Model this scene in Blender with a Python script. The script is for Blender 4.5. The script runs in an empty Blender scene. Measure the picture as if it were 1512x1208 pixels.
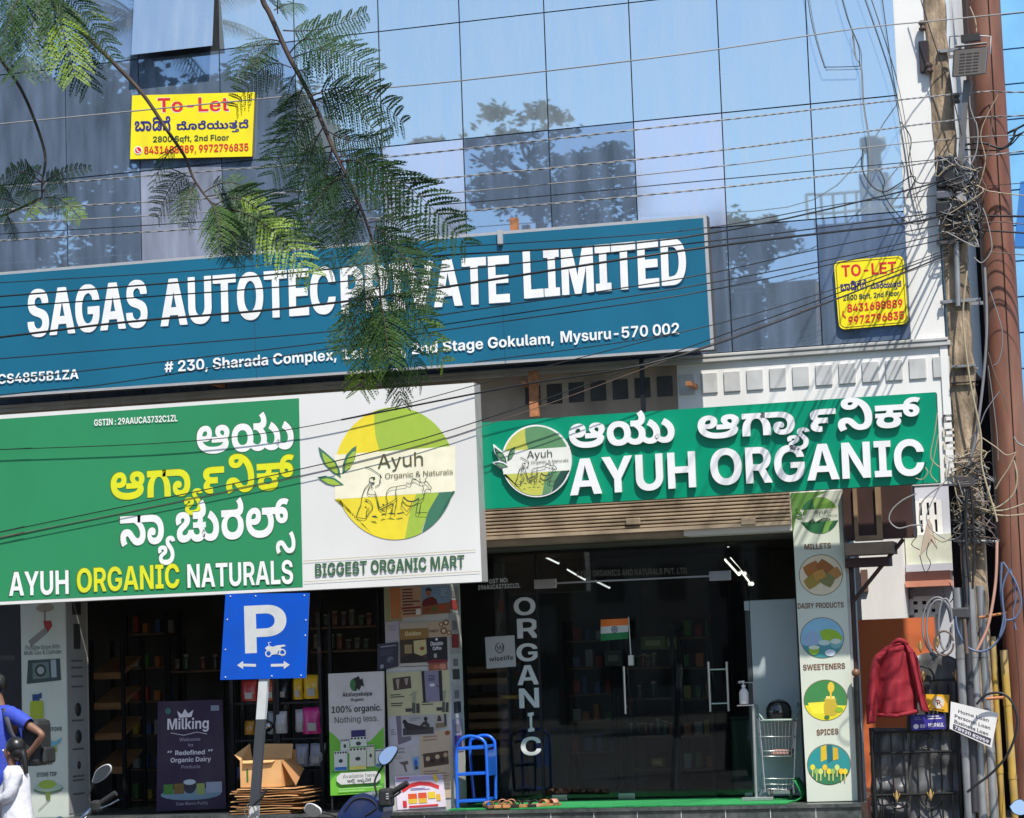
import bpy, math, random
from mathutils import Vector, Matrix
from mathutils.geometry import delaunay_2d_cdt
R0 = random.Random(7)
S = bpy.context.scene
COL = S.collection
# ------------------------------------------------------------------ camera
F_PX = 3569.2
RX = Vector((0.95791497, -0.06461075, -0.27968618))   # world +X seen in the camera (right, down, forward)
RD = Vector((0.03526483, 0.99344703, -0.10871703))    # world -Z
RY = Vector((0.2848777, 0.09427859, 0.95391627))      # world +Y
CAM = Vector((5.6, -22.55, 1.6))
cd = bpy.data.cameras.new('camera'); cam = bpy.data.objects.new('camera', cd); COL.objects.link(cam)
cd.sensor_fit = 'HORIZONTAL'; cd.sensor_width = 36; cd.lens = F_PX / 1512 * 36
cd.clip_start = .1; cd.clip_end = 2000
cr = Vector((RX.x, RY.x, -RD.x)); cdn = Vector((RX.y, RY.y, -RD.y)); cf = Vector((RX.z, RY.z, -RD.z))
m = Matrix(((cr.x, -cdn.x, -cf.x), (cr.y, -cdn.y, -cf.y), (cr.z, -cdn.z, -cf.z))).to_4x4()
m.translation = CAM; cam.matrix_world = m; S.camera = cam
# ------------------------------------------------------------------ light
SUN = Vector((.7, -1, 1.9)).normalized()            # towards the sun
w = bpy.data.worlds.new('World'); S.world = w; w.use_nodes = True
nt = w.node_tree; sky = nt.nodes.new('ShaderNodeTexSky'); sky.sky_type = 'NISHITA'; sky.sun_disc = False
sky.sun_elevation = math.asin(SUN.z); sky.sun_rotation = math.atan2(SUN.x, SUN.y)
sky.air_density = 1.0; sky.dust_density = .6; sky.ozone_density = 1.0
nt.links.new(sky.outputs[0], nt.nodes['Background'].inputs[0]); nt.nodes['Background'].inputs[1].default_value = .12
ld = bpy.data.lights.new('sun', 'SUN'); ld.energy = 4.0; ld.angle = math.radians(.75); ld.color = (1, .95, .87)
lo = bpy.data.objects.new('sun', ld); COL.objects.link(lo); lo.rotation_euler = SUN.to_track_quat('Z', 'Y').to_euler()
lo.location = (0, -30, 40)
S.view_settings.view_transform = 'Standard'; S.view_settings.look = 'None'
S.view_settings.exposure = 0.6; S.view_settings.gamma = 1
S.cycles.max_bounces = 8; S.cycles.transparent_max_bounces = 12; S.cycles.caustics_reflective = False; S.cycles.caustics_refractive = False
S.cycles.use_denoising = True
# ------------------------------------------------------------------ measuring: photo pixel + depth -> point in the street
def W(px, py, y=0.0):
    a, b = (px - 756) / F_PX, (py - 604) / F_PX
    d = Vector((RX.x * a + RX.y * b + RX.z, RY.x * a + RY.y * b + RY.z, -(RD.x * a + RD.y * b + RD.z)))
    return CAM + d * ((y - CAM.y) / d.y)
def WX(px, py, X):
    a, b = (px - 756) / F_PX, (py - 604) / F_PX
    d = Vector((RX.x * a + RX.y * b + RX.z, RY.x * a + RY.y * b + RY.z, -(RD.x * a + RD.y * b + RD.z)))
    return CAM + d * ((X - CAM.x) / d.x)
def PPM(px, py, y=0.0): return 1 / (W(px + .5, py, y) - W(px - .5, py, y)).length
def up(px): return (-(.0145 + 2.92e-5 * px), -1.0)
# ------------------------------------------------------------------ materials
def lin(*c): return tuple(((v / 255) / 12.92 if v / 255 <= .04045 else ((v / 255 + .055) / 1.055) ** 2.4) for v in c) + (1,)
def M(name, c, rough=.6, metal=0, var=.12, sc=6, bump=0, bsc=60, spec=.5, stretch=None, dirt=None, coat=0, trans=0):
    """principled material with an uneven procedural colour; dirt = (colour, amount, scale, zstretch)"""
    mt = bpy.data.materials.new(name); mt.use_nodes = True; n = mt.node_tree; L = n.links
    b = n.nodes['Principled BSDF']; c = c if len(c) == 4 else tuple(c) + (1,)
    b.inputs['Roughness'].default_value = rough; b.inputs['Metallic'].default_value = metal
    b.inputs['Specular IOR Level'].default_value = spec
    if coat: b.inputs['Coat Weight'].default_value = coat; b.inputs['Coat Roughness'].default_value = .08
    tc = n.nodes.new('ShaderNodeTexCoord')
    def noise(scale, st=None, detail=5):
        t = n.nodes.new('ShaderNodeTexNoise'); t.inputs['Scale'].default_value = scale; t.inputs['Detail'].default_value = detail
        mp = n.nodes.new('ShaderNodeMapping'); L.new(tc.outputs['Object'], mp.inputs[0])
        if st: mp.inputs['Scale'].default_value = st
        L.new(mp.outputs[0], t.inputs['Vector']); return t.outputs['Fac']
    fac = noise(sc, stretch)
    r = n.nodes.new('ShaderNodeValToRGB'); L.new(fac, r.inputs[0])
    r.color_ramp.elements[0].position = .3; r.color_ramp.elements[1].position = .7
    r.color_ramp.elements[0].color = tuple(max(0, v * (1 - var)) for v in c[:3]) + (1,)
    r.color_ramp.elements[1].color = tuple(min(1, v * (1 + var * .7)) for v in c[:3]) + (1,)
    out = r.outputs[0]
    if dirt:
        dc, am, ds, zs = dirt
        f2 = noise(ds, (1, 1, zs), 8); r2 = n.nodes.new('ShaderNodeValToRGB'); L.new(f2, r2.inputs[0])
        r2.color_ramp.elements[0].position = .46; r2.color_ramp.elements[1].position = .74
        r2.color_ramp.elements[1].color = (am, am, am, 1)
        mx = n.nodes.new('ShaderNodeMix'); mx.data_type = 'RGBA'; L.new(r2.outputs[0], mx.inputs[0]); L.new(out, mx.inputs[6])
        mx.inputs[7].default_value = tuple(dc[:3]) + (1,); out = mx.outputs[2]
    L.new(out, b.inputs['Base Color'])
    if bump:
        bp = n.nodes.new('ShaderNodeBump'); bp.inputs['Strength'].default_value = bump; bp.inputs['Distance'].default_value = .02
        L.new(noise(bsc, stretch), bp.inputs['Height']); L.new(bp.outputs[0], b.inputs['Normal'])
    if trans:
        tr = n.nodes.new('ShaderNodeBsdfTranslucent'); L.new(out, tr.inputs[0])
        ms = n.nodes.new('ShaderNodeMixShader'); ms.inputs[0].default_value = trans
        L.new(b.outputs[0], ms.inputs[1]); L.new(tr.outputs[0], ms.inputs[2]); L.new(ms.outputs[0], n.nodes['Material Output'].inputs[0])
    return mt
def glass_mat(name, tint, rough=.02, refl=1.0):
    mt = bpy.data.materials.new(name); mt.use_nodes = True; n = mt.node_tree; L = n.links; n.nodes.remove(n.nodes['Principled BSDF'])
    t = n.nodes.new('ShaderNodeBsdfTransparent'); t.inputs[0].default_value = tint
    g = n.nodes.new('ShaderNodeBsdfGlossy'); g.inputs['Roughness'].default_value = rough; g.inputs[0].default_value = (refl, refl, refl, 1)
    f = n.nodes.new('ShaderNodeFresnel'); f.inputs[0].default_value = 1.5
    tc = n.nodes.new('ShaderNodeTexCoord'); ns = n.nodes.new('ShaderNodeTexNoise'); ns.inputs['Scale'].default_value = 1.3
    L.new(tc.outputs['Object'], ns.inputs['Vector']); bp = n.nodes.new('ShaderNodeBump'); bp.inputs['Strength'].default_value = .03
    L.new(ns.outputs['Fac'], bp.inputs['Height']); L.new(bp.outputs[0], g.inputs['Normal'])
    ms = n.nodes.new('ShaderNodeMixShader'); L.new(f.outputs[0], ms.inputs[0]); L.new(t.outputs[0], ms.inputs[1]); L.new(g.outputs[0], ms.inputs[2])
    L.new(ms.outputs[0], n.nodes['Material Output'].inputs[0]); return mt
def pane_mat(name, tint, dust, dustamt, rough=.015):
    """coated facade glass: a tinted mirror under an uneven film of dust"""
    mt = bpy.data.materials.new(name); mt.use_nodes = True; n = mt.node_tree; L = n.links; b = n.nodes['Principled BSDF']
    b.inputs['Base Color'].default_value = tint; b.inputs['Metallic'].default_value = 1; b.inputs['Roughness'].default_value = rough
    tc = n.nodes.new('ShaderNodeTexCoord')
    ns = n.nodes.new('ShaderNodeTexNoise'); ns.inputs['Scale'].default_value = .45; ns.inputs['Detail'].default_value = 2; L.new(tc.outputs['Object'], ns.inputs['Vector'])
    bp = n.nodes.new('ShaderNodeBump'); bp.inputs['Strength'].default_value = .012; bp.inputs['Distance'].default_value = .1; L.new(ns.outputs['Fac'], bp.inputs['Height']); L.new(bp.outputs[0], b.inputs['Normal'])
    d = n.nodes.new('ShaderNodeBsdfDiffuse'); d.inputs[0].default_value = dust
    mp = n.nodes.new('ShaderNodeMapping'); mp.inputs['Scale'].default_value = (3, 1, .5); L.new(tc.outputs['Object'], mp.inputs[0])
    n2 = n.nodes.new('ShaderNodeTexNoise'); n2.inputs['Scale'].default_value = 2.2; n2.inputs['Detail'].default_value = 7; L.new(mp.outputs[0], n2.inputs['Vector'])
    mr = n.nodes.new('ShaderNodeMapRange'); mr.inputs['From Min'].default_value = .3; mr.inputs['From Max'].default_value = .75
    mr.inputs['To Min'].default_value = dustamt * .65; mr.inputs['To Max'].default_value = dustamt * 1.4; L.new(n2.outputs['Fac'], mr.inputs[0])
    ms = n.nodes.new('ShaderNodeMixShader'); L.new(mr.outputs[0], ms.inputs[0]); L.new(b.outputs[0], ms.inputs[1]); L.new(d.outputs[0], ms.inputs[2])
    L.new(ms.outputs[0], n.nodes['Material Output'].inputs[0]); return mt
def emit_mat(name, c, s):
    mt = bpy.data.materials.new(name); mt.use_nodes = True; n = mt.node_tree; b = n.nodes['Principled BSDF']
    b.inputs['Base Color'].default_value = c; b.inputs['Emission Color'].default_value = c; b.inputs['Emission Strength'].default_value = s; return mt
_pc = {}
def P(r, g, b, rough=.55, var=.06):
    """printed ink colour as seen flat on"""
    k = (r, g, b, rough)
    if k not in _pc: _pc[k] = M('print_%02x%02x%02x' % (r, g, b), lin(r, g, b), rough, var=var, sc=9, dirt=((.25, .22, .18), .12, 3, .4))
    return _pc[k]
# ------------------------------------------------------------------ objects
ORG = {}
def tag(o, label, cat, group=None, kind=None):
    if label: o['label'] = label
    if cat: o['category'] = cat
    if group: o['group'] = group
    if kind: o['kind'] = kind
    return o
def thing(name, label, cat, loc, group=None):
    o = bpy.data.objects.new(name, None); COL.objects.link(o); o.location = loc; o.empty_display_size = .1
    ORG[o.name] = Vector(loc); return tag(o, label, cat, group)
class MB:
    def __init__(s): s.v = []; s.f = []; s.mi = []; s.ms = []; s.sm = []
    def mat(s, m):
        if m not in s.ms: s.ms.append(m)
        return s.ms.index(m)
    def add(s, vs, fs, m, smooth=False):
        b = len(s.v); s.v += [tuple(v) for v in vs]; k = s.mat(m)
        for f in fs: s.f.append([i + b for i in f]); s.mi.append(k); s.sm.append(smooth)
    def hexa(s, p, m): s.add(p, [(0, 1, 2, 3), (7, 6, 5, 4), (0, 4, 5, 1), (1, 5, 6, 2), (2, 6, 7, 3), (3, 7, 4, 0)], m)
    def box(s, a, b, m, rot=None, c=None):
        x0, y0, z0 = a; x1, y1, z1 = b
        p = [Vector(q) for q in ((x0, y0, z0), (x1, y0, z0), (x1, y0, z1), (x0, y0, z1), (x0, y1, z0), (x1, y1, z0), (x1, y1, z1), (x0, y1, z1))]
        if rot is not None:
            c = Vector(c) if c is not None else sum(p, Vector()) / 8
            p = [c + rot @ (q - c) for q in p]
        s.hexa(p, m)
    def board(s, q, yf, d, m, mside=None):
        """prism whose front face is the photo quad TL,TR,BR,BL at depth yf, running back by d"""
        a = [W(*c, yf) for c in q]; b = [v + Vector((0, d, 0)) for v in a]
        s.add(a + b, [(3, 2, 1, 0)], m)
        s.add(a + b, [(4, 5, 6, 7), (0, 1, 5, 4), (1, 2, 6, 5), (2, 3, 7, 6), (3, 0, 4, 7)], mside or m)
    def prism(s, pts, yf, d, m, mside=None):
        a = [W(*c, yf) for c in pts]; n = len(a); b = [v + Vector((0, d, 0)) for v in a]
        s.add(a + b, [list(range(n)), list(range(2 * n - 1, n - 1, -1))], m); s.add(a + b, [(i, i + n, (i + 1) % n + n, (i + 1) % n) for i in range(n)], mside or m)
    def tube(s, pts, r, m, n=8, caps=True):
        pts = [Vector(p) for p in pts]; N = len(pts); rr = r if isinstance(r, (list, tuple)) else [r] * N
        vs = []; pu = None
        for i, p in enumerate(pts):
            t = (pts[min(i + 1, N - 1)] - pts[max(i - 1, 0)]); t = t.normalized() if t.length > 1e-9 else Vector((0, 0, 1))
            if pu is None: u = t.orthogonal().normalized()
            else:
                u = pu - t * pu.dot(t); u = u.normalized() if u.length > 1e-6 else t.orthogonal().normalized()
            pu = u; v = t.cross(u)
            vs += [p + (u * math.cos(2 * math.pi * k / n) + v * math.sin(2 * math.pi * k / n)) * rr[i] for k in range(n)]
        fs = [(i * n + k, i * n + (k + 1) % n, (i + 1) * n + (k + 1) % n, (i + 1) * n + k) for i in range(N - 1) for k in range(n)]
        s.add(vs, fs, m, True)
        if caps: s.add(vs[:n] + vs[-n:], [list(range(n))[::-1], list(range(n, 2 * n))], m)
    def lathe(s, prof, c, m, axis=Vector((0, 0, 1)), n=20, sx=1, sy=1):
        c = Vector(c); a = axis.normalized(); u = a.orthogonal().normalized(); v = a.cross(u)
        vs = [c + a * h + (u * math.cos(2 * math.pi * k / n) * sx + v * math.sin(2 * math.pi * k / n) * sy) * r for r, h in prof for k in range(n)]
        fs = [(i * n + k, i * n + (k + 1) % n, (i + 1) * n + (k + 1) % n, (i + 1) * n + k) for i in range(len(prof) - 1) for k in range(n)]
        s.add(vs, fs, m, True)
    def ball(s, c, r, m, n=12, sc=(1, 1, 1), rot=None):
        vs = []; c = Vector(c)
        for i in range(n // 2 + 1):
            th = math.pi * i / (n // 2)
            for k in range(n):
                q = Vector((math.sin(th) * math.cos(2 * math.pi * k / n) * sc[0], math.sin(th) * math.sin(2 * math.pi * k / n) * sc[1], math.cos(th) * sc[2])) * r
                vs.append(c + (rot @ q if rot else q))
        fs = [(i * n + k, (i + 1) * n + k, (i + 1) * n + (k + 1) % n, i * n + (k + 1) % n) for i in range(n // 2) for k in range(n)]
        s.add(vs, fs, m, True)
    def build(s, name, parent=None, bevel=0, loc=None):
        me = bpy.data.meshes.new(name); o = bpy.data.objects.new(name, me); COL.objects.link(o)
        org = Vector((0, 0, 0))
        if parent is not None: o.parent = parent; org = ORG[parent.name]
        elif loc is not None: org = Vector(loc); o.location = org
        elif s.v:
            org = Vector((sum(v[0] for v in s.v) / len(s.v), sum(v[1] for v in s.v) / len(s.v), min(v[2] for v in s.v))); o.location = org
        ORG[o.name] = org if parent is None else ORG[parent.name]
        me.from_pydata([(v[0] - org.x, v[1] - org.y, v[2] - org.z) for v in s.v], [], s.f)
        for mm in s.ms: me.materials.append(mm)
        me.polygons.foreach_set('material_index', s.mi); me.polygons.foreach_set('use_smooth', s.sm); me.update()
        if bevel:
            b = o.modifiers.new('bevel', 'BEVEL'); b.width = bevel; b.segments = 2; b.limit_method = 'ANGLE'
        return o
# ------------------------------------------------------------------ lettering
# outlines in 1/500 em: advance, then contours of 2x+oncurve, y
FONT = {
'B': {
'A':[366,[13,0,265,364,467,364,721,0,549,0,437,173,414,209,370,287,347,335,385,335,358,287,316,208,295,173,183,0],[175,80,175,141,561,141,561,80]],
'B':[326,[59,0,59,364,351,364,430,364,538,340,594,298,595,271,594,249,560,217,502,196,463,191,463,189,506,188,578,166,622,128,623,102,622,72,564,26,452,0,369,0],[211,62,343,62,402,62,462,86,463,108,462,123,434,145,382,157,347,157,211,157],[211,212,335,212,364,212,412,223,440,244,441,258,440,278,384,302,335,302,211,302]],
'C':[366,[381,-5,280,-5,126,39,36,123,37,182,36,241,126,325,282,369,381,369,444,369,552,351,636,316,690,267,699,236,543,236,536,252,508,276,468,292,414,301,383,301,324,301,238,272,192,219,193,182,192,144,238,91,324,63,383,63,414,63,466,71,508,88,536,112,543,127,699,127,692,99,640,51,556,15,446,-5]],
'D':[356,[317,0,129,0,129,66,309,66,380,66,474,91,520,143,521,182,520,221,472,273,380,298,311,298,125,298,125,364,319,364,428,364,588,320,674,238,675,182,674,126,588,44,428,0],[213,364,213,0,59,0,59,364]],
'E':[305,[59,0,59,364,569,364,569,299,213,299,213,215,541,215,541,152,213,152,213,65,569,65,569,0]],
'F':[293,[59,0,59,364,555,364,555,299,213,299,213,206,529,206,529,142,213,142,213,0]],
'G':[371,[383,-5,278,-5,124,41,36,125,37,182,36,240,126,324,282,369,381,369,442,369,550,351,636,318,688,272,697,244,539,244,532,257,506,278,466,293,414,301,385,301,326,301,240,273,192,219,193,182,192,145,240,91,326,63,385,63,436,63,510,82,552,115,553,138,587,136,397,136,397,194,703,194,703,148,702,101,620,33,476,-5]],
'H':[366,[59,0,59,364,213,364,213,218,521,218,521,364,675,364,675,0,521,0,521,153,213,153,213,0]],
'I':[217,[33,0,33,63,141,63,141,301,33,301,33,364,401,364,401,301,295,301,295,63,401,63,401,0]],
'L':[281,[59,0,59,364,213,364,213,65,535,65,535,0]],
'M':[457,[59,0,59,364,291,364,405,201,410,189,430,153,452,112,470,75,477,62,441,62,446,75,464,112,484,153,504,189,513,201,625,364,857,364,857,0,703,0,703,169,702,181,704,216,706,257,708,298,709,316,725,316,712,296,690,254,666,214,646,181,641,169,521,0,395,0,275,169,266,181,246,214,222,254,198,296,187,316,205,316,204,298,206,257,208,217,210,181,211,169,211,0]],
'N':[371,[59,0,59,364,225,364,451,183,464,171,500,140,536,104,555,84,539,72,536,91,532,136,528,177,529,190,529,364,685,364,685,0,519,0,313,164,294,179,254,214,208,257,181,284,205,288,208,262,212,214,214,176,215,165,215,0]],
'O':[379,[379,-5,282,-5,126,39,36,123,37,182,36,241,126,325,282,369,379,369,476,369,632,325,722,241,723,182,722,123,632,39,476,-5],[379,63,434,63,518,90,566,144,567,182,566,220,518,273,434,301,379,301,324,301,240,273,192,220,193,182,192,144,240,91,324,63]],
'P':[320,[59,0,59,364,347,364,428,364,546,333,610,279,611,242,610,206,546,151,426,121,345,121,151,121,151,185,329,185,368,185,426,199,456,225,457,242,456,260,426,285,368,300,329,300,213,300,213,0]],
'Q':[380,[325,126,455,126,521,84,585,47,707,-30,567,-30,485,22,439,52],[379,-5,282,-5,126,39,36,123,37,182,36,241,126,325,282,369,379,369,476,369,632,325,722,241,723,182,722,123,632,39,476,-5],[379,63,434,63,518,90,566,144,567,182,566,220,518,273,434,301,379,301,324,301,240,273,192,220,193,182,192,144,240,91,324,63]],
'R':[327,[59,0,59,364,349,364,430,364,550,334,612,281,613,244,612,208,546,155,426,127,343,127,151,127,151,189,331,189,372,189,428,202,458,227,459,244,458,262,428,287,370,300,331,300,213,300,213,0],[467,0,297,165,461,165,635,0]],
'S':[328,[333,-6,240,-6,110,23,38,78,37,117,187,117,188,98,224,72,290,58,333,58,372,58,432,70,464,90,465,103,464,115,438,132,380,144,339,149,261,158,158,169,54,219,55,259,54,292,124,341,248,369,331,369,414,369,536,341,604,290,605,255,459,255,454,279,386,305,331,305,294,305,240,294,210,275,211,263,210,251,238,234,292,223,331,219,397,211,450,205,534,187,590,162,618,128,619,106,618,72,550,22,422,-6]],
'T':[326,[29,299,29,364,625,364,625,299,405,299,405,0,249,0,249,299]],
'U':[358,[359,-5,268,-5,132,28,56,88,57,127,57,364,211,364,211,134,210,113,246,80,314,62,359,62,404,62,470,80,506,113,507,134,507,364,661,364,661,127,660,88,584,28,448,-5]],
'V':[364,[267,0,13,364,183,364,297,191,318,156,364,77,389,30,349,30,374,77,416,156,437,191,549,364,717,364,469,0]],
'W':[509,[209,0,13,364,181,364,263,188,272,165,290,116,308,67,317,44,287,44,294,67,312,116,332,165,345,188,431,364,589,364,677,188,686,165,706,116,724,67,735,44,703,44,710,67,728,116,746,165,757,188,839,364,1007,364,811,0,637,0,539,190,526,216,504,278,489,314,531,314,514,279,494,217,481,190,383,0]],
'X':[360,[15,0,315,214,315,156,39,364,215,364,293,304,312,289,340,263,368,239,383,226,341,226,356,239,384,263,414,289,433,304,513,364,685,364,413,161,413,216,707,0,527,0,427,75,410,88,384,108,362,128,349,139,373,139,358,128,336,108,310,88,293,75,191,0]],
'Y':[356,[283,0,283,135,13,364,193,364,315,253,330,238,360,206,377,188,345,188,358,206,388,238,405,253,523,364,701,364,435,135,435,0]],
'Z':[325,[41,0,41,54,347,253,374,271,438,307,471,326,487,300,438,299,342,299,295,299,45,299,45,364,609,364,609,310,309,114,278,95,214,57,181,38,165,64,214,65,310,65,361,65,613,65,613,0]],
'K':[352,[171,77,171,161,194,178,242,210,292,242,321,260,497,364,683,364,377,185,363,186],[59,0,59,364,213,364,213,266,213,172,213,135,213,0],[511,0,299,163,393,221,691,0]],
'a':[284,[211,-5,158,-5,78,13,32,48,33,74,32,97,64,126,120,145,194,154,235,156,282,158,338,163,364,171,365,180,365,181,364,191,344,206,308,214,283,214,254,214,214,206,190,192,187,182,49,187,56,213,116,249,216,269,285,269,334,269,418,258,478,235,512,201,513,179,513,0,369,0,369,37,365,37,352,24,308,5,250,-5],[255,47,286,47,336,60,364,82,365,96,365,122,358,121,336,117,308,114,276,112,263,111,236,109,196,101,174,87,175,77,174,67,194,54,230,47]],
'b':[307,[361,-5,320,-5,262,7,218,28,207,41,203,41,203,0,57,0,57,364,205,364,205,224,209,224,220,237,262,257,322,269,361,269,424,269,524,236,582,175,583,132,582,90,524,28,424,-5],[317,55,352,55,402,74,430,109,431,132,430,156,402,190,352,209,317,209,280,209,228,190,200,156,201,132,200,109,228,74,280,55]],
'c':[286,[297,-6,216,-6,98,29,32,91,33,132,32,173,98,235,216,269,297,269,348,269,432,255,496,229,536,193,541,171,399,165,396,176,378,192,354,204,320,210,299,210,262,210,212,191,184,156,185,132,184,108,212,73,262,54,299,54,320,54,354,60,378,72,396,89,399,99,543,94,536,72,498,35,434,9,348,-6]],
'd':[307,[257,-5,190,-5,90,28,32,90,33,132,32,175,90,236,192,269,255,269,294,269,352,257,394,237,409,224,411,224,411,364,561,364,561,0,413,0,413,41,409,41,396,28,352,7,294,-5],[299,55,334,55,386,74,414,109,415,132,414,156,386,190,334,209,299,209,262,209,212,190,186,156,187,132,186,109,212,74,262,55]],
'e':[289,[299,-6,216,-6,98,29,32,91,33,132,32,172,98,234,214,269,293,269,348,269,440,251,510,216,548,165,549,134,549,113,89,113,89,160,477,160,407,149,406,168,380,197,330,213,295,213,258,213,206,197,180,169,181,150,181,117,180,96,208,66,264,50,301,50,328,50,370,58,398,72,407,82,543,76,530,52,462,15,360,-6]],
'f':[193,[363,265,363,207,11,207,11,265],[105,0,105,291,104,318,146,354,224,371,279,371,308,371,360,369,373,368,361,310,352,311,324,312,311,312,280,312,254,298,255,284,255,0]],
'g':[307,[301,-107,228,-107,126,-87,64,-52,57,-30,195,-22,198,-31,226,-44,270,-52,301,-52,352,-52,412,-25,413,2,413,46,407,46,394,33,352,13,294,2,255,2,190,2,90,33,32,92,33,134,32,176,92,236,192,269,255,269,294,269,352,257,396,236,411,223,413,223,413,265,561,265,561,7,560,-32,494,-82,376,-107],[299,60,334,60,386,78,414,112,415,134,414,157,386,191,334,210,299,210,262,210,212,191,186,157,187,134,186,111,212,78,262,60]],
'h':[302,[205,149,205,0,57,0,57,364,205,364,205,197,185,197,206,231,296,269,367,269,422,269,504,245,550,199,551,167,551,0,401,0,401,153,400,178,350,206,307,206,276,206,230,193,204,168]],
'i':[130,[57,0,57,265,205,265,205,0],[131,297,94,297,46,320,47,336,46,353,94,375,131,375,166,375,214,353,215,336,214,320,164,297]],
'k':[283,[191,75,191,164,211,164,385,265,559,265,327,131,291,131],[57,0,57,364,205,364,205,0],[395,0,235,114,335,167,569,0]],
'l':[146,[223,-1,136,-1,56,34,57,71,57,364,205,364,205,80,204,67,224,57,247,57,254,57,266,57,271,58,283,2,270,1,240,-1]],
'm':[450,[57,0,57,265,197,265,201,202,191,202,204,225,254,255,320,269,357,269,414,269,496,234,509,200,493,200,502,223,556,254,630,269,671,269,720,269,800,248,844,206,845,177,845,0,695,0,695,162,694,185,646,207,611,207,584,207,544,196,522,174,523,160,523,0,379,0,379,164,378,184,332,207,295,207,270,207,228,196,204,174,205,157,205,0]],
'n':[302,[205,149,205,0,57,0,57,265,201,265,201,197,185,197,206,231,296,269,367,269,422,269,504,245,550,199,551,167,551,0,401,0,401,153,400,178,350,206,307,206,276,206,230,193,204,168]],
'o':[298,[299,-6,218,-6,98,29,32,91,33,132,32,173,98,235,218,269,299,269,380,269,498,235,564,173,565,132,564,91,498,29,380,-6],[299,54,334,54,386,73,412,108,413,132,412,156,386,190,334,210,299,210,264,210,212,190,184,156,185,132,184,108,212,73,262,54]],
'p':[307,[57,-102,57,265,203,265,203,225,207,225,220,237,262,257,322,269,361,269,424,269,524,236,582,175,583,132,582,90,524,28,424,-5,361,-5,320,-5,262,7,220,28,209,41,205,41,205,-102],[317,55,352,55,402,74,430,109,431,132,430,156,402,190,352,209,317,209,280,209,228,190,200,156,201,132,200,109,228,74,280,55]],
'q':[307,[561,-102,411,-102,411,41,407,41,394,28,352,7,294,-5,257,-5,190,-5,90,28,32,90,33,132,32,175,90,236,192,269,255,269,294,269,352,257,394,237,409,225,413,225,413,265,561,265],[299,55,334,55,386,74,414,109,415,132,414,156,386,190,334,209,299,209,262,209,212,190,186,156,187,132,186,109,212,74,262,55]],
'r':[196,[57,0,57,265,201,265,201,219,205,219,218,243,282,267,333,267,344,267,366,266,377,266,377,201,368,202,330,203,313,203,282,203,232,189,204,163,205,145,205,0]],
's':[271,[275,-6,206,-6,102,14,38,52,31,79,175,84,182,67,232,48,275,48,314,48,360,63,361,74,360,85,324,97,293,100,199,110,122,117,44,156,45,186,44,211,98,249,200,269,271,269,336,269,434,249,492,213,499,188,363,183,358,197,310,216,273,216,236,216,192,201,193,190,192,180,224,167,259,163,357,154,436,146,512,111,513,82,512,55,450,16,344,-6]],
't':[186,[347,265,347,207,11,207,11,265],[93,332,243,332,243,81,242,68,264,57,291,57,302,57,334,58,343,59,353,1,334,0,284,-2,263,-2,176,-2,92,35,93,71]],
'u':[302,[239,-5,184,-5,100,20,56,66,57,98,57,265,205,265,205,111,204,86,254,59,301,59,330,59,374,72,400,97,401,115,401,265,551,265,551,0,407,0,405,68,423,68,398,34,310,-5]],
'v':[289,[205,0,11,265,169,265,255,133,268,108,294,58,309,32,275,32,286,58,312,108,329,133,413,265,569,265,375,0]],
'w':[418,[169,0,9,265,167,265,213,171,224,144,252,82,265,49,247,49,260,82,288,144,303,171,351,265,487,265,535,171,548,144,576,82,591,49,573,49,584,82,610,143,623,171,669,265,829,265,669,0,515,0,455,102,446,117,430,152,414,187,405,203,433,203,424,187,408,152,390,117,383,102,323,0]],
'x':[279,[13,0,221,158,219,114,25,265,187,265,233,226,252,208,288,172,307,155,257,155,274,172,310,208,333,226,381,265,541,265,341,114,341,157,549,0,385,0,333,44,310,62,274,97,257,114,303,114,284,97,248,62,227,44,173,0]],
'y':[289,[61,-100,77,-42,123,-43,144,-45,176,-40,198,-27,203,-16,211,0,11,265,169,265,255,133,270,108,294,58,307,32,269,32,282,58,308,108,325,133,415,265,571,265,343,-36,324,-58,276,-88,206,-103,161,-103,132,-103,82,-101]],
'0':[323,[323,-5,230,-5,104,40,38,123,39,182,38,240,104,324,230,369,323,369,416,369,542,324,606,240,607,182,606,123,542,40,416,-5],[323,57,368,57,428,86,458,142,459,182,458,222,428,278,368,307,323,307,278,307,218,278,188,222,189,182,188,142,218,86,278,57]],
'1':[323,[91,0,91,62,577,62,577,0],[425,364,425,0,275,0,275,294,271,294,103,238,103,307,275,364]],
'2':[323,[65,0,65,56,329,173,360,187,408,212,434,238,435,254,434,270,406,294,354,308,323,308,286,308,232,292,204,264,205,244,61,244,60,282,124,338,242,369,323,369,398,369,514,341,580,292,581,258,580,235,546,194,468,150,407,123,277,64,277,62,587,62,587,0]],
'3':[323,[319,-5,234,-5,110,26,42,79,41,113,193,113,192,96,226,70,282,56,319,56,354,56,410,70,440,96,441,114,440,131,408,156,346,171,303,171,211,171,211,219,379,300,379,301,81,301,81,364,563,364,563,306,327,195,327,212,412,216,532,191,594,142,595,110,594,76,524,24,400,-5]],
'4':[323,[25,72,25,132,323,364,475,364,183,134,183,132,621,132,621,72],[383,0,383,90,385,117,385,227,527,227,527,0]],
'5':[323,[321,-5,242,-5,124,23,54,74,51,108,199,108,200,93,232,69,286,55,321,55,356,55,412,72,444,101,445,120,444,140,412,169,356,186,321,186,280,186,216,169,203,155,65,160,91,364,551,364,551,301,225,301,209,214,211,214,234,228,310,244,357,244,406,244,490,226,556,193,592,148,593,122,592,85,524,28,402,-5]],
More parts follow.
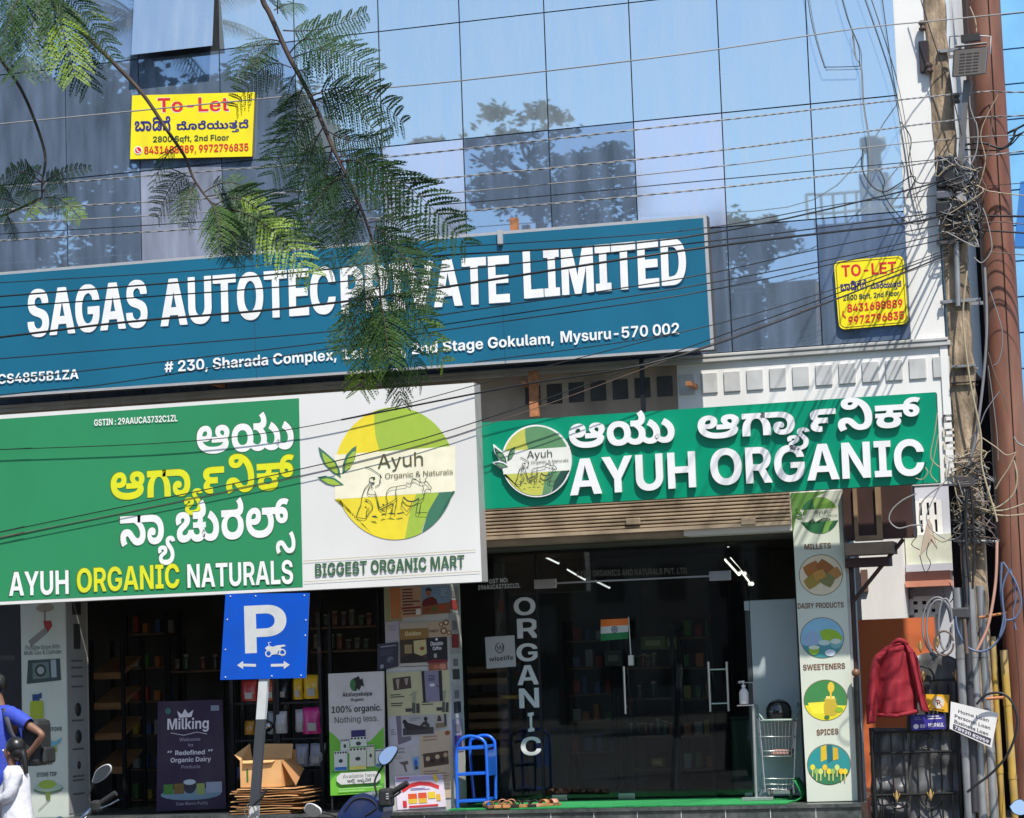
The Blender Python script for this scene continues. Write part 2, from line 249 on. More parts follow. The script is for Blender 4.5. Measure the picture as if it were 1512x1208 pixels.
'6':[323,[327,-5,248,-5,126,26,56,82,57,119,56,148,104,206,153,241,321,364,481,364,253,198,217,198,226,207,262,224,320,235,359,235,428,235,532,206,590,155,591,119,590,83,522,26,404,-5],[323,55,358,55,414,72,446,100,447,119,446,137,414,165,358,182,323,182,288,182,232,165,202,137,203,119,202,100,232,72,288,55]],
'7':[323,[119,0,421,299,421,300,69,300,69,364,579,364,579,300,277,0]],
'8':[323,[323,-5,240,-5,114,21,42,68,43,98,42,122,86,160,162,185,211,189,211,189,146,195,68,239,69,271,68,300,132,344,248,369,323,369,398,369,512,344,578,300,579,271,578,239,498,195,435,189,435,189,484,185,560,160,602,122,603,98,602,68,532,21,406,-5],[323,51,358,51,414,64,444,88,445,104,444,119,414,144,358,158,323,158,286,158,232,144,200,120,201,104,200,88,230,64,286,51],[323,215,354,215,402,227,428,249,429,263,428,278,402,299,354,311,323,311,290,311,244,299,216,278,217,263,216,249,244,227,292,215]],
'9':[323,[321,369,396,369,518,338,590,282,591,244,590,215,542,158,495,123,327,0,165,0,395,166,431,166,420,157,382,140,326,129,287,129,218,129,114,157,56,209,57,244,56,281,124,337,242,369],[323,309,288,309,232,292,200,263,201,245,200,227,232,198,288,182,323,182,358,182,412,198,444,227,445,245,444,263,412,292,358,309]],
'#':[319,[331,0,451,364,563,364,443,0],[5,90,25,147,593,147,573,90],[75,0,195,364,307,364,189,0],[47,217,67,273,633,273,615,217]],
',':[134,[33,-86,73,58,219,58,137,-86]],
'.':[134,[137,-5,100,-5,50,20,51,38,50,56,100,80,137,80,172,80,220,56,221,38,220,20,172,-5]],
'-':[323,[489,175,489,116,157,116,157,175]],
':':[134,[137,-5,100,-5,50,20,51,38,50,56,100,80,137,80,172,80,220,56,221,38,220,20,172,-5],[137,169,100,169,50,194,51,212,50,230,100,254,137,254,172,254,220,230,221,212,220,194,172,169]],
'&':[330,[277,-5,202,-5,92,22,32,68,33,96,32,117,64,149,124,178,169,193,313,240,328,245,350,258,362,271,363,278,362,290,326,308,295,308,274,308,242,300,226,285,227,274,226,263,248,241,290,215,319,198,665,0,507,0,221,160,186,179,130,215,96,253,97,275,96,302,146,344,236,368,295,368,352,368,436,345,484,306,485,282,484,266,460,236,418,210,387,199,239,145,210,135,178,114,179,100,178,87,206,66,252,55,285,55,322,55,398,73,458,106,496,151,497,177,621,177,620,147,594,94,544,53,507,39,469,27,428,10,326,-5]],
'%':[489,[241,185,188,185,114,207,74,246,75,271,75,283,74,308,114,347,190,370,241,370,290,370,364,347,406,308,407,283,407,271,406,246,364,207,290,185],[241,231,270,231,300,253,301,271,301,283,300,302,270,324,241,324,210,324,180,301,181,283,181,271,180,253,210,231],[739,-6,688,-6,612,16,572,55,573,80,573,92,572,117,614,156,688,179,739,179,790,179,864,156,904,117,905,92,905,80,904,55,862,16,788,-6],[739,40,768,40,798,62,799,80,799,92,798,110,768,133,739,133,708,133,678,110,679,92,679,80,678,62,708,40],[185,0,685,364,791,364,291,0]],
'“':[244,[57,220,137,364,241,364,203,220],[277,220,359,364,461,364,423,220]],
'”':[240,[57,220,95,364,241,364,159,220],[269,220,307,364,453,364,371,220]],
' ':[130],
},
'R': {
'A':[337,[17,0,283,364,393,364,659,0,557,0,407,215,390,237,352,296,325,342,349,342,320,296,282,236,269,215,117,0],[155,100,155,142,521,142,521,100]],
'C':[363,[383,-5,284,-5,134,41,50,125,51,182,50,238,134,322,284,369,383,369,438,369,538,352,616,320,670,275,681,247,585,247,576,266,538,295,486,315,418,326,383,326,310,326,204,291,144,226,145,182,144,137,204,73,310,38,383,38,418,38,484,48,538,68,576,98,585,117,681,117,670,89,618,44,538,12,438,-5]],
'G':[369,[381,-5,284,-5,134,41,50,126,51,182,50,238,134,322,282,369,379,369,436,369,538,352,618,319,670,274,681,247,585,247,574,265,538,294,484,315,418,326,379,326,310,326,204,291,144,226,145,182,144,137,204,73,312,38,381,38,442,38,536,64,592,112,593,144,621,142,405,142,405,183,685,183,685,143,684,99,604,32,468,-5]],
'M':[440,[79,0,79,364,211,364,389,136,394,127,412,103,430,76,446,50,453,41,431,41,436,50,452,75,472,103,488,127,495,136,671,364,803,364,803,0,711,0,711,207,710,219,710,247,712,277,714,308,715,323,725,323,712,306,690,272,668,241,650,216,643,207,481,0,401,0,237,207,228,216,210,241,188,271,164,306,153,323,167,323,166,309,168,278,168,248,170,219,171,207,171,0]],
'N':[365,[79,0,79,364,187,364,481,132,490,124,522,97,558,65,577,48,565,42,562,59,560,96,558,128,559,138,559,364,653,364,653,0,543,0,283,206,266,218,230,248,182,289,151,316,165,323,168,295,170,250,172,216,173,207,173,0]],
'O':[378,[379,-5,284,-5,134,41,50,126,51,182,50,238,134,322,284,369,379,369,474,369,622,322,706,238,707,182,706,126,622,41,474,-5],[379,38,444,38,550,71,612,135,613,182,612,228,550,293,444,326,379,326,314,326,206,292,144,228,145,182,144,135,206,71,314,38]],
'P':[312,[79,0,79,364,337,364,416,364,526,335,584,284,585,250,584,217,526,166,414,137,335,137,139,137,139,178,333,178,384,178,454,196,490,229,491,250,490,272,454,304,384,322,331,322,173,322,173,0]],
'S':[314,[319,-6,234,-6,114,22,48,73,47,108,143,108,144,85,188,53,266,36,319,36,368,36,446,52,490,80,491,99,490,115,456,137,392,152,347,158,263,169,162,182,62,229,63,265,62,297,128,343,242,369,317,369,390,369,502,342,564,295,567,263,475,263,470,293,382,327,313,327,266,327,196,312,156,285,157,268,156,252,192,230,256,216,297,210,375,200,418,195,494,178,550,155,582,122,583,100,582,69,518,21,398,-6]],
'W':[484,[215,0,17,364,113,364,229,141,236,123,254,87,268,50,277,31,265,31,272,50,288,87,304,123,315,141,431,364,539,364,655,141,664,123,680,87,698,50,705,31,693,31,698,50,714,87,732,123,743,141,857,364,953,364,755,0,645,0,521,230,506,254,484,305,475,335,495,335,484,306,462,255,449,230,325,0]],
'a':[269,[223,-5,172,-5,88,13,40,49,41,76,40,98,76,127,136,143,210,152,249,154,298,157,356,161,382,169,383,179,383,181,382,196,356,218,306,230,271,230,234,230,180,218,146,199,143,188,55,194,64,218,126,251,216,269,271,269,308,269,380,259,438,238,472,203,473,179,473,0,385,0,385,37,381,37,370,27,332,8,270,-5],[239,34,286,34,352,52,382,81,383,98,383,132,378,130,348,125,306,121,264,118,247,117,216,115,164,106,130,88,131,74,130,61,158,43,206,34]],
'b':[294,[321,-5,278,-5,216,8,174,29,161,41,155,41,155,0,69,0,69,364,157,364,157,224,161,224,174,235,216,256,278,269,321,269,388,269,490,235,546,173,547,132,546,91,490,29,388,-5],[307,34,352,34,420,58,456,102,457,132,456,162,420,206,352,229,307,229,256,229,188,205,152,162,153,132,152,103,188,59,258,34]],
'c':[273,[287,-6,214,-6,102,29,42,91,43,131,42,172,102,234,214,269,287,269,328,269,402,257,460,235,498,204,507,185,419,180,414,191,392,209,358,222,314,230,287,230,236,230,168,204,132,160,133,131,132,103,168,59,236,34,287,34,314,34,358,41,392,55,414,74,421,85,509,79,500,61,462,29,402,7,328,-6]],
'd':[294,[269,-5,200,-5,98,29,42,91,43,132,42,173,98,235,202,269,269,269,310,269,372,256,414,235,429,224,433,224,433,364,521,364,521,0,435,0,435,41,429,41,414,29,372,8,310,-5],[283,34,330,34,400,59,436,103,437,132,436,162,400,205,332,229,283,229,236,229,168,206,132,162,133,132,132,102,168,58,236,34]],
'e':[279,[291,-6,212,-6,100,29,42,91,43,131,42,172,102,234,210,269,283,269,332,269,418,252,482,218,518,167,519,134,519,119,93,119,93,156,471,156,431,143,430,169,396,208,328,230,283,230,236,230,168,208,130,170,131,146,131,124,130,96,168,56,240,33,291,33,324,33,378,44,414,63,423,77,511,71,500,48,438,14,346,-6]],
'g':[294,[289,-107,228,-107,136,-90,76,-59,67,-38,149,-28,158,-39,192,-57,248,-68,289,-68,354,-68,432,-35,433,-2,433,44,429,44,414,32,372,12,310,-1,269,-1,202,-1,100,32,42,92,43,133,42,174,98,235,202,269,269,269,310,269,372,256,416,235,431,223,435,223,435,265,521,265,521,-2,520,-39,458,-85,352,-107],[285,39,332,39,400,62,436,104,437,133,436,162,400,205,332,229,285,229,236,229,168,206,132,163,133,133,132,104,168,61,236,39]],
'h':[284,[157,156,157,0,69,0,69,364,157,364,157,200,137,200,160,236,252,269,315,269,368,269,452,246,502,200,503,166,503,0,413,0,413,162,412,194,348,229,293,229,254,229,192,213,156,181]],
'i':[112,[69,0,69,265,157,265,157,0],[113,311,88,311,52,329,53,341,52,353,88,370,113,370,138,370,172,353,173,341,172,329,138,311]],
'l':[126,[199,-1,130,-1,68,29,69,60,69,364,157,364,157,67,156,50,176,38,207,38,214,38,228,38,233,39,241,1,232,0,210,-1]],
'n':[284,[157,156,157,0,69,0,69,265,155,265,155,200,137,200,160,236,252,269,315,269,368,269,452,246,502,200,503,166,503,0,413,0,413,162,412,194,348,229,293,229,254,229,192,213,156,181]],
'o':[286,[287,-6,214,-6,102,29,42,91,43,131,42,172,102,234,214,269,287,269,360,269,470,234,532,172,533,131,532,91,470,29,360,-6],[287,34,336,34,406,59,442,103,443,131,442,159,406,204,336,230,287,230,236,230,168,204,132,160,133,131,132,103,168,59,236,34]],
'r':[175,[69,0,69,265,155,265,155,223,157,223,172,244,240,268,289,268,300,268,322,268,329,267,329,223,324,224,294,226,277,226,242,226,188,211,156,183,157,163,157,0]],
's':[250,[253,-6,196,-6,106,12,50,47,45,73,131,77,138,55,200,32,251,32,306,32,368,55,369,72,368,86,328,104,291,108,205,118,130,126,58,163,59,192,58,215,108,250,196,269,253,269,308,269,392,250,442,217,449,194,365,189,360,207,304,232,255,232,206,232,146,210,147,193,146,179,190,161,231,156,315,146,388,138,460,102,461,74,460,50,406,14,312,-6]],
't':[161,[293,265,293,227,9,227,9,265],[97,332,185,332,185,67,184,51,212,37,245,37,254,37,280,38,293,38,301,1,286,0,252,-2,239,-2,168,-2,96,31,97,63]],
'u':[284,[255,-4,202,-4,116,19,68,64,69,98,69,265,157,265,157,102,156,70,222,36,279,36,316,36,376,52,412,84,413,108,413,265,503,265,503,0,415,0,415,64,433,64,408,28,316,-4]],
'v':[268,[223,0,21,265,117,265,229,112,244,90,270,47,283,25,257,25,270,47,296,90,311,112,423,265,519,265,315,0]],
'y':[268,[67,-101,77,-62,111,-63,130,-64,164,-59,190,-43,201,-29,223,1,21,265,117,265,229,112,244,90,270,47,283,25,257,25,268,47,294,90,311,112,423,265,519,265,281,-44,264,-64,220,-90,162,-103,127,-103,108,-103,78,-101]],
'.':[134,[137,-4,110,-4,72,15,73,29,72,42,110,61,137,61,164,61,200,42,201,29,200,15,164,-4]],
'&':[313,[275,-5,204,-5,100,21,42,67,43,96,42,117,74,149,140,180,193,199,307,241,322,247,350,262,368,279,369,289,368,306,318,329,281,329,254,329,212,318,188,297,189,284,188,272,210,250,252,223,287,203,621,0,515,0,239,165,190,194,130,233,100,266,101,284,100,309,144,346,226,367,281,367,332,367,412,347,456,312,457,290,456,274,434,246,390,221,361,209,215,155,170,139,132,111,133,95,132,78,170,50,232,34,273,34,316,34,394,53,456,88,492,134,493,161,579,161,578,132,552,88,510,55,487,44,469,33,434,15,330,-5]],
' ':[130],
},
'K': {
'ಆ':[479,[493,-6,336,-6,130,36,30,110,31,158,30,199,94,255,206,285,279,285,334,285,410,263,452,225,453,201,452,175,408,139,324,120,263,120,226,120,162,132,112,149,99,157,123,212,130,206,160,189,204,176,233,176,276,176,318,192,319,205,318,216,292,228,273,228,230,228,180,193,181,160,181,153,180,137,210,106,282,80,400,64,491,64,576,64,692,77,750,100,751,114,750,123,732,137,707,141,702,142,676,147,671,148,606,159,544,194,545,218,544,252,648,285,731,285,798,285,888,263,934,228,935,208,934,182,884,143,847,129,814,118,728,106,665,106,441,106,441,165,699,165,718,166,758,174,786,190,787,202,786,213,758,228,729,228,704,228,678,217,679,209,678,197,730,180,781,170,796,167,820,162,833,157,870,146,906,116,907,98,906,76,858,38,754,10,598,-6]],
'ಯ':[703,[339,-6,250,-6,134,20,64,64,34,117,35,143,34,183,104,247,236,285,335,285,418,285,534,258,602,214,632,162,633,136,632,94,562,30,430,-6],[335,64,376,64,440,79,474,112,475,136,474,159,442,196,380,217,333,217,292,217,228,201,192,169,193,143,192,119,228,84,292,64],[761,-6,680,-6,556,26,505,56,569,118,606,92,682,62,735,62,786,62,844,92,845,118,844,143,800,180,728,209,683,219,757,264,824,249,936,208,1002,153,1003,117,1002,89,972,44,910,11,820,-6],[1129,-6,1050,-6,926,28,875,57,939,118,976,92,1052,62,1105,62,1156,62,1214,92,1215,118,1214,143,1170,180,1098,208,1051,219,1135,286,1200,270,1308,222,1372,158,1373,117,1372,80,1320,24,1210,-6],[1003,295,1002,281,984,250,961,239,932,224,840,212,763,212,641,212,641,279,727,279,778,279,820,283,831,286,844,290,852,300,853,308,852,321,826,346,801,360,921,395,968,365,1002,319]],
'ು':[184,[91,-6,8,-6,-118,30,-179,63,-93,112,-60,89,14,62,67,62,118,62,176,92,177,118,176,143,132,180,58,208,13,219,95,286,162,270,270,222,334,158,335,117,334,80,280,24,172,-6]],
'ಗc':[356,[551,279,551,207,535,212,557,212,596,197,644,153,666,94,667,59,667,0,501,0,501,39,500,67,496,109,486,140,481,150,462,178,404,212,357,212,322,212,274,195,242,165,231,146,224,135,216,104,212,66,213,40,213,0,47,0,47,58,46,96,72,161,138,210,201,224,229,212,43,212,43,279]],
'ಾ':[258,[483,126,482,84,420,25,306,-6,231,-6,160,-6,64,16,14,57,15,85,14,106,46,138,108,157,149,157,200,157,250,134,251,116,250,100,214,81,183,81,164,81,128,88,119,98,133,106,130,103,130,96,131,92,130,80,164,57,211,57,248,57,300,74,326,104,327,125,326,147,300,179,275,189,256,197,210,207,136,212,79,212,-257,212,-257,279,105,279,182,279,290,270,366,252,395,238,438,219,482,162]],
'ya_':[143,[11,-209,-62,-209,-146,-190,-184,-161,-183,-147,-184,-134,-168,-115,-126,-98,-87,-88,-62,-82,-44,-74,-43,-69,-44,-66,-58,-61,-75,-61,-94,-61,-112,-66,-111,-72,-112,-75,-106,-81,-103,-83,-189,-98,-198,-91,-208,-72,-207,-63,-208,-45,-140,-22,-71,-22,-22,-22,32,-34,54,-55,55,-67,54,-78,42,-95,2,-112,-37,-122,-64,-128,-82,-137,-81,-144,-82,-149,-64,-157,-24,-161,11,-161,68,-161,126,-146,148,-123,149,-113,148,-97,122,-72,82,-50,40,-28,12,-2,13,13,12,32,52,56,114,67,149,67,200,67,272,43,283,16,185,8,180,15,168,22,154,25,147,25,134,25,118,19,119,13,118,6,146,-12,186,-32,228,-58,256,-92,257,-113,256,-128,236,-161,182,-191,86,-209]],
'reph':[303,[587,212,283,212,248,212,220,210,211,209,200,206,188,198,189,192,188,186,198,179,207,176,214,174,242,171,269,171,415,171,415,105,283,105,262,105,240,105,224,103,219,102,208,100,194,93,195,87,194,79,214,70,244,67,263,67,283,67,283,0,247,0,206,0,130,7,70,24,32,54,33,77,32,91,52,115,94,135,127,142,123,131,80,143,26,177,27,205,26,220,50,245,73,254,94,264,152,274,232,279,291,279,587,279]],
'ನಿ':[408,[527,-6,474,-6,392,9,324,39,291,60,272,70,250,82,232,87,223,87,204,87,184,75,185,65,184,52,204,29,223,15,83,-12,58,4,26,49,27,68,26,94,68,133,150,155,215,155,270,155,360,132,407,102,430,89,468,71,502,62,525,62,548,62,592,73,620,104,621,134,620,176,574,252,488,311,378,344,315,344,284,344,254,334,255,324,254,315,282,305,301,305,336,305,372,326,377,342,509,336,494,306,432,268,346,251,293,251,240,251,156,267,108,301,109,325,108,347,154,380,250,399,323,399,434,399,604,359,722,288,780,196,781,144,780,85,714,20,600,-6]],
'ಕ್':[511,[323,-6,228,-6,112,16,58,52,59,73,58,86,72,107,102,125,127,133,117,126,37,125,37,179,249,179,266,183,288,194,289,201,288,207,270,220,257,224,345,230,407,224,416,218,428,206,429,200,428,194,422,183,417,179,615,179,615,125,527,126,519,134,546,126,578,108,594,87,595,73,594,52,542,16,422,-6],[327,61,388,61,438,82,439,97,438,108,412,124,364,133,327,133,288,133,238,124,216,107,217,97,216,81,270,61],[37,212,37,279,473,279,473,212],[839,120,748,120,646,173,647,224,647,232,646,274,706,330,814,359,883,359,936,359,1008,349,1037,342,973,293,952,298,912,303,887,303,856,303,806,290,776,260,777,235,777,212,776,195,804,172,835,172,850,172,874,181,875,190,874,196,866,204,859,206,848,209,820,212,797,212,469,212,469,279,787,279,840,279,922,268,955,255,978,244,1004,215,1005,196,1004,158,910,120]],
'ಚ':[457,[639,-6,584,-6,504,7,442,33,419,52,485,55,446,28,366,2,284,-6,241,-6,176,-6,90,16,48,51,49,72,48,93,76,125,144,156,207,173,242,184,272,200,273,209,272,215,262,222,242,226,225,226,198,226,172,214,173,205,172,199,180,187,185,182,53,158,40,169,24,198,25,212,24,233,66,266,158,285,231,285,306,285,392,263,428,230,429,213,428,193,400,164,332,136,275,118,232,105,206,91,207,82,206,72,236,62,269,62,320,62,376,90,381,111,521,111,526,87,576,62,625,62,660,62,698,77,699,91,698,103,674,119,636,129,617,130,735,156,770,148,826,128,856,99,857,79,856,53,806,15,710,-6],[513,126,513,180,617,180,632,184,654,195,655,202,654,208,638,220,625,225,713,231,775,227,784,220,794,208,795,201,794,195,788,184,783,180,877,180,877,126,863,126,846,126,808,127,795,128,749,126],[513,212,513,279,607,279,658,279,700,283,711,286,722,290,730,300,731,308,730,321,706,346,681,360,799,395,848,365,882,319,883,295,882,281,864,250,839,238,810,224,720,212,643,212]],
'ರ':[350,[351,-6,252,-6,112,24,36,81,37,122,36,146,66,185,128,214,177,224,199,212,37,212,37,279,391,279,440,279,484,283,495,286,506,290,514,300,515,308,514,321,488,346,463,360,583,395,632,365,666,319,667,294,666,280,648,252,627,240,612,232,566,220,533,216,557,224,594,213,642,182,666,145,667,122,666,82,592,25,452,-6],[353,64,404,64,472,83,506,116,507,137,506,160,470,193,400,212,353,212,300,212,230,192,194,158,195,137,194,101,278,64]],
'ಲ್':[620,[431,-6,300,-6,124,36,32,109,33,157,32,198,96,254,208,285,283,285,340,285,418,264,460,227,461,202,460,177,418,140,334,120,275,120,230,120,164,132,114,149,99,157,123,212,132,204,162,187,206,176,235,176,276,176,318,192,319,204,318,216,292,228,271,228,248,228,206,214,180,183,181,157,180,131,232,89,342,63,429,63,504,63,608,82,664,117,665,143,664,176,606,215,555,227,657,267,712,252,786,215,822,171,823,143,822,102,744,34,572,-6],[491,212,491,279,711,279,711,212],[1057,120,968,120,864,173,865,224,865,232,864,274,924,330,1032,359,1101,359,1154,359,1228,349,1255,342,1191,293,1170,298,1132,303,1105,303,1074,303,1024,290,994,260,995,235,995,212,994,195,1022,172,1053,172,1070,172,1092,181,1093,190,1092,196,1084,204,1077,206,1066,209,1038,212,1017,212,687,212,687,279,1005,279,1060,279,1142,268,1173,255,1196,244,1222,215,1223,196,1222,158,1128,120]],
'sa_':[72,[19,-169,-26,-169,-90,-158,-142,-134,-169,-116,-194,-100,-218,-90,-233,-90,-250,-90,-268,-100,-267,-108,-268,-118,-252,-139,-237,-152,-333,-171,-350,-158,-372,-125,-371,-109,-372,-79,-296,-43,-231,-43,-188,-43,-122,-63,-77,-89,-58,-102,-26,-117,0,-122,15,-122,34,-122,60,-114,76,-94,77,-76,76,-49,32,0,5,19,99,40,118,26,158,-12,182,-55,183,-77,182,-108,142,-149,70,-169]],
'ಡಿ':[426,[231,-6,172,-6,84,19,36,71,37,111,36,150,96,212,202,255,338,278,417,278,490,278,600,262,680,235,709,218,773,161,759,120,728,106,660,86,609,86,572,86,506,98,468,124,469,142,468,170,544,197,605,197,632,197,684,190,703,184,756,172,820,123,821,91,820,59,758,15,660,-6,603,-6,528,-6,424,23,387,52,457,56,420,32,352,5,278,-6],[265,62,300,62,340,87,347,107,489,107,494,85,542,62,587,62,610,62,650,69,676,88,677,106,676,120,664,143,632,157,609,157,594,157,576,151,577,144,576,137,598,131,615,131,628,131,654,137,668,150,669,160,668,170,648,188,600,203,518,212,455,212,421,212,366,212,282,197,224,171,194,133,195,111,194,86,232,62],[341,386,438,386,586,365,657,339,700,323,766,277,802,222,803,192,802,171,794,139,783,124,641,219,683,232,662,249,606,278,573,289,526,304,418,319,347,319,298,319,242,311,218,296,219,285,218,278,232,263,245,257,137,219,114,231,86,258,72,285,73,296,72,329,142,368,264,386]],
'ಗೆ':[356,[357,212,322,212,274,195,242,165,231,146,224,135,216,104,212,66,213,40,213,0,47,0,47,58,46,96,72,161,138,210,201,224,229,212,43,212,43,279,377,279,434,279,484,285,499,292,510,297,522,311,523,319,522,333,486,352,453,352,424,352,382,337,383,323,382,321,382,315,385,311,341,340,348,345,372,349,383,349,406,349,442,334,443,322,442,308,404,292,365,292,324,292,280,316,281,337,280,354,318,385,400,404,463,404,528,404,620,379,666,336,667,308,666,284,632,247,570,224,529,218,541,222,596,202,650,151,666,92,667,59,667,0,501,0,501,39,500,67,496,108,488,139,481,150,462,178,404,212]],
'ದೆ':[416,[231,-6,142,-6,36,51,37,105,36,133,68,178,132,214,183,226,205,212,37,212,37,279,507,279,562,279,614,285,629,292,640,297,650,311,651,319,650,333,616,352,583,352,552,352,510,337,511,323,510,321,512,315,515,311,471,340,478,345,502,349,511,349,536,349,572,334,573,322,572,308,534,292,495,292,454,292,408,316,409,337,408,354,448,385,530,404,593,404,658,404,750,379,796,336,797,308,796,283,764,249,735,237,720,231,680,221,651,218,667,225,710,213,768,177,796,132,797,106,796,51,688,-6,599,-6,548,-6,472,7,412,33,385,52,457,56,420,32,352,5,278,-6],[265,62,300,62,342,90,347,112,489,112,490,86,540,62,569,62,600,62,640,86,641,111,640,131,612,167,558,195,478,212,425,212,407,212,356,212,276,196,222,168,194,132,195,111,194,86,230,62]],
'ೂ':[420,[89,-6,2,-6,-120,30,-179,62,-91,112,-54,88,16,62,63,62,98,62,134,78,135,95,134,108,132,129,128,148,129,159,128,200,210,256,352,285,447,285,540,285,678,258,764,213,806,156,807,125,806,84,746,25,632,-6,555,-6,486,-6,388,16,340,57,341,85,340,106,372,138,432,157,475,157,526,157,576,134,577,116,576,100,540,81,509,81,490,81,454,88,443,98,459,106,456,103,454,96,455,92,454,80,490,57,537,57,574,57,624,73,650,103,651,124,650,150,606,192,516,217,451,217,402,217,328,203,286,171,287,146,286,135,288,116,290,95,291,81,290,49,238,11,148,-6]],
'ರೆ':[350,[351,-6,252,-6,112,24,36,81,37,122,36,146,66,185,128,214,177,224,199,212,37,212,37,279,377,279,430,279,484,285,499,292,510,297,520,311,521,319,520,333,486,352,451,352,422,352,380,337,381,323,380,321,380,315,383,311,341,340,348,345,370,349,381,349,404,349,440,334,441,322,440,308,402,292,365,292,322,292,278,316,279,337,278,354,318,385,398,404,461,404,528,404,618,379,666,336,667,308,666,283,632,249,605,237,590,231,546,221,478,214,427,213,515,229,555,225,594,214,642,182,666,145,667,122,666,82,592,25,452,-6],[353,64,404,64,472,83,506,116,507,137,506,160,470,193,400,212,353,212,300,212,230,192,194,158,195,137,194,101,278,64]],
'ತ':[351,[363,-6,268,-6,142,12,66,43,32,85,33,110,32,114,34,130,39,139,191,129,188,127,188,121,189,119,188,109,198,88,232,69,300,58,361,58,406,58,470,66,508,79,526,97,527,108,526,116,514,131,505,136,500,138,494,140,493,142,476,147,436,151,417,151,390,151,370,144,371,139,370,134,390,128,411,128,426,128,456,135,474,152,475,164,474,181,450,203,410,217,387,221,517,245,560,231,614,193,615,167,614,166,614,159,613,157,587,142,570,126,522,98,448,82,391,82,312,82,240,114,241,138,240,153,270,179,340,196,397,196,432,196,490,189,525,180,528,180,530,185,534,190,539,189,604,178,668,130,669,101,668,73,624,33,542,6,430,-6],[35,212,35,279,393,279,442,279,486,283,497,286,508,290,516,300,517,308,516,321,490,346,467,360,585,395,634,365,668,319,669,295,668,281,650,250,625,238,596,224,506,212,427,212]],
'ta_':[24,[101,-88,100,-108,74,-134,51,-143,20,-155,-62,-163,-129,-163,-479,-163,-479,-112,-169,-112,-189,-118,-194,-111,-200,-95,-199,-85,-200,-70,-168,-40,-100,-20,-45,-20,28,-20,100,-59],[-101,-93,-102,-100,-96,-113,-89,-118,-107,-112,-71,-112,-36,-112,2,-101,3,-87,2,-77,-22,-64,-47,-64,-74,-64,-102,-80]],
'ಇ':[413,[387,-6,306,-6,204,15,156,52,157,76,156,110,266,153,373,153,440,153,540,138,626,108,669,84,706,64,754,13,765,-14,607,-28,596,8,536,63,440,96,373,96,338,96,306,85,307,77,306,67,342,55,397,55,460,55,550,72,608,100,636,138,637,159,636,189,588,217,549,217,514,217,468,193,463,170,321,170,314,197,270,221,237,221,212,221,182,207,183,194,182,187,188,175,193,170,47,148,38,158,24,186,25,203,24,228,72,265,160,285,217,285,264,285,332,273,388,250,419,232,363,229,394,250,458,274,526,285,567,285,636,285,738,256,796,199,797,156,796,136,774,94,726,56,687,41,655,34,604,16,472,-6]],
'ಲಿ':[437,[413,-6,292,-6,120,36,32,110,33,157,32,198,96,254,210,285,283,285,336,285,418,264,460,226,461,202,460,177,418,140,334,120,275,120,230,120,164,132,114,149,99,157,123,212,132,204,164,187,206,176,235,176,276,176,318,192,319,204,318,216,292,228,271,228,248,228,206,214,180,182,181,156,180,130,232,88,336,63,417,63,498,63,614,94,676,155,677,200,676,229,656,281,620,321,566,344,533,344,510,344,482,334,483,324,482,315,512,305,535,305,566,305,600,326,605,342,719,338,708,307,652,269,568,251,519,251,482,251,418,261,368,279,340,306,341,324,340,358,442,399,529,399,608,399,724,367,800,310,838,241,839,203,838,154,784,76,676,22,518,-6]],
'la_':[28,[-251,-29,-218,-29,-168,-40,-122,-60,-95,-75,-165,-74,-134,-54,-70,-29,-15,-29,28,-29,88,-48,122,-79,123,-96,122,-117,92,-149,50,-173,29,-183,-39,-147,-14,-137,18,-115,19,-100,18,-90,-4,-76,-25,-76,-54,-76,-84,-97,-85,-115,-181,-115,-184,-97,-216,-76,-239,-76,-264,-76,-286,-91,-285,-100,-286,-115,-254,-137,-229,-147,-295,-183,-330,-167,-388,-126,-387,-95,-388,-79,-356,-48,-296,-29]],
'ಲ':[414,[421,-6,298,-6,124,36,32,109,33,157,32,198,96,254,208,285,283,285,340,285,418,264,460,227,461,202,460,177,418,140,334,120,275,120,230,120,164,132,114,149,99,157,123,212,132,204,162,187,206,176,235,176,276,176,318,192,319,204,318,216,292,228,271,228,248,228,206,214,180,183,181,157,180,131,232,89,338,63,419,63,484,63,582,82,638,117,639,143,638,169,580,205,521,219,603,286,694,264,796,191,797,144,796,102,720,34,556,-6]],
'ಭ':[457,[241,-6,176,-6,90,16,48,51,49,72,48,93,76,125,144,156,207,173,242,184,272,200,273,209,272,215,262,222,242,226,225,226,198,226,172,214,173,205,172,199,180,187,185,182,53,158,40,169,24,198,25,212,24,233,66,266,158,285,231,285,306,285,392,263,428,230,429,213,428,193,400,164,332,136,275,118,232,105,206,91,207,82,206,72,236,62,269,62,320,62,376,90,381,112,523,112,526,86,582,62,621,62,666,62,720,91,721,117,720,141,680,179,606,209,559,219,625,267,696,251,812,208,878,150,879,112,878,78,828,24,720,-6,635,-6,568,-6,474,17,437,41,461,39,426,20,354,0,280,-6],[369,-73,383,3,519,3,531,-73],[511,212,511,279,603,279,652,279,696,283,707,286,718,290,726,300,727,308,726,321,700,346,675,360,795,395,844,365,878,319,879,295,878,281,860,250,837,239,806,224,716,212,637,212]],
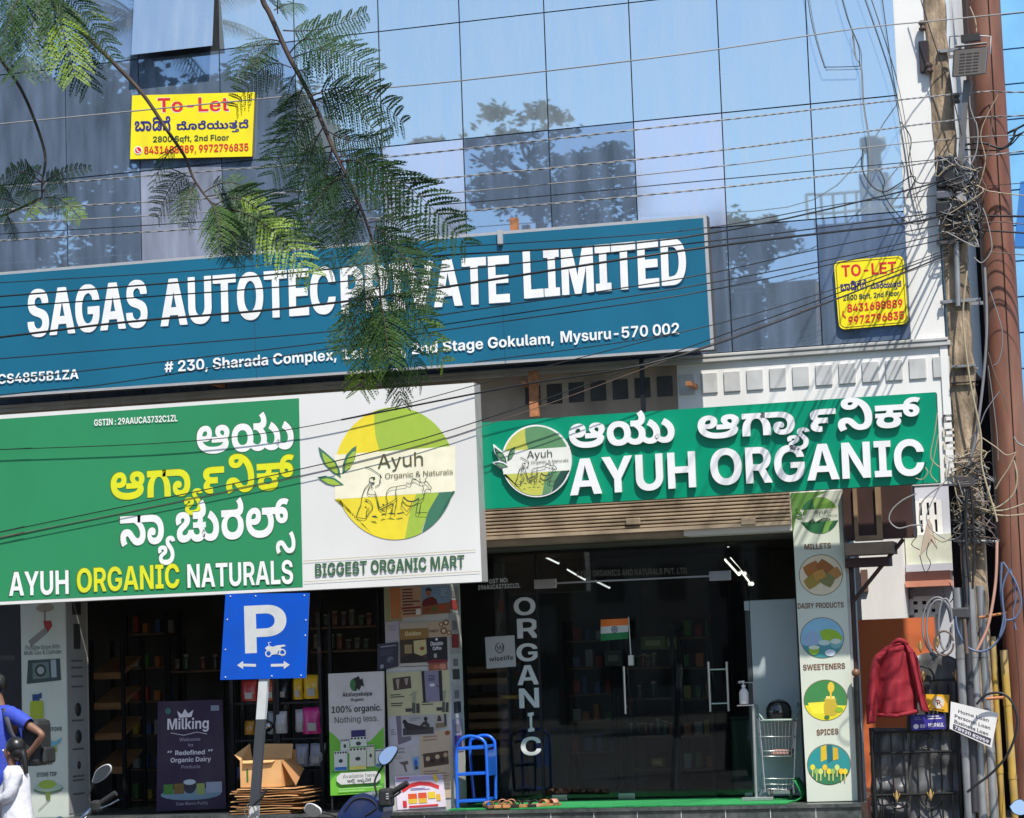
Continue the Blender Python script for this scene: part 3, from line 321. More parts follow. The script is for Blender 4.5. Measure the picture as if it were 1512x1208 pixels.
'ವಿ':[460,[241,-6,174,-6,76,17,24,60,25,88,24,114,70,151,150,171,205,171,278,171,350,141,351,116,350,108,342,90,337,85,229,88,230,91,232,96,233,98,232,106,216,114,201,114,182,114,158,102,159,92,158,77,210,62,267,62,328,62,384,89,391,112,531,112,534,86,588,62,629,62,646,62,680,68,708,84,724,112,725,134,724,176,674,252,588,310,474,344,411,344,380,344,350,334,351,324,350,315,380,305,399,305,434,305,468,326,473,342,607,336,592,306,530,268,442,251,391,251,338,251,254,267,206,300,207,325,206,347,250,380,344,399,417,399,526,399,698,361,820,291,882,198,883,144,882,105,852,52,802,18,738,1,672,-6,643,-6,590,-6,514,7,456,33,429,52,495,50,458,31,388,6,300,-6]],
'ನc':[391,[529,-6,476,-6,396,9,328,39,295,60,276,70,254,82,236,87,227,87,208,87,188,75,189,65,188,52,208,29,227,15,87,-12,62,4,30,49,31,68,30,94,72,133,154,155,219,155,274,155,364,132,411,102,434,89,470,71,504,62,525,62,554,62,588,83,589,104,588,126,546,167,470,200,421,212,31,212,31,279,613,279,613,212,601,214,601,222,644,208,710,172,746,126,747,100,746,47,634,-6]],
'ಬc':[457,[241,-6,176,-6,90,16,48,51,49,72,48,93,76,125,144,156,207,173,242,184,272,200,273,209,272,215,262,222,242,226,225,226,198,226,172,214,173,205,172,199,180,187,185,182,53,158,40,169,24,198,25,212,24,233,66,266,158,285,231,285,306,285,392,263,428,230,429,213,428,193,400,164,332,136,275,118,232,105,206,91,207,82,206,72,236,62,269,62,320,62,376,90,381,112,521,112,526,86,582,62,621,62,668,62,720,91,721,117,720,141,680,179,606,209,559,219,625,264,696,248,812,206,878,150,879,112,878,78,828,24,720,-6,635,-6,586,-6,510,6,446,32,415,54,485,55,446,28,366,2,284,-6],[511,212,511,279,741,279,741,212]],
' ':[130],
},
}
_gl = {}
def glyph(font, ch):
    """(advance, verts, triangles, boundary edges) of one letter in 1/1000 em"""
    k = (font, ch)
    if k in _gl: return _gl[k]
    g = FONT[font][ch]; loops = []
    for c in g[1:]:
        p = [((c[i] >> 1) * 2, c[i + 1] * 2, c[i] & 1) for i in range(0, len(c), 2)]; n = len(p); q = []
        for i in range(n):
            a, b = p[i], p[(i + 1) % n]; q.append(a)
            if not a[2] and not b[2]: q.append(((a[0] + b[0]) / 2, (a[1] + b[1]) / 2, 1))
        st = next(i for i in range(len(q)) if q[i][2]); q = q[st:] + q[:st]; o = []; i = 0
        while i < len(q):
            a = q[i]; b = q[(i + 1) % len(q)]
            if b[2]: o.append(a[:2]); i += 1
            else:
                e = q[(i + 2) % len(q)]; o += [tuple(a[j] * (1 - t) ** 2 + 2 * b[j] * t * (1 - t) + e[j] * t * t for j in (0, 1)) for t in (0, .25, .5, .75)]; i += 2
        cl = []
        for a in o:
            if not cl or abs(a[0] - cl[-1][0]) + abs(a[1] - cl[-1][1]) > 1.5: cl.append(a)
        if len(cl) > 2: loops.append(cl)
    V = []; E = []
    for l in loops:
        b = len(V); V += [Vector(a) for a in l]; E += [(b + i, b + (i + 1) % len(l)) for i in range(len(l))]
    if not V: _gl[k] = (g[0] * 2, [], [], []); return _gl[k]
    vo, eo, fo, *_ = delaunay_2d_cdt(V, E, [], 0, .01)
    T = []
    for f in fo:
        cx = sum(vo[i].x for i in f) / 3; cy = sum(vo[i].y for i in f) / 3; wn = 0
        for l in loops:
            for i in range(len(l)):
                x0, y0 = l[i]; x1, y1 = l[(i + 1) % len(l)]
                if (y0 <= cy) != (y1 <= cy):
                    if (x0 + (cy - y0) / (y1 - y0) * (x1 - x0)) > cx: wn += 1 if y1 > y0 else -1
        if wn: T.append(tuple(f))
    cnt = {}
    for f in T:
        for i in range(3): cnt[(f[i], f[(i + 1) % 3])] = 1
    B = [e for e in cnt if (e[1], e[0]) not in cnt]
    _gl[k] = (g[0] * 2, [(v.x, v.y) for v in vo], T, B); return _gl[k]
KW = {  # Kannada words as glyph runs, (glyph, shift) where needed
    'ayu': ['ಆ', 'ಯ', 'ು'], 'arganik': ['ಆ', 'ಗc', 'ಾ', 'ya_', 'reph', 'ನಿ', 'ಕ್'], 'nyachurals': ['ನc', 'ಾ', 'ya_', 'ಚ', 'ು', 'ರ', 'ಲ್', 'sa_'],
    'badige': ['ಬc', 'ಾ', 'ಡಿ', 'ಗೆ'], 'badigege': ['ಬc', 'ಾ', 'ಡಿ', 'ಗೆ', 'ಗೆ'], 'doreyuttade': ['ದೆ', 'ೂ', 'ರೆ', 'ಯ', 'ು', 'ತ', 'ta_', 'ದೆ'],
    'illi': ['ಇ', 'ಲಿ', 'la_'], 'labhyavide': ['ಲ', 'ಭ', 'ya_', 'ವಿ', 'ದೆ']}
def run(s, font):
    gs = KW[s] if font == 'K' else list(s); x = 0; out = []
    for c in gs:
        if font != 'K' and c not in FONT[font]: font_c = 'B'
        else: font_c = font
        a, V, T, B = glyph(font_c, c); out.append((x, V, T, B)); x += a
    xs = [x0 + v[0] for x0, V, T, B in out for v in V]; lo_, hi = min(xs), max(xs)
    cap = max(v[1] for v in out[0][1]) if font == 'K' else 727.0
    return out, lo_, hi, cap
class Flat:
    """flat printed artwork on a vertical sheet: points are photo pixels (or T-mapped), each layer half a millimetre proud of the last"""
    def __init__(s, y, T=None, step=.0006, mb=None): s.y = y; s.T = T or (lambda a, b: (a, b)); s.k = 1; s.step = step; s.mb = mb or MB(); s.lines = []
    def _y(s): s.k += 1; return s.y - s.k * s.step
    def poly(s, pts, m, smooth=0):
        if smooth: pts = spline(pts + pts[:1], smooth)[:-1]
        y = s._y(); V = [W(*s.T(*p), y) for p in pts]
        a = sum(V[i].x * V[(i + 1) % len(V)].z - V[(i + 1) % len(V)].x * V[i].z for i in range(len(V)))
        s.mb.add(V, [list(range(len(V))) if a > 0 else list(range(len(V)))[::-1]], m)
    def rect(s, x0, y0, x1, y1, m): s.poly([(x0, y0), (x1, y0), (x1, y1), (x0, y1)], m)
    def ell(s, cx, cy, rx, ry, m, n=28, a0=0, a1=360, tilt=0):
        s.poly(arc(cx, cy, rx, ry, a0, a1, n), m)
    def line(s, pts, w, m, closed=False, sm=0):
        if sm: pts = spline(pts, sm)
        q = [Vector(s.T(*p)) for p in pts]; y = s._y(); V = []; n = len(q)
        if closed: q = q + [q[0]]; n += 1
        for i in range(n):
            if closed and i in (0, n - 1): t = (q[1] - q[0]).normalized() + (q[-1] - q[-2]).normalized()
            else: t = q[min(i + 1, n - 1)] - q[max(i - 1, 0)]
            t = t.normalized() if t.length else Vector((1, 0)); nn = Vector((-t.y, t.x)) * w / 2
            V += [W(*(q[i] + nn), y), W(*(q[i] - nn), y)]
        s.mb.add(V, [(2 * i, 2 * i + 1, 2 * i + 3, 2 * i + 2) for i in range(n - 1)], m)
    def text(s, t, p0, p1, h, m, font='B', ext=0, back=0, u=None):
        """t set on the baseline p0-p1 with capitals h high"""
        out, lo_, hi, cap = run(t, font); y = s._y(); mb = MB(); s.lines.append(mb); p0 = s.T(*p0); p1 = s.T(*p1)
        if s.T(0, 1) != (0, 1): h = h * abs(s.T(0, 1)[1] - s.T(0, 0)[1])
        for x0, V, T, B in out:
            Q = []
            for vx, vy in V:
                a = (x0 + vx - lo_) / (hi - lo_); b = vy / cap * h; ux, uy = u or up(p0[0])
                Q.append((p0[0] + a * (p1[0] - p0[0]) + b * ux, p0[1] + a * (p1[1] - p0[1]) + b * uy))
            fr = [W(*q, y) + Vector((0, -ext, 0)) for q in Q]
            if not ext: mb.add(fr, T, m)
            else:
                mb.add(fr, T, m); bk = [v + Vector((0, ext + back, 0)) for v in fr]; n = len(fr)
                mb.add(fr + bk, [(b, a, a + n, b + n) for a, b in B], m)
    def build(s, name, parent=None, lname='lettering'):
        o = s.mb.build(name, parent) if s.mb.v else None
        for l in s.lines: l.build(name if lname == 'lettering' and not s.mb.v else lname, parent)
        return o
def arc(cx, cy, rx, ry, a0, a1, n=28):
    full = abs(a1 - a0) >= 360
    return [(cx + rx * math.cos(math.radians(a0 + (a1 - a0) * i / (n if full else n - 1))), cy + ry * math.sin(math.radians(a0 + (a1 - a0) * i / (n if full else n - 1)))) for i in range(n)]
def spline(pts, k=4):
    pts = [Vector(p) for p in pts]; o = []
    for i in range(len(pts) - 1):
        a = pts[max(i - 1, 0)]; b = pts[i]; c = pts[i + 1]; d = pts[min(i + 2, len(pts) - 1)]
        for j in range(k):
            t = j / k; o.append(.5 * ((2 * b) + (c - a) * t + (2 * a - 5 * b + 4 * c - d) * t * t + (3 * b - a - 3 * c + d) * t ** 3))
    return o + [pts[-1]]
def quadT(q):
    """unit square -> photo quad TL,TR,BR,BL"""
    def T(u, v): return tuple(q[0][i] * (1 - u) * (1 - v) + q[1][i] * u * (1 - v) + q[2][i] * u * v + q[3][i] * (1 - u) * v for i in (0, 1))
    return T
# ================================================================== setting: ground
asphalt = M('asphalt', (.055, .054, .052), .9, var=.35, sc=3, bump=.5, bsc=90)
paving = M('paving', (.22, .2, .18), .85, var=.25, sc=5, bump=.3, bsc=30)
ZF = W(930, 1193, -.3).z                                   # shop floor height
g = MB(); g.add([(-400, -400, 0), (400, -400, 0), (400, 300, 0), (-400, 300, 0)], [(0, 1, 2, 3)], asphalt)
tag(g.build('ground'), 'grey asphalt street', None, kind='structure')
g = MB(); g.box((-60, -3.4, .002), (40, -.305, .14), paving); tag(g.build('pavement'), 'worn paved strip in front of the shops', None, kind='structure')
# ================================================================== building
white = M('white_paint', (.78, .77, .74), .75, var=.05, sc=2, dirt=((.42, .38, .33), .35, 1.6, .25), bump=.08, bsc=120)
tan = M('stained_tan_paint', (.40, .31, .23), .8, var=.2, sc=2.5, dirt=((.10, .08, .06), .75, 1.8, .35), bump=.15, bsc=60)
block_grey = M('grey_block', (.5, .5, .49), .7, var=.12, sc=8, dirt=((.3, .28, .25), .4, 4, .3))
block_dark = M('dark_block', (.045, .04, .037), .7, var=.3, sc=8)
steel_dark = M('dark_frame', (.03, .032, .036), .4, metal=.6, var=.2)
mull = M('mullion', (.055, .06, .07), .45, metal=.5, var=.2)
granite = M('granite', (.06, .07, .068), .3, var=.5, sc=25, dirt=((.2, .2, .18), .5, 3, .6))
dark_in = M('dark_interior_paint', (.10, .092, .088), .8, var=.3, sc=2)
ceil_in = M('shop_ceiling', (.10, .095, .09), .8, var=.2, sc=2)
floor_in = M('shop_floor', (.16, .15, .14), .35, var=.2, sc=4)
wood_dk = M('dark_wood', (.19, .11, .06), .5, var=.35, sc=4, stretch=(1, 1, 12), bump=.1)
X0 = W(-330, 700, 0).x; XR = W(1396, 510, 0).x
ZC = W(1225, 514, 0).z                                     # glass sill line
ZS = W(1000, 792, 0).z                                     # top of the shop opening
ZT = W(700, -170, 0).z
XCOL = (W(1194, 1000, 0).x, W(1256, 1000, 0).x)            # banner column
bld = thing('commercial_building', 'blue glass fronted commercial building with shops under large signboards', 'building', (XR, .4, 0))
xw = W(1332, 300, 0).x
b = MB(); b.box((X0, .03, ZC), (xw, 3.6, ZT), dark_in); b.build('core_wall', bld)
b = MB(); b.box((xw + .003, .0, ZC + .004), (XR, 3.6, ZT), white); b.build('end_wall', bld)
# fascia with its row of square blocks
xs = W(1000, 560, 0).x
b = MB(); xq = XCOL[1] + .08; b.box((xs, 0, ZS), (xq, .3, ZC - .06), white); b.box((xq + .001, 0, W(1370, 716, 0).z), (XR - .004, .3, ZC - .06), white)
b.box((XR - .05, -.02, W(1395, 700, 0).z), (XR + .02, .3, ZC - .06), white); b.build('fascia', bld)
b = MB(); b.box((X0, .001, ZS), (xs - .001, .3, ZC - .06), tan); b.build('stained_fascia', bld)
b = MB()
pr = [(-.12, 0), (-.12, .045), (-.07, .06), (-.07, .085), (0, .1)]
b.box((X0, -.04, ZC - .058), (XR + .05, .02, ZC - .012), M('sill_paint', (.5, .5, .48), .7, var=.2, sc=6, dirt=((.2, .19, .18), .5, 3, 1)))
b.box((X0, -.05, ZC - .012), (XR + .03, .02, ZC + .02), b.ms[0]); b.build('cornice', bld, bevel=.008)
za, zb = W(1030, 582, 0).z, W(1030, 552, 0).z
pitch = (W(1356, 560, 0).x - W(1082, 579, 0).x) / 8
for i in range(-9, 10):
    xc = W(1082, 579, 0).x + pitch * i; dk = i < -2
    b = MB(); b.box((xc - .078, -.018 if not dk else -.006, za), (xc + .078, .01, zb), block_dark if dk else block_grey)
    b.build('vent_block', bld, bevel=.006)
# glass panes
gx = [W(565, 218, 0).x, W(685, 206, 0).x, W(810.5, 192, 0).x, W(936, 179, 0).x, W(1066, 164, 0).x, W(1197, 150, 0).x, W(1327, 137, 0).x]
st = (gx[3] - gx[0]) / 3
left = []
for px in (440, 328, 207.5, 99): left.append(W(px, 220, 0).x)
while left[-1] > X0 + st: left.append(left[-1] - st)
gx = left[::-1] + gx; n0 = len(left)                       # gx[n0] is the px-565 line
gz = [W(565, 47, 0).z, W(565, 218, 0).z]; hz = gz[0] - gz[1]
gz = [gz[0] + 1.0 * hz, gz[0], gz[1], W(1068, 336, 0).z, ZC + .025]
p_mir = pane_mat('facade_glass', (.42, .54, .68, 1), (.22, .30, .43, 1), .42, .012)
p_sky = pane_mat('dusty_facade_glass', (.56, .70, .79, 1), (.43, .51, .57, 1), .33, .014)
p_lav = pane_mat('blinded_facade_glass', (.66, .74, .86, 1), (.46, .51, .66, 1), .5, .06)
b = MB(); b.box((X0, -.004, ZC + .02), (xw, .028, ZT), mull); b.build('mullion_backing', bld)
for r in range(4):
    for c in range(len(gx) - 1):
        i = c - n0; xa, xb = gx[c] + .006, gx[c + 1] - .006; z1, z0 = gz[r] - .006, gz[r + 1] + .006
        if r <= 1: mm = p_sky if i >= -2 else p_mir
        elif r == 2: mm = {0: p_lav, 3: p_lav, -3: p_lav, 4: p_sky, 5: p_sky}.get(i, p_mir)
        else: mm = p_mir
        if r == 1 and i < -1: mm = p_mir
        b = MB(); tx, tz = R0.gauss(0, .002), R0.gauss(0, .0022)
        yo = -.022; hx, hh = (xb - xa) / 2, (z1 - z0) / 2
        op = (r == 0 and i == -3)
        def Y(sx, sz): return yo + tx * sx * hx + tz * sz * hh - (.17 if op and sz < 0 else 0)
        f = [(xa, Y(-1, -1), z0), (xb, Y(1, -1), z0), (xb, Y(1, 1), z1), (xa, Y(-1, 1), z1)]
        b.add(f + [(q[0], q[1] + .012, q[2]) for q in f], [(0, 1, 2, 3), (0, 4, 5, 1), (1, 5, 6, 2), (2, 6, 7, 3), (3, 7, 4, 0)], mm if not op else p_sky)
        b.build('window_pane', bld)
# plinth, columns, shop shell
b = MB(); xr_p = W(1271, 1187, -.3).x
b.box((X0, -.3, .001), (xr_p, 3.5, ZF), granite)
b.build('plinth', bld, bevel=.01)
b = MB()
for k in range(1, 26): b.box((xr_p - .42 * k, -.3025, .02), (xr_p - .42 * k + .008, -.2995, ZF - .035), block_grey)
b.box((X0, -.318, ZF - .03), (xr_p + .01, -.2985, ZF + .003), granite); b.build('plinth_edging', bld)
colp = M('column_paint', (.5, .5, .47), .7, var=.1, sc=3, dirt=((.3, .27, .24), .4, 2, .5))
for a_, b_, q in ((XCOL[0] - .01, XCOL[1] + .03, .42), (W(570, 1000, 0).x, W(664, 1000, 0).x, .42), (W(31, 1000, 0).x, W(98, 1000, 0).x, .5)):
    b = MB(); b.box((a_, .012, ZF), (b_, q, ZS), colp); b.build('column', bld)
b = MB(); xi = XCOL[0] - .05; yb = 3.3
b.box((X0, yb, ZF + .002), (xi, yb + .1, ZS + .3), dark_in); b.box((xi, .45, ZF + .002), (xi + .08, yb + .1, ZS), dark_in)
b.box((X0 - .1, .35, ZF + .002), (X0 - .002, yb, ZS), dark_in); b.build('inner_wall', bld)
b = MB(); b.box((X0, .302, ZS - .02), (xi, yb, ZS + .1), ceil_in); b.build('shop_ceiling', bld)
b = MB(); xm = W(30, 1000, .42).x
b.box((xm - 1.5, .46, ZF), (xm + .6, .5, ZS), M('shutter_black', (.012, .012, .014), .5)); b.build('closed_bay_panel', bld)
xb0 = W(124, 1000, 1.0).x
# roller shutter above the entrance
shut = M('shutter_steel', (.50, .40, .29), .5, metal=.25, var=.2, sc=3, stretch=(.4, 1, 8), dirt=((.08, .06, .04), .7, 3, 1))
b = MB(); xa, xb = W(700, 770, 0).x, W(1168, 760, 0).x; zt, z0 = W(940, 722, 0).z, W(940, 781, 0).z
n = 11; hh = (zt - z0) / n
for i in range(n):
    z = z0 + i * hh; vs = []
    for x in (xa, xb): vs += [(x, -.03, z), (x, -.055, z + hh * .3), (x, -.055, z + hh * .7), (x, -.03, z + hh), (x, .0, z + hh), (x, .0, z)]
    b.add(vs, [(0, 6, 7, 1), (1, 7, 8, 2), (2, 8, 9, 3), (0, 1, 2, 3, 4, 5), (6, 11, 10, 9, 8, 7), (5, 11, 6, 0)], shut)
b.box((xa, -.075, z0 - .035), (xb, .0, z0 - .002), shut); b.build('roller_shutter', bld)
for px in (1105, 935):
    b = MB(); c = W(px, 770, -.07); b.box((c.x - .07, -.085, c.z - .03), (c.x + .07, -.056, c.z + .03), shut); b.build('shutter_lock', bld, bevel=.006)
# glass front: y 1.0
GY = 1.0
shop_glass = glass_mat('shop_glass', (.82, .85, .85, 1))
chrome = M('brushed_steel', (.62, .62, .62), .28, metal=1, var=.08)
def gpane(name, pxa, pxb, pyt, pyb, y, ytilt=0):
    b = MB(); a = W(pxa, pyb, y); c = W(pxb, pyt, y); zb_ = ZF + .012
    p = [(a.x, y, zb_), (c.x, y + ytilt, zb_), (c.x, y + ytilt, c.z), (a.x, y, c.z)]
    b.add(p + [(q[0], q[1] + .01, q[2]) for q in p], [(0, 1, 2, 3), (7, 6, 5, 4), (0, 4, 5, 1), (1, 5, 6, 2), (2, 6, 7, 3), (3, 7, 4, 0)], shop_glass)
    return b.build(name, bld)
gpane('fixed_glass', 684, 798, 790, 1185, GY)
gpane('transom_glass', 800, 1108, 790, 852, GY)
door = gpane('glass_door', 801, 944, 858, 1185, GY)
door2 = gpane('glass_door', 1060, 1086, 856, 1185, GY, .75)
gpane('fixed_glass', 1090, 1135, 800, 1180, GY)
def handle(px, py0, py1, y, par):
    b = MB(); a = W(px, py0, y); c = W(px + (py1 - py0) * .045, py1, y)
    x = (a.x + c.x) / 2
    b.tube([(x, y - .06, c.z), (x, y - .06, a.z)], .013, chrome, 10)
    for t in (.15, .85): z = c.z + (a.z - c.z) * t; b.tube([(x, y - .06, z), (x, y, z)], .008, chrome, 8)
    o = b.build('handle', par)
ORG[door.name] = ORG[bld.name]; ORG[door2.name] = ORG[bld.name]
handle(923, 984, 1054, GY, door)
b = MB(); a = W(1046, 977, GY - .06); c = W(1073, 977, GY - .06); z0 = W(1048, 1051, GY - .06).z
for q in (a, c): b.tube([(q.x, q.y, z0), (q.x, q.y, q.z)], .014, chrome, 10)
for t in (.16, .84): z = z0 + (a.z - z0) * t; b.tube([(a.x, a.y, z), (c.x, c.y, z)], .009, chrome, 8)
b.build('handle', door2)
for px, py, w_, h_, par in ((805, 862, 33, 13, bld), (1063, 850, 32, 14, bld), (925, 1176, 24, 8, door), (826, 1178, 22, 8, bld), (1106, 1174, 12, 6, bld)):
    b = MB(); c = W(px, py, GY - .012); k = PPM(px, py, GY)
    b.box((c.x - w_ / 2 / k, c.y, c.z - h_ / 2 / k), (c.x + w_ / 2 / k, c.y + .008, c.z + h_ / 2 / k), chrome); b.build('patch_fitting', par, bevel=.003)
b = MB(); a = W(820, 861, GY); c = W(1048, 851, GY)
b.box((a.x, GY - .012, (a.z + c.z) / 2 - .008), (c.x, GY + .015, (a.z + c.z) / 2 + .008), chrome); b.build('transom_rail', bld)
b = MB(); a = W(800, 1000, GY)
for px in (797,): a = W(px, 1000, GY); b.box((a.x - .012, GY - .01, ZF), (a.x + .012, GY + .03, ZS - .03), steel_dark)
b.build('door_frame', bld)
# lettering stuck on the glass
fl = Flat(GY - .004); grey_l = P(222, 222, 224, .6); dim_l = P(110, 110, 108, .8)
for ch, x0, x1, y0, y1 in (('O', 759, 791, 881, 909), ('R', 764, 796, 914, 943), ('G', 763, 795, 949, 977), ('A', 764, 796, 983, 1012), ('N', 767, 797, 1017, 1046), ('I', 778, 787, 1053, 1081), ('C', 769.5, 800, 1087, 1116)):
    fl.text(ch, (x0 + (2 if ch == 'I' else 0), y1), (x1 + (2 if ch == 'I' else 0), y1 - 1.5), y1 - y0 - (2 if ch in 'OGC' else 0), grey_l)
fl.text('GST NO:', (722, 862), (750, 859.5), 6.5, grey_l); fl.text('29AAUCA3732C1ZL', (706, 871), (768, 867.5), 6.5, grey_l)
fl.text('AYUH ORGANICS AND NATURALS PVT. LTD.', (851, 852), (1016, 847), 9, dim_l)
o = fl.build('glass_lettering', bld)
# ------------------------------------------------------------------ light tubes in the shop
tube_on = emit_mat('lit_tube', (1, .93, .8, 1), 1.8); tube_dim = emit_mat('weak_tube', (.9, .9, .86, 1), 1.0)
k = 0
tubes = [((798, 819), (825, 832), 2.6, 0), ((838, 841), (864, 856), 2.3, 0), ((880, 858), (900, 868), 2.1, 0),
         ((1028, 780), (1044, 800), 2.2, 1), ((1040, 780), (1060, 803), 2.2, 1), ((1053, 780), (1076, 806), 2.2, 1),
         ((1072, 826), (1092, 848), 1.9, 1), ((1080, 824), (1100, 848), 1.9, 1), ((1092, 838), (1111, 863), 1.9, 1)]
for i, (a, c, y, on) in enumerate(tubes):
    p, q = W(*a, y), W(*c, y - .15); d = (q - p).normalized()
    nm = ('bright', 'small') if on else ('dim', 'short')
    where = ['upper one above the glass door', 'middle one above the glass door', 'lower one above the glass door', 'first of the upper row near the shutter', 'second of the upper row near the shutter', 'third of the upper row near the shutter', 'first of the lower row above the fridge', 'second of the lower row above the fridge', 'last of the lower row above the fridge'][i]
    t = thing('tube_light', '%s tube light on the dark shop ceiling, %s' % ('lit' if on else 'faint', where), 'ceiling light', p, 'tube lights in the shop')
    b = MB(); b.tube([p, q], .02 if on else .011, tube_on if on else tube_dim, 8); b.build('tube', t)
    b = MB(); s_ = Vector((0, 0, .03)); b.tube([p + s_, q + s_], .022, ceil_in, 6); b.build('batten', t)
# ================================================================== signboards
rim = M('aluminium_trim', (.55, .55, .55), .45, metal=.4, var=.15, sc=5, dirt=((.2, .18, .16), .4, 5, 1))
rust = M('rusty_bracket', (.42, .17, .07), .85, var=.4, sc=14)
def vinyl(name, c, dirt=.35): return M(name, lin(*c), .42, var=.05, sc=1.2, bump=.12, bsc=2.2, dirt=(tuple(v * .55 for v in lin(*c)[:3]), dirt, .9, .6))
ink_w = P(238, 238, 236, .5)
def inset(q, a, b=None):
    b = a if b is None else b; T = quadT(q); lw = math.dist(q[0], q[1]); lh = math.dist(q[0], q[3]); u, v = a / lw, b / lh
    return [T(u, v), T(1 - u, v), T(1 - u, 1 - v), T(u, 1 - v)]
# ---- office sign
q = [(-60, 407), (1043, 317), (1054.5, 516), (-60, 591)]; YS = -.45
t = thing('office_signboard', 'long teal signboard with a company name in tall white capitals', 'signboard', W(500, 560, YS))
teal = vinyl('teal_vinyl', (20, 102, 132), .3)
MBd = MB(); MBd.board(q, YS, .14, rim, M('sign_back', (.06, .06, .06), .7)); MBd.build('panel', t, bevel=.006)
f = Flat(YS); f.poly(inset(q, 5, 4), teal); f.build('face', t)
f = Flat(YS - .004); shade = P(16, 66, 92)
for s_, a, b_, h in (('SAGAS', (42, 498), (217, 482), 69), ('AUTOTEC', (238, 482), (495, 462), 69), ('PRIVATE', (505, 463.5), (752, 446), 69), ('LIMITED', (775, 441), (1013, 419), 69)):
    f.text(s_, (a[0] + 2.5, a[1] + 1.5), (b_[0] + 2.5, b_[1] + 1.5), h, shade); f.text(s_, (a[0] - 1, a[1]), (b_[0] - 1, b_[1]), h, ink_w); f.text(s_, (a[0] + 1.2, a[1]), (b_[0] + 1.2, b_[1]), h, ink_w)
f.text('# 230, Sharada Complex,', (243, 550), (497, 531.5), 16, ink_w); f.text('1st Main, 2nd Stage Gokulam,', (506, 531), (818, 507), 16, ink_w)
f.text('Mysuru-570 002', (828, 506), (1003, 493), 16.5, ink_w); f.text('CS4855B1ZA', (-3, 567), (116, 559), 14, ink_w)
f.build('lettering', t)
f = Flat(YS - .001); [f.line([(x0, y0), (x1, y1)], .8, shade) for x0, y0, x1, y1 in ((738, 345, 746, 536), (372, 375, 379, 558))]; f.build('seam', t)
b = MB(); a, c = W(738, 343, YS - .01), W(740, 362, YS - .01)
b.box((a.x - .02, YS - .03, c.z), (a.x + .03, YS - .004, a.z + .02), rim); b.build('joint_clip', t)
for px in (310, 770, 1015):
    b = MB(); p = W(px, 550, YS + .1); b.box((p.x - .025, YS + .12, W(px, 560, 0).z - .1), (p.x + .025, -.02, W(px, 560, 0).z - .06), rust); b.build('bracket', t)
for px, y0, y1, kk in ((760, 322, 345, 'top'), (789, 548, 616, 'low')):
    b = MB(); a, c = W(px - 5, y1, -.22), W(px + 5, y0, -.22); b.box((a.x, -.26, a.z - (.3 if kk == 'top' else 0)), (c.x, -.2, c.z), rust); b.build('post', t)
b = MB(); a = W(950, 600, -.24); b.box((a.x - .02, -.26, a.z - .1), (a.x + .02, -.22, W(950, 530, -.24).z), steel_dark); b.build('post', t)
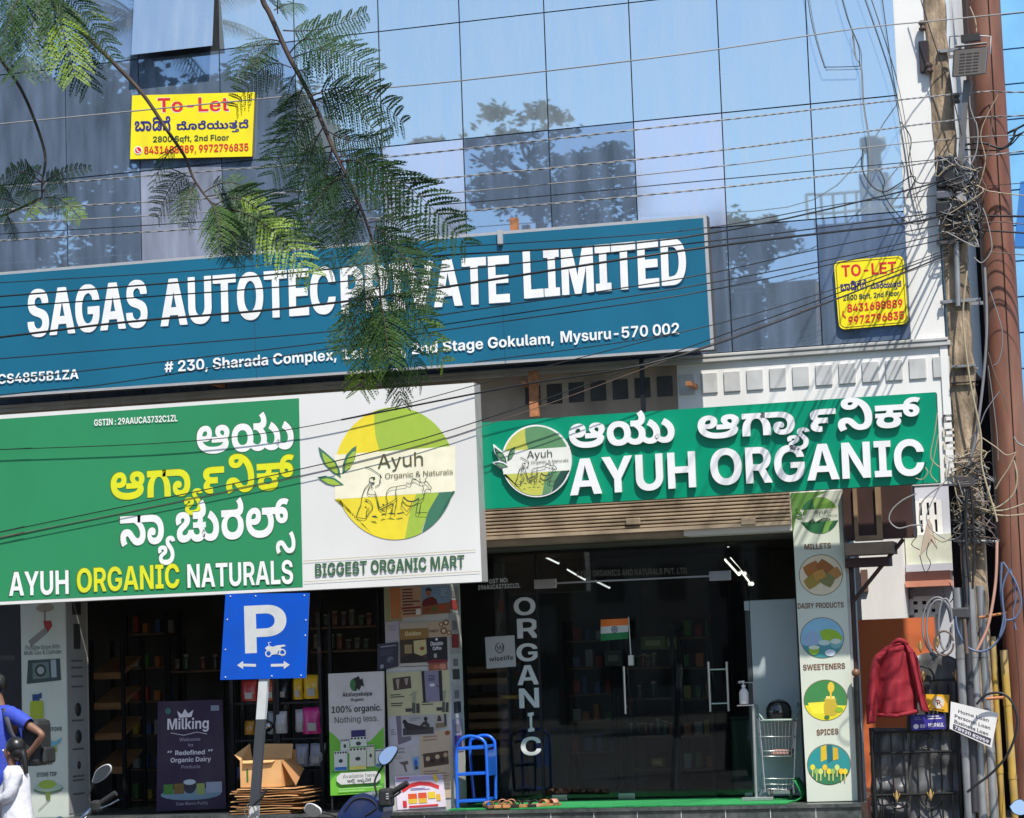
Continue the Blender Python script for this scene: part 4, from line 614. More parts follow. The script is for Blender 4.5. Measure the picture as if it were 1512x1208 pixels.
# ---- logo used on three signs; drawn in its own 1263 x 1208 space
def logo(f, pal, T, detail=True, cream=True):
    f.T = T; yel, lg, dg, pale_band, ink, txt = pal; c = (675, 599); rx, ry = 490, 537
    def A(a0, a1, n=24): return arc(c[0], c[1], rx, ry, a0, a1, n)
    ang = lambda x, y: math.degrees(math.atan2((y - c[1]) / ry, (x - c[0]) / rx)) % 360
    a_l, a_t, a_r = ang(185, 447), ang(512, 95), ang(1150, 378)
    f.poly(A(a_l, a_t) + [(508, 190), (520, 300), (553, 425)], yel); f.poly(A(a_t, a_r + (360 if a_r < a_t else 0)) + [(553, 425), (520, 300), (508, 190)], lg)
    f.poly([(185, 449), (1165, 377), (1165, 744), (190, 809)], pale_band)
    b_l, b_r = ang(190, 810), ang(1163, 745)
    a1, a2 = ang(757, 1125), ang(890, 1068)
    f.poly([(190, 810), (850, 766), (800, 900), (757, 1124)] + A(a1, b_l), yel)
    f.poly([(850, 766), (1035, 755), (950, 900), (890, 1068)] + A(a2, a1, 6) + [(800, 900)], lg)
    f.poly([(1035, 755), (1163, 745)] + A(b_r, a2) + [(950, 900)], dg)
    for i, L in enumerate(([(55, 382), (110, 425), (195, 500), (228, 570), (238, 638), (170, 590), (100, 520), (70, 450)], [(365, 375), (330, 395), (280, 450), (252, 530), (250, 605), (310, 560), (352, 480)], [(45, 630), (110, 618), (190, 637), (262, 690), (190, 697), (120, 680)])):
        f.poly(L, dg); m_ = (sum(p[0] for p in L) / len(L), sum(p[1] for p in L) / len(L)); o = (6, 14) if i != 1 else (12, 14)
        f.poly([(m_[0] + (p[0] - m_[0]) * .72 + o[0] * .6, m_[1] + (p[1] - m_[1]) * .72 + o[1] * .6) for p in L], lg)
    f.text('Ayuh', (537, 558), (905, 534), 112, txt, 'R'); f.text('Organic & Naturals', (597, 641), (1146, 604), 42, txt, 'R')
    if not detail:
        f.line([(400, 800), (500, 720), (560, 800)], 2, ink); f.line([(610, 790), (760, 700), (900, 700), (960, 720)], 2, ink); return
    w_ = 1.0
    for s_ in ([(438, 545), (480, 560), (562, 615)], [(562, 612), (556, 660), (546, 690), (515, 706)], [(472, 640), (470, 662), (490, 682), (512, 672)], [(470, 682), (440, 712), (424, 742), (405, 800)], [(490, 682), (486, 706), (500, 720)],
               [(480, 694), (462, 725), (455, 760), (480, 772), (512, 772)], [(405, 800), (401, 850), (385, 885), (363, 947)], [(360, 950), (400, 962), (441, 960), (446, 905), (470, 878)], [(430, 805), (470, 822), (490, 850), (496, 880), (470, 912), (441, 960)],
               [(512, 742), (530, 800), (547, 880), (600, 912)], [(520, 770), (552, 878)], [(552, 878), (640, 835), (690, 798)], [(560, 890), (660, 840)],
               [(690, 706), (640, 716), (610, 750), (606, 790), (616, 830), (610, 875), (604, 922)], [(690, 706), (730, 697), (765, 694), (776, 676), (800, 686), (815, 656), (842, 650), (880, 672), (905, 676)],
               [(905, 676), (930, 664), (952, 690), (971, 716), (960, 732), (936, 726), (918, 748), (914, 772), (904, 800), (870, 822)], [(886, 672), (876, 650), (882, 636)], [(925, 664), (922, 645), (938, 632)], [(815, 656), (822, 640), (850, 648)],
               [(690, 708), (682, 750), (692, 800), (690, 835), (680, 872), (674, 922)], [(745, 790), (735, 830), (730, 856), (770, 906)], [(870, 800), (856, 860), (850, 914), (882, 922)], [(890, 830), (880, 880), (870, 915)], [(818, 825), (800, 870), (772, 912)],
               [(640, 840), (660, 870), (640, 920)], [(900, 690), (912, 745)], [(870, 915), (940, 917)]):
        f.line(s_, w_, ink, sm=3)
    f.line([(745, 790), (780, 822), (830, 824), (872, 800)], 2.2, ink, sm=3)
    f.poly([(466, 640), (486, 628), (516, 627), (516, 650), (500, 660), (496, 642)], ink); f.poly([(552, 606), (574, 636), (556, 640)], ink)
    for p in ([(562, 936), (590, 922), (612, 930), (570, 942)], [(612, 925), (650, 914), (690, 934), (640, 930)], [(690, 922), (740, 912), (748, 922), (700, 932)], [(484, 944), (520, 940), (540, 962), (500, 956)], [(570, 850), (590, 845), (586, 866)], [(650, 850), (668, 845), (660, 880)], [(430, 825), (446, 815), (462, 838), (448, 836)]): f.poly(p, ink)
def shift(sx, sy, ox, oy): return lambda X, Y: (ox + X * sx, oy + Y * sy)
# ---- wide white and green sign
q = [(-60, 617), (700, 565), (711.5, 859), (-60, 896)]; YL = -1.0
t = thing('shop_signboard', 'large white and green box sign with round farmer emblem and Kannada words', 'signboard', W(300, 890, YL))
wv = M('white_vinyl', (.74, .735, .71), .4, var=.03, sc=1, dirt=((.5, .47, .42), .3, .8, .5))
b = MB(); b.board(q, YL, .2, wv, rim); b.build('panel', t, bevel=.006)
f = Flat(YL - .001); grn = vinyl('green_vinyl', (46, 138, 90), .25); yk = P(222, 222, 32); dgr = P(24, 92, 52)
f.poly([(-60, 623), (441.5, 588), (447, 867), (-60, 891)], grn)
f.build('green_field', t)
f = Flat(YL - .003); gtx = P(58, 98, 66)
def ol(t_, a, b_, h, m_, font='B', e=1.4):
    f.text(t_, (a[0] - e, a[1] + e * .7), (b_[0] + e, b_[1] + e * .7), h + e * 1.4, P(60, 104, 66) if m_ is not yk else P(96, 128, 34), font); f.text(t_, a, b_, h, m_, font)
ol('ayu', (291, 670.5), (434, 662), 41, ink_w, 'K'); ol('arganik', (164, 738.5), (435, 721), 40, yk, 'K'); ol('nyachurals', (178, 806), (436, 790), 43, ink_w, 'K')
ol('AYUH', (13.5, 880), (101.5, 877), 35, ink_w); ol('ORGANIC', (114, 875), (265, 867.5), 35, yk); ol('NATURALS', (277, 868), (433, 861.5), 34.5, ink_w)
f.text('GSTIN : 29AAUCA3732C1ZL', (139, 629), (262, 622), 9.5, ink_w); f.text('BIGGEST ORGANIC MART', (465.5, 851), (686, 838), 18.5, gtx)
for a, c in (((448, 828.5), (702, 812)), ((449, 859), (709, 843.5))): f.line([a, c], .9, P(176, 172, 140))
f.build('lettering', t)
f = Flat(YL - .002); logo(f, (P(232, 212, 50), P(160, 188, 66), P(62, 116, 92), P(238, 233, 205), P(58, 74, 52), P(88, 84, 54)), shift(1 / 5.49, 1 / 5.49, 460, 590)); f.build('emblem', t)
# ---- green shop sign with raised letters
q = [(709, 624), (1381.5, 579), (1387, 712.5), (712, 752)]; YG = -.8
t = thing('raised_letter_sign', 'bright green sign with raised white letters and a round logo above the entrance', 'signboard', W(1050, 735, YG))
gv = M('green_acrylic', lin(0, 142, 106), .3, var=.06, sc=1.5, dirt=((.0, .16, .11), .4, 1.5, .4), coat=.2)
b = MB(); b.board(q, YG, .12, gv, M('green_edge', (.01, .12, .08), .5)); b.build('panel', t, bevel=.006)
acr = M('white_acrylic', (.82, .82, .81), .35, var=.03, sc=3, dirt=((.55, .53, .5), .3, 4, .6)); f = Flat(YG - .012)
EXT = .03; LD = .014
f.y = YG - LD
f.text('AYUH', (843, 732), (1028.5, 719.5), 53, acr, 'B', EXT); f.text('ORGANIC', (1051, 717), (1366, 701.5), 53, acr, 'B', EXT)
f.build('raised_lettering', t)
f = Flat(YG - LD); f.text('ayu', (842, 662.5), (997, 652.5), 35.5, acr, 'K', EXT); f.text('arganik', (1032, 649), (1361, 629), 34, acr, 'K', EXT); f.build('raised_kannada_lettering', t)
kx = 425 / 490 / 8.63; ky = 440 / 537 / 8.63
TL = shift(kx, ky, 720 + 622 / 8.63 - 675 * kx, 610 + 610 / 8.63 - 599 * ky)
b = MB(); c0 = TL(675, 599); b.prism(arc(c0[0], c0[1], 446 / 8.63, 462 / 8.63, 0, 360, 48), YG - LD - EXT, EXT, acr)
for L in ([(70, 395), (240, 540), (275, 650), (150, 600), (85, 500)], [(365, 420), (350, 520), (262, 630), (250, 560)], [(50, 625), (150, 605), (290, 690), (160, 705)]):
    b.prism([(720 + x / 8.63, 610 + y / 8.63) for x, y in L], YG - LD - EXT + .001, EXT * .9, acr)
b.build('emblem_disc', t)
f = Flat(YG - LD - EXT - .0005); logo(f, (P(190, 192, 84), P(92, 140, 96), P(28, 72, 62), P(226, 226, 218), P(72, 78, 70), P(70, 78, 66)), TL); f.build('emblem', t)
# ---- two to-let boards
yel = M('yellow_board', lin(246, 226, 22), .45, var=.05, sc=4, dirt=((.5, .42, .05), .25, 5, .5)); red = P(214, 32, 44); navy = P(40, 36, 120)
q = [(195, 141), (376, 136), (372, 231), (192, 235)]; y = -.07
t = thing('to_let_board', 'yellow to-let board behind the hanging branch, phone numbers on one line', 'notice board', W(284, 233, y), 'to-let boards on the glass')
b = MB(); b.board(q, y, .035, yel, P(150, 120, 20)); b.build('board', t, bevel=.004)
f = Flat(y)
f.text('To-Let', (232, 167), (339, 165), 22.5, ink_w); f.text('To-Let', (233, 166), (338, 164), 21, red); f.text('badige', (199, 194), (252, 192.5), 15, navy, 'K'); f.text('doreyuttade', (261, 192), (367, 189), 13, navy, 'K')
f.text('2800 Sqft, 2nd Floor', (226, 210), (338, 207), 8.5, P(42, 70, 50)); f.text('8431688889, 9972796835', (213, 227.5), (367, 222.5), 11, red)
f.ell(204, 222, 6, 6.2, ink_w); f.ell(204, 222, 4.6, 4.8, red); f.line([(202, 219), (202.5, 222.5), (206, 225)], 1.4, ink_w); f.build('lettering', t)
q = [(1231, 386), (1334, 377), (1341.5, 478), (1239, 487)]
def rounded(q, r):
    T = quadT(q); o = []; lw = math.dist(q[0], q[1]); lh = math.dist(q[0], q[3])
    for cx, cy, a in ((r / lw, r / lh, 180), (1 - r / lw, r / lh, 270), (1 - r / lw, 1 - r / lh, 0), (r / lw, 1 - r / lh, 90)):
        for k in range(5): o.append(T(cx + r / lw * math.cos(math.radians(a + 22.5 * k)), cy + r / lh * math.sin(math.radians(a + 22.5 * k))))
    return o
t = thing('to_let_board', 'rounded yellow to-let board near the white wall, phone numbers stacked', 'notice board', W(1290, 480, y), 'to-let boards on the glass')
b = MB(); b.prism(rounded(q, 9), y, .03, yel, P(150, 120, 20)); b.build('board', t)
f = Flat(y); rr = rounded(inset(q, 2.6), 8); f.line(rr, 1.0, P(90, 70, 20), True)
f.text('TO-LET', (1243, 409), (1324, 403), 17, red); f.text('badigege', (1241, 430), (1280, 427), 10.5, navy, 'K'); f.text('doreyuttade', (1286, 426.5), (1331, 423), 9, navy, 'K')
f.text('2800 Sqft, 2nd Floor', (1245, 444), (1328, 436), 7.5, P(38, 60, 74)); f.text('8431688889', (1251.5, 461), (1333, 453), 11.5, red); f.text('9972796835', (1253, 479), (1335, 470.5), 11.5, red)
f.line([(1245, 459), (1244.5, 465), (1249, 469)], 1.8, red); f.build('lettering', t)
# ---- round-picture banner on the column
y = -.012
q = [(1168, 728), (1242, 724), (1267, 1182), (1192, 1184)]
t = thing('column_banner', 'tall pale banner of round food pictures on the column beside the entrance', 'banner', W(1230, 1183, y))
ban = M('pale_banner', lin(206, 212, 196), .5, var=.04, sc=2, dirt=((.42, .43, .36), .35, 1.5, .5))
b = MB(); b.board(q, y, .02, ban); b.build('panel', t)
f = Flat(y); T = quadT(q)
f.poly([T(0, 0), T(.72, 0), T(.3, .03), T(.08, .075), T(.0, .13)], P(92, 140, 66))
bt = P(112, 74, 46)
for s_, x0, y0, x1, y1, h in (('MILLETS', 1188, 812, 1227, 810, 8.5), ('DAIRY PRODUCTS', 1178, 899, 1246, 897, 8), ('SWEETENERS', 1186, 990, 1248, 987.5, 8.5), ('SPICES', 1206, 1086, 1238, 1084, 8.5)): f.text(s_, (x0, y0), (x1, y1), h, bt)
f.build('lettering', t)
f = Flat(y); logo(f, (P(38, 104, 62), P(112, 158, 70), P(30, 92, 56), P(206, 212, 196), P(60, 80, 60), P(56, 72, 58)), shift(56 / 980, 54 / 1074, 1210 - 675 * 56 / 980, 761 - 599 * 54 / 1074), False); f.build('emblem', t)
def roundel(cx, cy, items, base):
    f = Flat(y); f.ell(cx, cy, 32.5, 30.5, P(120, 96, 60), 36); f.ell(cx, cy, 31.5, 29.5, base, 36)
    for kind, *a in items:
        if kind == 'e': f.ell(cx + a[0], cy + a[1], a[2], a[3], a[4], 16)
        elif kind == 'p': f.poly([(cx + u, cy + v) for u, v in a[0]], a[1])
        elif kind == 'c': f.poly([p for p in arc(cx, cy, 31.5, 29.5, a[0], a[1], 20)], a[2])
    f.build('picture', t)
br, ol_, gr_, gy_ = P(150, 92, 40), P(158, 134, 50), P(96, 138, 60), P(120, 132, 90)
def bag(x, y_, w_, h_, ro, m_): c_, s_ = math.cos(ro), math.sin(ro); return ('p', [(x + c_ * u - s_ * v, y_ + s_ * u + c_ * v) for u, v in ((-w_, -h_), (-w_ * .3, -h_ * 1.12), (w_ * .4, -h_ * 1.1), (w_, -h_), (w_ * 1.08, 0), (w_, h_), (0, h_ * 1.1), (-w_, h_), (-w_ * 1.1, 0))], m_)
roundel(1212, 849, [bag(-13, -9, 11, 8, -.5, P(168, 104, 44)), bag(6, -11, 11, 8, .6, br), bag(21, -2, 8, 7, -.6, P(176, 124, 60)), bag(-12, 9, 11, 8, -.6, ol_), bag(9, 7, 10, 8, .5, P(126, 122, 70)), bag(-2, 0, 8, 6, -.4, P(190, 140, 60))], P(222, 208, 176))
roundel(1214, 942, [('c', 20, 160, P(70, 150, 150)), ('p', [(-4, -10), (10, -14), (22, -10), (30, -2), (28, 8), (2, 9)], P(150, 190, 50)), ('p', [(-28, -2), (-14, -12), (-4, -4), (-4, 10), (-26, 12)], P(150, 178, 206)), ('e', 3, 10, 10, 7, P(86, 150, 160)), ('e', 3, 7, 9, 4, P(190, 214, 206)), ('e', 20, 9, 8, 7, P(120, 176, 176)), ('e', 20, 5, 8, 4, P(206, 220, 206)), ('e', -12, 18, 8, 7, P(150, 186, 60)), ('e', -12, 14, 8, 3, P(214, 224, 196)), ('e', 12, 22, 8, 5, P(206, 216, 226))], P(136, 190, 214))
roundel(1219, 1034, [('c', 15, 165, P(222, 214, 40)), ('p', [(-26, 4), (0, 2), (26, 10), (24, 20), (-20, 20)], P(240, 226, 60)), ('p', [(-1, 2), (-2, -2), (16, -2), (15, 2), (18, 8), (17, 20), (13, 23), (2, 23), (-2, 20), (-3, 8)], P(196, 170, 52)), ('p', [(0, -2), (14, -2), (13, -6), (1, -6)], P(236, 214, 120)), ('e', 8, -19, 5, 8, P(220, 190, 60)), ('p', [(6, -12), (9, -12), (9, 0), (7, 0)], P(226, 190, 50)), ('e', 20, 14, 6, 4, P(140, 180, 40)), ('e', 2, 25, 4, 3, P(70, 110, 60))], P(60, 130, 70))
it = [('p', [(-4, -29), (4, -29), (6, -6), (-2, -2)], P(20, 100, 110)), ('p', [(-12, -26), (-4, -29), (-3, -8), (-12, -4)], P(214, 180, 40)), ('p', [(6, -26), (13, -24), (14, -8), (6, -6)], P(206, 170, 40)), ('c', 20, 160, P(50, 120, 80))]
for i in range(9):
    u = -24 + i * 6; v = 4 + 7 * abs(math.sin(i * 2.1)); it += [('e', u, v, 3.6, 4.4, (P(226, 206, 50), P(150, 180, 90), P(200, 214, 120), P(236, 190, 40))[i % 4]), ('p', [(u - .8, v + 4), (u + .8, v + 4), (u + .8, v + 14), (u - .8, v + 14)], P(210, 206, 120))]
roundel(1224, 1129, it, P(40, 140, 140))
# ================================================================== things at the shop front
paper = P(214, 212, 206, .7); black = P(22, 22, 24, .6)
def poster(q, y, bg, label, cat='poster', items=(), name='poster', th=.002, group=None):
    """a sheet at its own place: items are (kind, ...) in sheet units 0..1"""
    t = thing(name, label, cat, W(*q[3], y), group)
    b = MB(); b.board(q, y, th, bg); b.build('sheet', t)
    T = quadT(q); f = Flat(y, T, .0004); U = (0, 1)
    upv = (q[0][0] - q[3][0], q[0][1] - q[3][1]); n_ = math.hypot(*upv); upv = (upv[0] / n_, upv[1] / n_)
    for it in items:
        k = it[0]
        if k == 'r': f.rect(*it[1:5], it[5])
        elif k == 'p': f.poly(it[1], it[2])
        elif k == 'e': f.ell(*it[1:5], it[5], 20)
        elif k == 'l': f.line(it[1], it[2], it[3])
        elif k == 't': _, s_, x0, y0, x1, h, m_ = it[:7]; f.text(s_, (x0, y0), (x1, y0), h, m_, it[7] if len(it) > 7 else 'B', u=upv)
        elif k == 'w':                                       # a block of small print
            _, x0, y0, x1, y1, n, m_ = it
            for i in range(n):
                v = y0 + (y1 - y0) * i / n; e = x1 - (x1 - x0) * R0.choice((0, .1, .25, .4)); f.rect(x0, v, e, v + (y1 - y0) / n * .45, m_)
    f.build('picture', t, 'lettering'); return t
# ---- purple dairy standee, inside the left bay
wh = P(226, 222, 230); lil = P(150, 140, 160)
poster([(233, 1036), (328, 1033), (334, 1194), (231, 1198)], .35, P(46, 28, 60, .6), 'tall dark purple dairy standee standing inside the left shop bay', 'standee', [
    ('t', 'Milking', .15, .26, .78, .1, wh), ('p', [(.33, .155), (.30, .09), (.37, .125), (.42, .075), (.47, .12), (.55, .085), (.52, .15)], wh), ('l', [(.2, .29), (.4, .315), (.6, .29), (.75, .31)], .8, wh),
    ('t', 'Welcome', .33, .37, .65, .032, lil), ('t', 'to', .46, .42, .54, .03, lil), ('t', 'Redefined', .27, .495, .71, .042, wh), ('t', '“', .15, .495, .22, .042, wh), ('t', '”', .76, .495, .83, .042, wh), ('t', 'Organic Dairy', .2, .56, .8, .042, wh), ('t', 'Products', .36, .62, .64, .032, lil),
    ('e', .5, .855, .44, .055, P(120, 150, 170)), ('r', .1, .76, .24, .85, P(70, 130, 50)), ('r', .25, .755, .4, .85, P(120, 90, 40)), ('e', .48, .79, .09, .06, P(40, 40, 60)), ('e', .48, .745, .09, .025, P(190, 200, 210)), ('r', .58, .76, .7, .86, P(150, 170, 90)), ('r', .72, .75, .95, .85, P(160, 170, 190)),
    ('t', 'Cow Moms Purity', .28, .955, .74, .03, lil), ('e', .16, .09, .045, .03, P(60, 110, 110)), ('r', .82, .05, .95, .1, P(130, 140, 160))], 'standee', .01)
# ---- organic dairy standee beside the posters
lm, lmd = P(104, 178, 52), P(70, 150, 50)
def pack(x0, y0, x1, y1, c1, c2=None): 
    o = [('r', x0, y0, x1, y1, c1)]
    for i in range(5): u = x0 + (x1 - x0) * (i + .5) / 5; o.append(('e', u, y0 + .012, (x1 - x0) * .07, .008, black))
    o.append(('e', (x0 + x1) / 2, (y0 + y1) / 2, (x1 - x0) * .16, .016, P(40, 60, 50)))
    if c2: o.append(('r', x0 + .01, y1 - .03, x1 - .01, y1 - .004, c2))
    return o
kan = lambda s_, x0, y0, x1, h, m_: ('t', s_, x0, y0, x1, h, m_, 'K')
poster([(484.5, 995), (566, 991), (568, 1170), (488, 1175)], -.06, P(196, 192, 190, .5), 'white and green standee reading 100% organic beside the poster column', 'standee', [
    ('p', [(0, .47), (.08, .5), (.2, .56), (.5, .6), (.75, .57), (.9, .5), (1, .46), (1, 1), (0, 1)], lm), ('p', [(0, .82), (.12, .76), (.3, .74), (.3, .78), (.12, .82), (0, .88)], lmd), ('p', [(.55, .92), (.8, .9), (1, .93), (1, .96), (.7, .95)], lmd),
    ('p', arc(.48, .1, .09, .055, 60, 290, 12), P(50, 110, 60)), ('p', [(.46, .05), (.55, .03), (.58, .06), (.62, .05), (.65, .12), (.6, .11), (.56, .15), (.52, .13), (.47, .15), (.5, .09)], black),
    ('t', 'Akshayakalpa', .25, .195, .79, .035, black), ('t', 'Organic', .4, .235, .64, .024, black), ('t', '100% organic.', .05, .325, .96, .055, P(44, 60, 50)), ('t', 'Nothing less.', .1, .408, .9, .05, P(60, 76, 66), 'R'),
    *pack(.2, .54, .36, .66, P(200, 206, 196)), ('r', .4, .475, .66, .535, P(40, 40, 90)), *pack(.38, .53, .68, .64, P(206, 210, 200), lmd), *pack(.08, .64, .32, .8, P(206, 210, 206), P(40, 110, 180)), *pack(.36, .62, .67, .8, P(206, 206, 190), P(220, 210, 90)), *pack(.68, .6, .82, .78, P(200, 200, 180)), *pack(.84, .64, .99, .79, P(206, 210, 206), P(60, 120, 140)),
    ('p', [(.2, .82), (.85, .82), (.93, .85), (.93, .885), (.85, .915), (.2, .915), (.12, .885), (.12, .85)], P(200, 200, 198)), ('t', 'Available here', .23, .865, .83, .03, P(50, 60, 60), 'R'), kan('illi', .31, .902, .46, .02, P(50, 60, 60)), kan('labhyavide', .5, .902, .75, .02, P(50, 60, 60)),
    ('w', .15, .945, .95, .985, 2, P(150, 200, 120))], 'standee', .03)
b = MB()
for px in (490, 563): a, c = W(px, 1172, -.03), W(px, 1199, -.03); b.tube([a, Vector((a.x, a.y, ZF))], .012, steel_dark, 8)
b.box((W(488, 1190, 0).x, -.15, ZF + .001), (W(568, 1190, 0).x, .12, ZF + .014), steel_dark); b.build('stand_base', [o for o in COL.objects if o.name.startswith('standee')][1])
# ---- posters crowding the column
yp = 0.008
og, bw, grp = P(170, 108, 62), P(60, 54, 54), 'posters pasted on the column'
def pp(q, bg, label, items, dy=0): return poster(q, yp - dy, bg, label, 'poster', items, group=grp)
pp([(567, 868), (593, 867), (594, 917), (569, 919)], P(138, 136, 96, .7), 'olive green poster with a maroon curve at the top left of the column', [('p', [(.9, .1), (.75, .3), (.7, .6), (.9, .9), (1, .9), (1, .1)], P(96, 40, 34))])
pp([(574.5, 868), (622, 866), (622.5, 910), (577, 914)], P(176, 140, 110, .7), 'tan menu poster with an orange band and rows of dark print', [('r', .02, 0, .34, 1, og), ('w', .4, .06, .95, .96, 9, P(84, 44, 40)), ('r', .82, .74, .97, .94, P(206, 200, 196)), ('r', .36, .66, .98, .72, P(120, 36, 36))], .004)
pp([(622, 866), (664, 864), (665, 905), (623, 908)], P(112, 138, 160, .6), 'portrait poster of a man in a maroon shirt above food bowls', [('p', [(0, .62), (.06, .48), (.22, .4), (.38, .38), (.52, .48), (.58, .66), (.3, .74), (.05, .74)], P(96, 26, 30)), ('e', .25, .24, .085, .13, P(150, 96, 72)), ('p', [(.14, .2), (.17, .08), (.28, .05), (.36, .12), (.35, .22), (.3, .15), (.2, .16)], black), ('p', [(0, .72), (1, .6), (1, 1), (0, 1)], P(126, 76, 44)), ('e', .2, .84, .1, .08, P(120, 60, 30)), ('e', .45, .82, .1, .08, P(80, 90, 40)), ('e', .72, .78, .12, .1, P(160, 64, 30)), ('w', .68, .1, .92, .4, 4, P(160, 176, 190))], .003)
pp([(568.5, 919), (589, 917), (590, 946), (570, 948)], P(166, 156, 164, .7), 'blank pale lilac sheet on the left edge of the column', [('w', .2, .2, .8, .5, 3, P(140, 132, 140))], .003)
pp([(590, 920), (632, 918), (633, 983), (591, 985)], P(60, 44, 30, .5), 'dark poster showing two mugs under tilted letters', [('r', 0, 0, 1, .14, P(170, 160, 140)), ('r', 0, .14, 1, .38, P(136, 104, 50)), ('t', 'Golden', .18, .3, .74, .1, P(214, 196, 150)), ('r', .16, .5, .42, .7, P(150, 130, 90)), ('p', [(.48, .42), (.92, .4), (.94, .72), (.72, .78), (.5, .7)], P(190, 176, 124)), ('e', .78, .6, .08, .04, P(130, 60, 40)), ('p', [(0, .8), (.5, .7), (1, .84), (1, .92), (0, .92)], P(34, 24, 22)), ('r', 0, .92, 1, .99, P(176, 170, 160))], .006)
pp([(632, 918), (665, 916), (666, 940), (633, 942)], P(178, 156, 130, .7), 'cream poster with brown rings under the portrait poster', [*[x for cx, cy, r in ((.58, .22, .1), (.8, .12, .13), (.68, .62, .15), (.92, .75, .1)) for x in (('e', cx, cy, r, r * 1.4, P(110, 62, 40)), ('e', cx, cy, r * .55, r * .8, P(206, 186, 150)))], ('t', 'FINEST', .05, .68, .45, .16, P(90, 60, 50))], .005)
pp([(629, 942), (660, 940), (661, 977), (631, 980)], P(30, 24, 28, .5), 'small black poster with white curly lettering and a red base', [('t', 'Chocolate', .2, .32, .8, .16, wh), ('t', 'Coffee', .3, .5, .72, .14, wh), ('r', .34, .64, .48, .8, P(160, 160, 160)), ('e', .5, .08, .06, .05, wh), ('p', [(0, .9), (.4, .86), (1, .92), (1, 1), (0, 1)], P(110, 26, 40))], .008)
pp([(557.5, 951), (588, 948), (588, 984), (583, 990), (557, 991)][:3] + [(557, 991)], P(48, 48, 62, .5), 'dark blue notice hanging over the left edge of the column', [('w', .15, .1, .9, .2, 1, P(140, 140, 150)), ('w', .15, .26, .8, .5, 3, P(76, 76, 92)), ('e', .62, .66, .16, .12, P(100, 100, 116)), ('e', .7, .76, .1, .08, P(60, 56, 70)), ('r', .14, .8, .3, .94, P(150, 150, 156))], .012)
pp([(632, 980), (660, 977), (661, 990), (633, 992)], P(140, 84, 64, .6), 'small food photo strip under the black poster', [('e', .4, .5, .16, .3, P(176, 100, 70)), ('e', .75, .5, .18, .35, P(190, 130, 110))], .004)
def spray(c): return [('p', [(c - .1, .56), (c + .04, .46), (c + .16, .47), (c + .13, .55), (c + .1, .7), (c + .12, .95), (c - .02, .95), (c, .7), (c + .02, .55)], P(150, 150, 124)), ('r', c, .72, c + .09, .96, P(70, 76, 66)), ('r', c + .12, .74, c + .22, .96, bw), ('r', c - .2, .84, c + .0, .92, bw)]
pp([(570, 994), (621, 991), (623, 1055), (573, 1058)], P(182, 178, 140, .65), 'cream spray bottle leaflet with a dark photo of two heads, the whole one', [('p', [(.18, .13), (.7, .1), (.72, .38), (.2, .41)], P(64, 50, 44)), ('p', [(.27, .16), (.38, .15), (.35, .38), (.31, .38)], P(160, 140, 124)), ('p', [(.52, .15), (.64, .14), (.6, .3), (.56, .3)], P(160, 140, 124)), ('w', .1, .5, .5, .6, 2, bw), ('w', .1, .7, .45, .8, 2, P(40, 36, 34)), *spray(.72)], .006)
pp([(618, 991), (664, 989), (663, 1054), (621, 1056)], P(186, 182, 144, .65), 'cream spray bottle leaflet half hidden by the lilac sachet', [('w', .06, .7, .5, .8, 2, P(40, 36, 34)), *spray(.76)], .0045)
pp([(622, 991), (652, 990), (654, 1035), (625, 1037)], P(128, 122, 144, .4), 'lilac sachet poster with dark edges on the column', [('r', 0, 0, .14, 1, P(34, 28, 32)), ('r', .84, 0, 1, 1, P(34, 28, 32)), ('t', 'Pure', .36, .2, .66, .07, P(50, 40, 70)), ('w', .3, .24, .72, .34, 2, P(50, 40, 70)), ('e', .5, .46, .14, .05, P(206, 204, 210)), ('p', [(.66, .44), (.84, .52), (.8, .55)], P(50, 40, 60))], .0095)
pp([(573, 1058), (625, 1055), (627, 1095), (576, 1108)], P(182, 178, 186, .7), 'white sheet with a thick grey L-shaped border', [('p', [(.22, .0), (.36, 0), (.36, .68), (.62, .66), (.62, .84), (.24, .9)], P(108, 100, 112)), ('w', .05, .4, .2, .6, 3, P(120, 116, 120))], .003)
pp([(592, 1057), (641, 1055), (642, 1085), (594, 1088)], P(168, 164, 164, .6), 'grey massage photo of one person lying and one kneeling', [('r', .03, .6, .97, .94, P(60, 54, 56)), ('p', [(.06, .3), (.14, .25), (.2, .34), (.5, .5), (.8, .58), (.8, .7), (.2, .72), (.08, .56)], P(40, 34, 36)), ('e', .1, .3, .06, .11, black), ('p', [(.52, .58), (.66, .34), (.76, .3), (.86, .5), (.84, .66), (.7, .5)], P(50, 44, 46)), ('e', .74, .2, .055, .11, black), ('w', .25, .12, .6, .3, 2, P(140, 134, 134))], .007)
pp([(641, 1055), (659, 1054), (660, 1074), (642, 1076)], P(170, 160, 150, .6), 'tiny photo of a bottle right of the massage photo', [('p', [(.3, .1), (.5, .1), (.6, .5), (.2, .5)], bw), ('r', .1, .62, .8, .96, P(120, 104, 84)), ('r', .8, 0, .98, .9, bw)], .006)
pp([(577, 1100), (640, 1096), (642, 1150), (579, 1152)], P(178, 174, 176, .7), 'white price list under the bordered sheet', [('w', .05, .1, .5, .4, 3, P(130, 126, 128)), ('w', .7, .1, .98, .4, 4, P(120, 116, 118))], .002)
